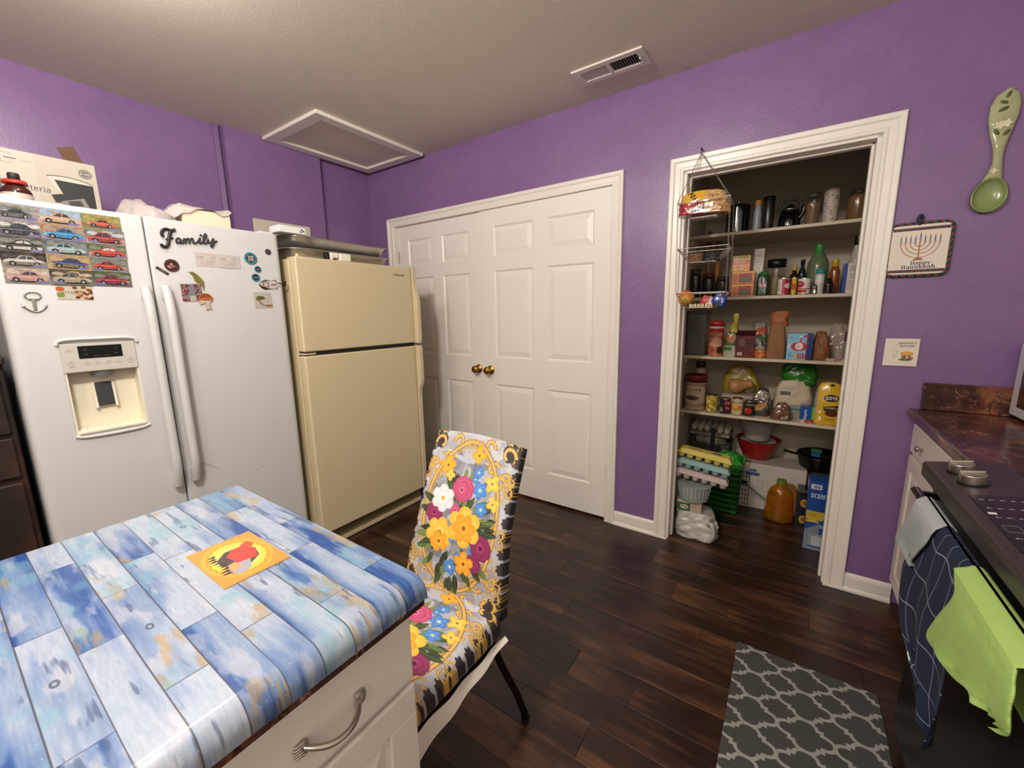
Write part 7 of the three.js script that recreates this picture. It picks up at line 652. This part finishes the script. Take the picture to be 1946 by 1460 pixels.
  // wire rack, brush, papers
  { const a = on('z', -0.668, 1397, 962), b = on('z', -0.668, 1425, 900), w = b.x - a.x, h = b.y; const t = thing('wire_rack', 'dark wire rack leaning beside the green basket', 'rack', [a.x, 0.0005, -0.668]); const wires = []; for (let i = 0; i <= 4; i++) wires.push(bar([w * i / 4, 0, 0], [w * i / 4, h, -0.02], 0.0016, 6)); for (let i = 0; i <= 8; i++) wires.push(bar([0, h * i / 8, -0.02 * i / 8], [w, h * i / 8, -0.02 * i / 8], 0.0016, 6)); wires.forEach((g) => part(t, 'wire', g, mDarkMetal)); const p0 = on('z', -0.66, 1413, 917), p1 = on('z', -0.6, 1454, 949); const br = thing('fly_swatter', 'green handled brush leaning on the wire rack', 'brush', [0, 0, 0]); part(br, 'handle', bar([p1.x, p1.y, -0.6], [p0.x, p0.y, -0.66], 0.0035), M(0x1f5a34, 0.4)); part(br, 'head', xf(rb(-0.03, 0.03, -0.012, 0.012, -0.008, 0.008, 0.005), [p0.x - 0.01, p0.y + 0.004, -0.664], [0, 0, -0.2]), M(0x141414, 0.8));
    const pp = on('y', 0, 1428, 962); packOf('paper_packet', 'crumpled white printed packet on the floor behind the rack', 'packet', { x: pp.x, z: -0.71, w: 0.115, h: 0.075, y: 0.0005 }, 0.05, art(140, 90, '#b9b2a6', (g, w, h) => { rect(g, 0, 0, w, h, '#c2bbae'); lines(g, 14, 20, 110, 5, 13, '#8a8478', 4); }), paperB, { seed: 53, top: 0.5, crumple: 0.2 }); }
  // stack just inside the left jamb
  const sx = on('z', -0.16, 1318, 950).x;
  { const f = fit(1277, 1360, 952, 1016, 0, -0.055); const t = thing('shopping_bag', 'slumped white shopping bag on the pantry floor by the jamb', 'bag', [f.x, 0.0005, -0.16]); const g = packGeo(f.w, 0.155, 0.19, { seed: 61, top: 0.75, topW: 0.9, crumple: 0.26 }); part(t, 'sack', g, MP(0xb9b5ae, 0.35, { side: THREE.DoubleSide, clearcoat: 0.2 })); const handle = tube([[f.w * 0.3, 0.10, 0.07], [f.w * 0.42, 0.13, 0.11], [f.w * 0.48, 0.07, 0.115], [f.w * 0.40, 0.02, 0.105]], 0.012, 24, 8); part(t, 'handle', handle.scale(1, 1, 1), MP(0xb9b5ae, 0.35, { clearcoat: 0.2 }));
    const bt = 0.150; const c = art(200, 120, '#a89a86', (g, w, h) => { rect(g, 0, 0, w, h, '#b0a28c'); rect(g, 0, 24, 110, 84, '#3f5a40'); blob(g, 60, 62, 34, 22, '#c9bfa8'); blob(g, 50, 58, 8, 6, '#222'); blob(g, 74, 66, 8, 6, '#222'); rect(g, 0, 94, 110, 12, '#4f6a4a'); });
    const bxx = thing('food_box', 'tan box with a green picture label wedged in the white bag', 'box', [f.x - 0.03, bt - 0.004, -0.14], 0.1); part(bxx, 'carton', artUV(rb(-0.075, 0.06, 0, 0.075, -0.06, 0.045, 0.002, 1), c, 'z'), paperB);
    const cl = thing('clear_tub', 'clear ribbed plastic tub under the egg cartons', 'tub', [f.x - 0.02, bt + 0.073, -0.15]); part(cl, 'tub', lathe([[0, 0], [0.075, 0], [0.080, 0.004], [0.090, 0.088], [0.095, 0.092], [0.095, 0.098], [0, 0.098]], 40), MP(0xaab4ae, 0.2, { transmission: 0.35, thickness: 0 })); for (let i = 0; i < 24; i++) { const a = i / 24 * 6.283; part(cl, 'rib', bar([0.078 * Math.cos(a), 0.004, 0.078 * Math.sin(a)], [0.090 * Math.cos(a), 0.088, 0.090 * Math.sin(a)], 0.0022, 5), MP(0xbfc8c2, 0.2)); }
    const cartons = [[0xb9a6a4, 'pink and white egg carton, lowest of three', 0], [0x86a5a2, 'pale teal egg carton between two others', 1], [0xc9b85c, 'yellow egg carton on top of the stack', 2]]; let y = bt + 0.073 + 0.114; const tilt = -0.13;
    for (const [col, label, k] of cartons) { const e = thing('egg_carton', label, 'egg carton', [f.x + 0.006 + k * 0.004, y, -0.165 - k * 0.012], 0, 'egg cartons stacked by the jamb'); e.rotation.z = tilt; e.rotation.y = 0.08; const m = M(col, 0.75), L = 0.295, D = 0.10; const cups = []; for (let i = 0; i < 6; i++) for (let j = 0; j < 2; j++) part(e, 'egg_cup', lathe([[0, 0], [0.013, 0], [0.017, 0.006], [0.0225, 0.026], [0.0235, 0.030]], 18).translate(-L / 2 + L / 12 + i * L / 6, 0, -D / 4 + j * D / 2), m); part(e, 'flange', rb(-L / 2, L / 2, 0.028, 0.032, -D / 2, D / 2, 0.0015), m); const lid = frustum(-L / 2 + 0.004, L / 2 - 0.004, -D / 2 + 0.004, D / 2 - 0.004, 0.032, 0.054, 0.012).rotateX(-Math.PI / 2); part(e, 'lid', lid, m); part(e, 'print', artUV(rb(-L * 0.34, L * 0.34, 0.0535, 0.0546, -D * 0.26, D * 0.26, 0.0005, 1), art(200, 50, '#' + col.toString(16), (g, w, h) => { rect(g, 0, 0, w, h, '#' + col.toString(16)); lines(g, 10, 14, 90, 2, 14, '#4a463c', 6); rect(g, 140, 12, 46, 24, '#4a463c'); }), 'y'), paperB); y += 0.060; } }
  // eggs in an open tray, far left behind
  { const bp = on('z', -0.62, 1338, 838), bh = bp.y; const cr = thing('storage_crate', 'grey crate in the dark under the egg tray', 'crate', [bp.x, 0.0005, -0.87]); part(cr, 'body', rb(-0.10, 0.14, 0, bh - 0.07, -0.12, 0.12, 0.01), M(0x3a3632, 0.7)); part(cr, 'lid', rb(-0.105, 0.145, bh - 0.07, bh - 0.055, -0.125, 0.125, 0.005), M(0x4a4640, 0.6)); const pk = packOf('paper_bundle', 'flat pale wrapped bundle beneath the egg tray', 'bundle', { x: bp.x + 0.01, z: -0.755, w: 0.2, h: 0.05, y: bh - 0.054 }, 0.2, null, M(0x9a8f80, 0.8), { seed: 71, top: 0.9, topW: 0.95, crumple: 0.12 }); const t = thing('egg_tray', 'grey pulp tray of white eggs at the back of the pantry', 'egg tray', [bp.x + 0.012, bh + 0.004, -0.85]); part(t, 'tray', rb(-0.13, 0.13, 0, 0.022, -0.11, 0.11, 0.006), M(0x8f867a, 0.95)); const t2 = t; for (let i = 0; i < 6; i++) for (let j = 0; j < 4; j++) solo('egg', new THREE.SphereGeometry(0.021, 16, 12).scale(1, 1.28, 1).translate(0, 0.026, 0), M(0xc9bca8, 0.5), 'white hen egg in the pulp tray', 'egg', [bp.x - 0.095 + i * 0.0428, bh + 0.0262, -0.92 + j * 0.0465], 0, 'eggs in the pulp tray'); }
}

// ---------------------------------------------------------------- three tier hanging basket
{
  const t = thing('hanging_basket', 'three tier wire basket hanging on chains from the pantry casing', 'hanging basket', [2.648, 0, 0.115]); const mw = metal(0xa09a90, 0.3); const tiers = [[1.842, 0, 1.773], [1.630, 0.008, 1.565], [1.420, 0.012, 1.348]]; const hx = -0.048, hy = 2.104;
  part(t, 'hook', merge(tube([[hx, hy + 0.012, -0.100], [hx, hy + 0.018, -0.088], [hx, hy + 0.006, -0.078], [hx, hy - 0.006, -0.086]], 0.002, 20, 8), bar([hx, hy + 0.012, -0.113], [hx, hy + 0.012, -0.098], 0.002)), mDarkMetal);
  const W = 0.112, D = 0.072, w = 0.058, d = 0.040; const cor = [[-1, -1], [1, -1], [1, 1], [-1, 1]];
  const link = new THREE.TorusGeometry(0.0042, 0.0009, 5, 10); const chain = (a, b) => { const A = V(...a), B = V(...b), L = A.distanceTo(B), n = Math.max(2, Math.round(L / 0.0085)), out = [], dir = B.clone().sub(A).normalize(), q = new THREE.Quaternion().setFromUnitVectors(V(0, 1, 0), dir); for (let i = 0; i < n; i++) { const g = link.clone(); g.scale(0.7, 1.15, 1); if (i % 2) g.rotateY(Math.PI / 2); g.applyQuaternion(q); const p = A.clone().lerp(B, (i + 0.5) / n); out.push(g.translate(p.x, p.y, p.z)); } return merge(out); };
  tiers.forEach(([y, ox, yb], k) => {
    const B = part(t, 'basket', merge(...[0, 1, 2, 3].map((i) => { const a = cor[i], b = cor[(i + 1) % 4]; return merge(bar([ox + a[0] * W, y, a[1] * D], [ox + b[0] * W, y, b[1] * D], 0.0022), bar([ox + a[0] * w, yb, a[1] * d], [ox + b[0] * w, yb, b[1] * d], 0.0018), bar([ox + a[0] * W, y, a[1] * D], [ox + a[0] * w, yb, a[1] * d], 0.0018)); })), mw);
    const wires = []; for (let i = 1; i < 8; i++) { const q = -1 + i / 4; part(B, 'wire', merge(bar([ox + q * W, y, D], [ox + q * w, yb, d], 0.0008, 5), bar([ox + q * w, yb, d], [ox + q * w, yb, -d], 0.0008, 5), bar([ox + q * w, yb, -d], [ox + q * W, y, -D], 0.0008, 5)), mw); } for (let i = 1; i < 5; i++) { const q = -1 + i / 2.5; part(B, 'wire', merge(bar([ox - W, y, q * D], [ox - w, yb, q * d], 0.0008, 5), bar([ox - w, yb, q * d], [ox + w, yb, q * d], 0.0008, 5), bar([ox + w, yb, q * d], [ox + W, y, q * D], 0.0008, 5)), mw); }
    for (const [a, b] of cor) part(t, 'chain', k ? chain([tiers[k - 1][1] + a * W, tiers[k - 1][0], b * D], [ox + a * W, y, b * D]) : chain([hx, hy - 0.006, -0.086], [ox + a * W, y, b * D]), mw); });
  // contents
  const pb = art(220, 160, '#a8242c', (g, w, h) => { rect(g, 0, 0, w, h, '#c29a66'); rect(g, 0, 0, 116, h, '#a8222c'); rect(g, 22, 0, 94, 84, '#d9a52c'); g.save(); g.translate(70, 44); g.rotate(1.1); scrib(g, 5, 0, 0, 34, '#23202a'); g.restore(); poly(g, [[40, 130], [110, 90], [116, 150], [60, 156]], '#c9c4bc'); for (let i = 0; i < 4; i++) poly(g, [[66 + i * 12, 150], [80 + i * 12, 100], [84 + i * 12, 100], [72 + i * 12, 150]], '#2c2a2e'); for (let i = 0; i < 70; i++) { const x = 124 + 92 * hash(i, 1, 91), y = h * hash(i, 2, 91); blob(g, x, y, 10, 6, ['#b98a56', '#d2ab78', '#9a6c3c'][i % 3], hash(i, 3, 91) * 3); } });
  const pg = packGeo(0.225, 0.105, 0.105, { seed: 81, top: 0.7, topW: 0.9, crumple: 0.10 }); const m = solo('peanut_bag', artUV(pg, pb, 'z', -0.5), MP(0xffffff, 0.2, { map: sheetB.t, clearcoat: 0.5, clearcoatRoughness: 0.15 }), 'red and yellow bag of peanuts in the top basket', 'bag', [2.642, 1.782, 0.118]); m.rotation.z = -0.03; m.position.y += 0.004;
  const cp = on('z', 0.14, 1370, 369), clip = thing('bag_clip', 'green plastic clip closing the peanut bag', 'clip', [cp.x, cp.y, 0.14]); part(clip, 'jaw', xf(rb(-0.022, 0.018, -0.006, 0.006, -0.008, 0.008, 0.004), [-0.016, -0.010, 0], [0, 0, 0.45]), M(0x1f8a4a, 0.35)); part(clip, 'loop', xf(new THREE.TorusGeometry(0.010, 0.0042, 10, 24), [0.010, 0.004, 0], [0, 0.3, 0], [1.15, 0.85, 1]), M(0x1f8a4a, 0.35));
  const mg = new THREE.SphereGeometry(0.039, 32, 24).scale(0.95, 1.05, 0.95), col = []; { const p = mg.attributes.position; for (let i = 0; i < p.count; i++) { const y = p.getY(i) / 0.04, n = fbm(p.getX(i) * 40, p.getY(i) * 40 + p.getZ(i) * 30, 95, 3) - 0.5; const c = mix(mix([0.25, 0.17, 0.02], [0.62, 0.30, 0.03], sst(-0.9, 0.1, y + n)), [0.55, 0.10, 0.03], sst(0.2, 0.9, y + n * 1.2)); col.push(...c); } mg.setAttribute('color', new THREE.Float32BufferAttribute(col, 3)); } const mgT = thing('mango', 'ripe yellow and red mango in the bottom basket', 'mango', [2.585, 1.396, 0.12]); part(mgT, 'fruit', mg, M(0xffffff, 0.35, { vertexColors: true })); part(mgT, 'stem', cyl(0.003, 0.002, 0.006, 8).translate(0, 0.040, 0), M(0x3a2a18, 0.8));
  const sn = (name, label, cell, x, y, z, w2, h2, d2, rz, o = {}) => { const q = solo(name, artUV(packGeo(w2, h2, d2, { seed: 90 + x * 100, crumple: 0.15, top: 0.6 }), cell, 'z', -0.5), glossB, label, 'packet', [x, y, z]); q.rotation.z = rz; return q; };
  sn('snack_packet', 'blue snack packet with white lettering in the bottom basket', art(110, 80, '#1f3f9a', (g, w, h) => { rect(g, 0, 0, w, h, '#1f3f9a'); scrib(g, 4, 60, 44, 30, '#dfe3ea'); }), 2.728, 1.362, 0.125, 0.062, 0.052, 0.03, -0.5); sn('snack_packet', 'red and white snack packet in the bottom basket', art(100, 80, '#b0283a', (g, w, h) => { rect(g, 0, 0, w, h, '#b8303a'); rect(g, 60, 0, 40, h, '#c9c2ba'); }), 2.678, 1.358, 0.115, 0.06, 0.048, 0.03, -0.25);
  { const x0 = 2.610; const cs = thing('cracker_sleeve', 'row of pale crackers along the front of the bottom basket', 'crackers', [2.660, 1.3505, 0.143]); for (let i = 0; i < 9; i++) part(cs, 'cracker', xf(rb(-0.005, 0.005, 0, 0.016, -0.010, 0.010, 0.002, 1), [-0.048 + i * 0.012, 0.0, 0], [0, 0, 0.08 * ((i % 3) - 1)]), M(0xd2c4a0, 0.8)); }
  for (const [x, z, s, l] of [[2.62, 0.11, 1, 'knobbly brown ginger root in the middle basket'], [2.69, 0.12, 2, 'dark dried chilli pouch in the middle basket']]) { const g = packGeo(0.07, 0.045, 0.05, { seed: 100 + s, crumple: 0.4, top: 0.7 }); solo(s === 1 ? 'ginger_root' : 'spice_pouch', g, M(s === 1 ? 0x6a4a2c : 0x1f1a18, 0.6), l, s === 1 ? 'ginger' : 'pouch', [x, 1.5675, z]); }
}

scene.traverse((o) => { if (o.isMesh) { o.castShadow = true; o.receiveShadow = true; } });
renderer.render(scene, camera);
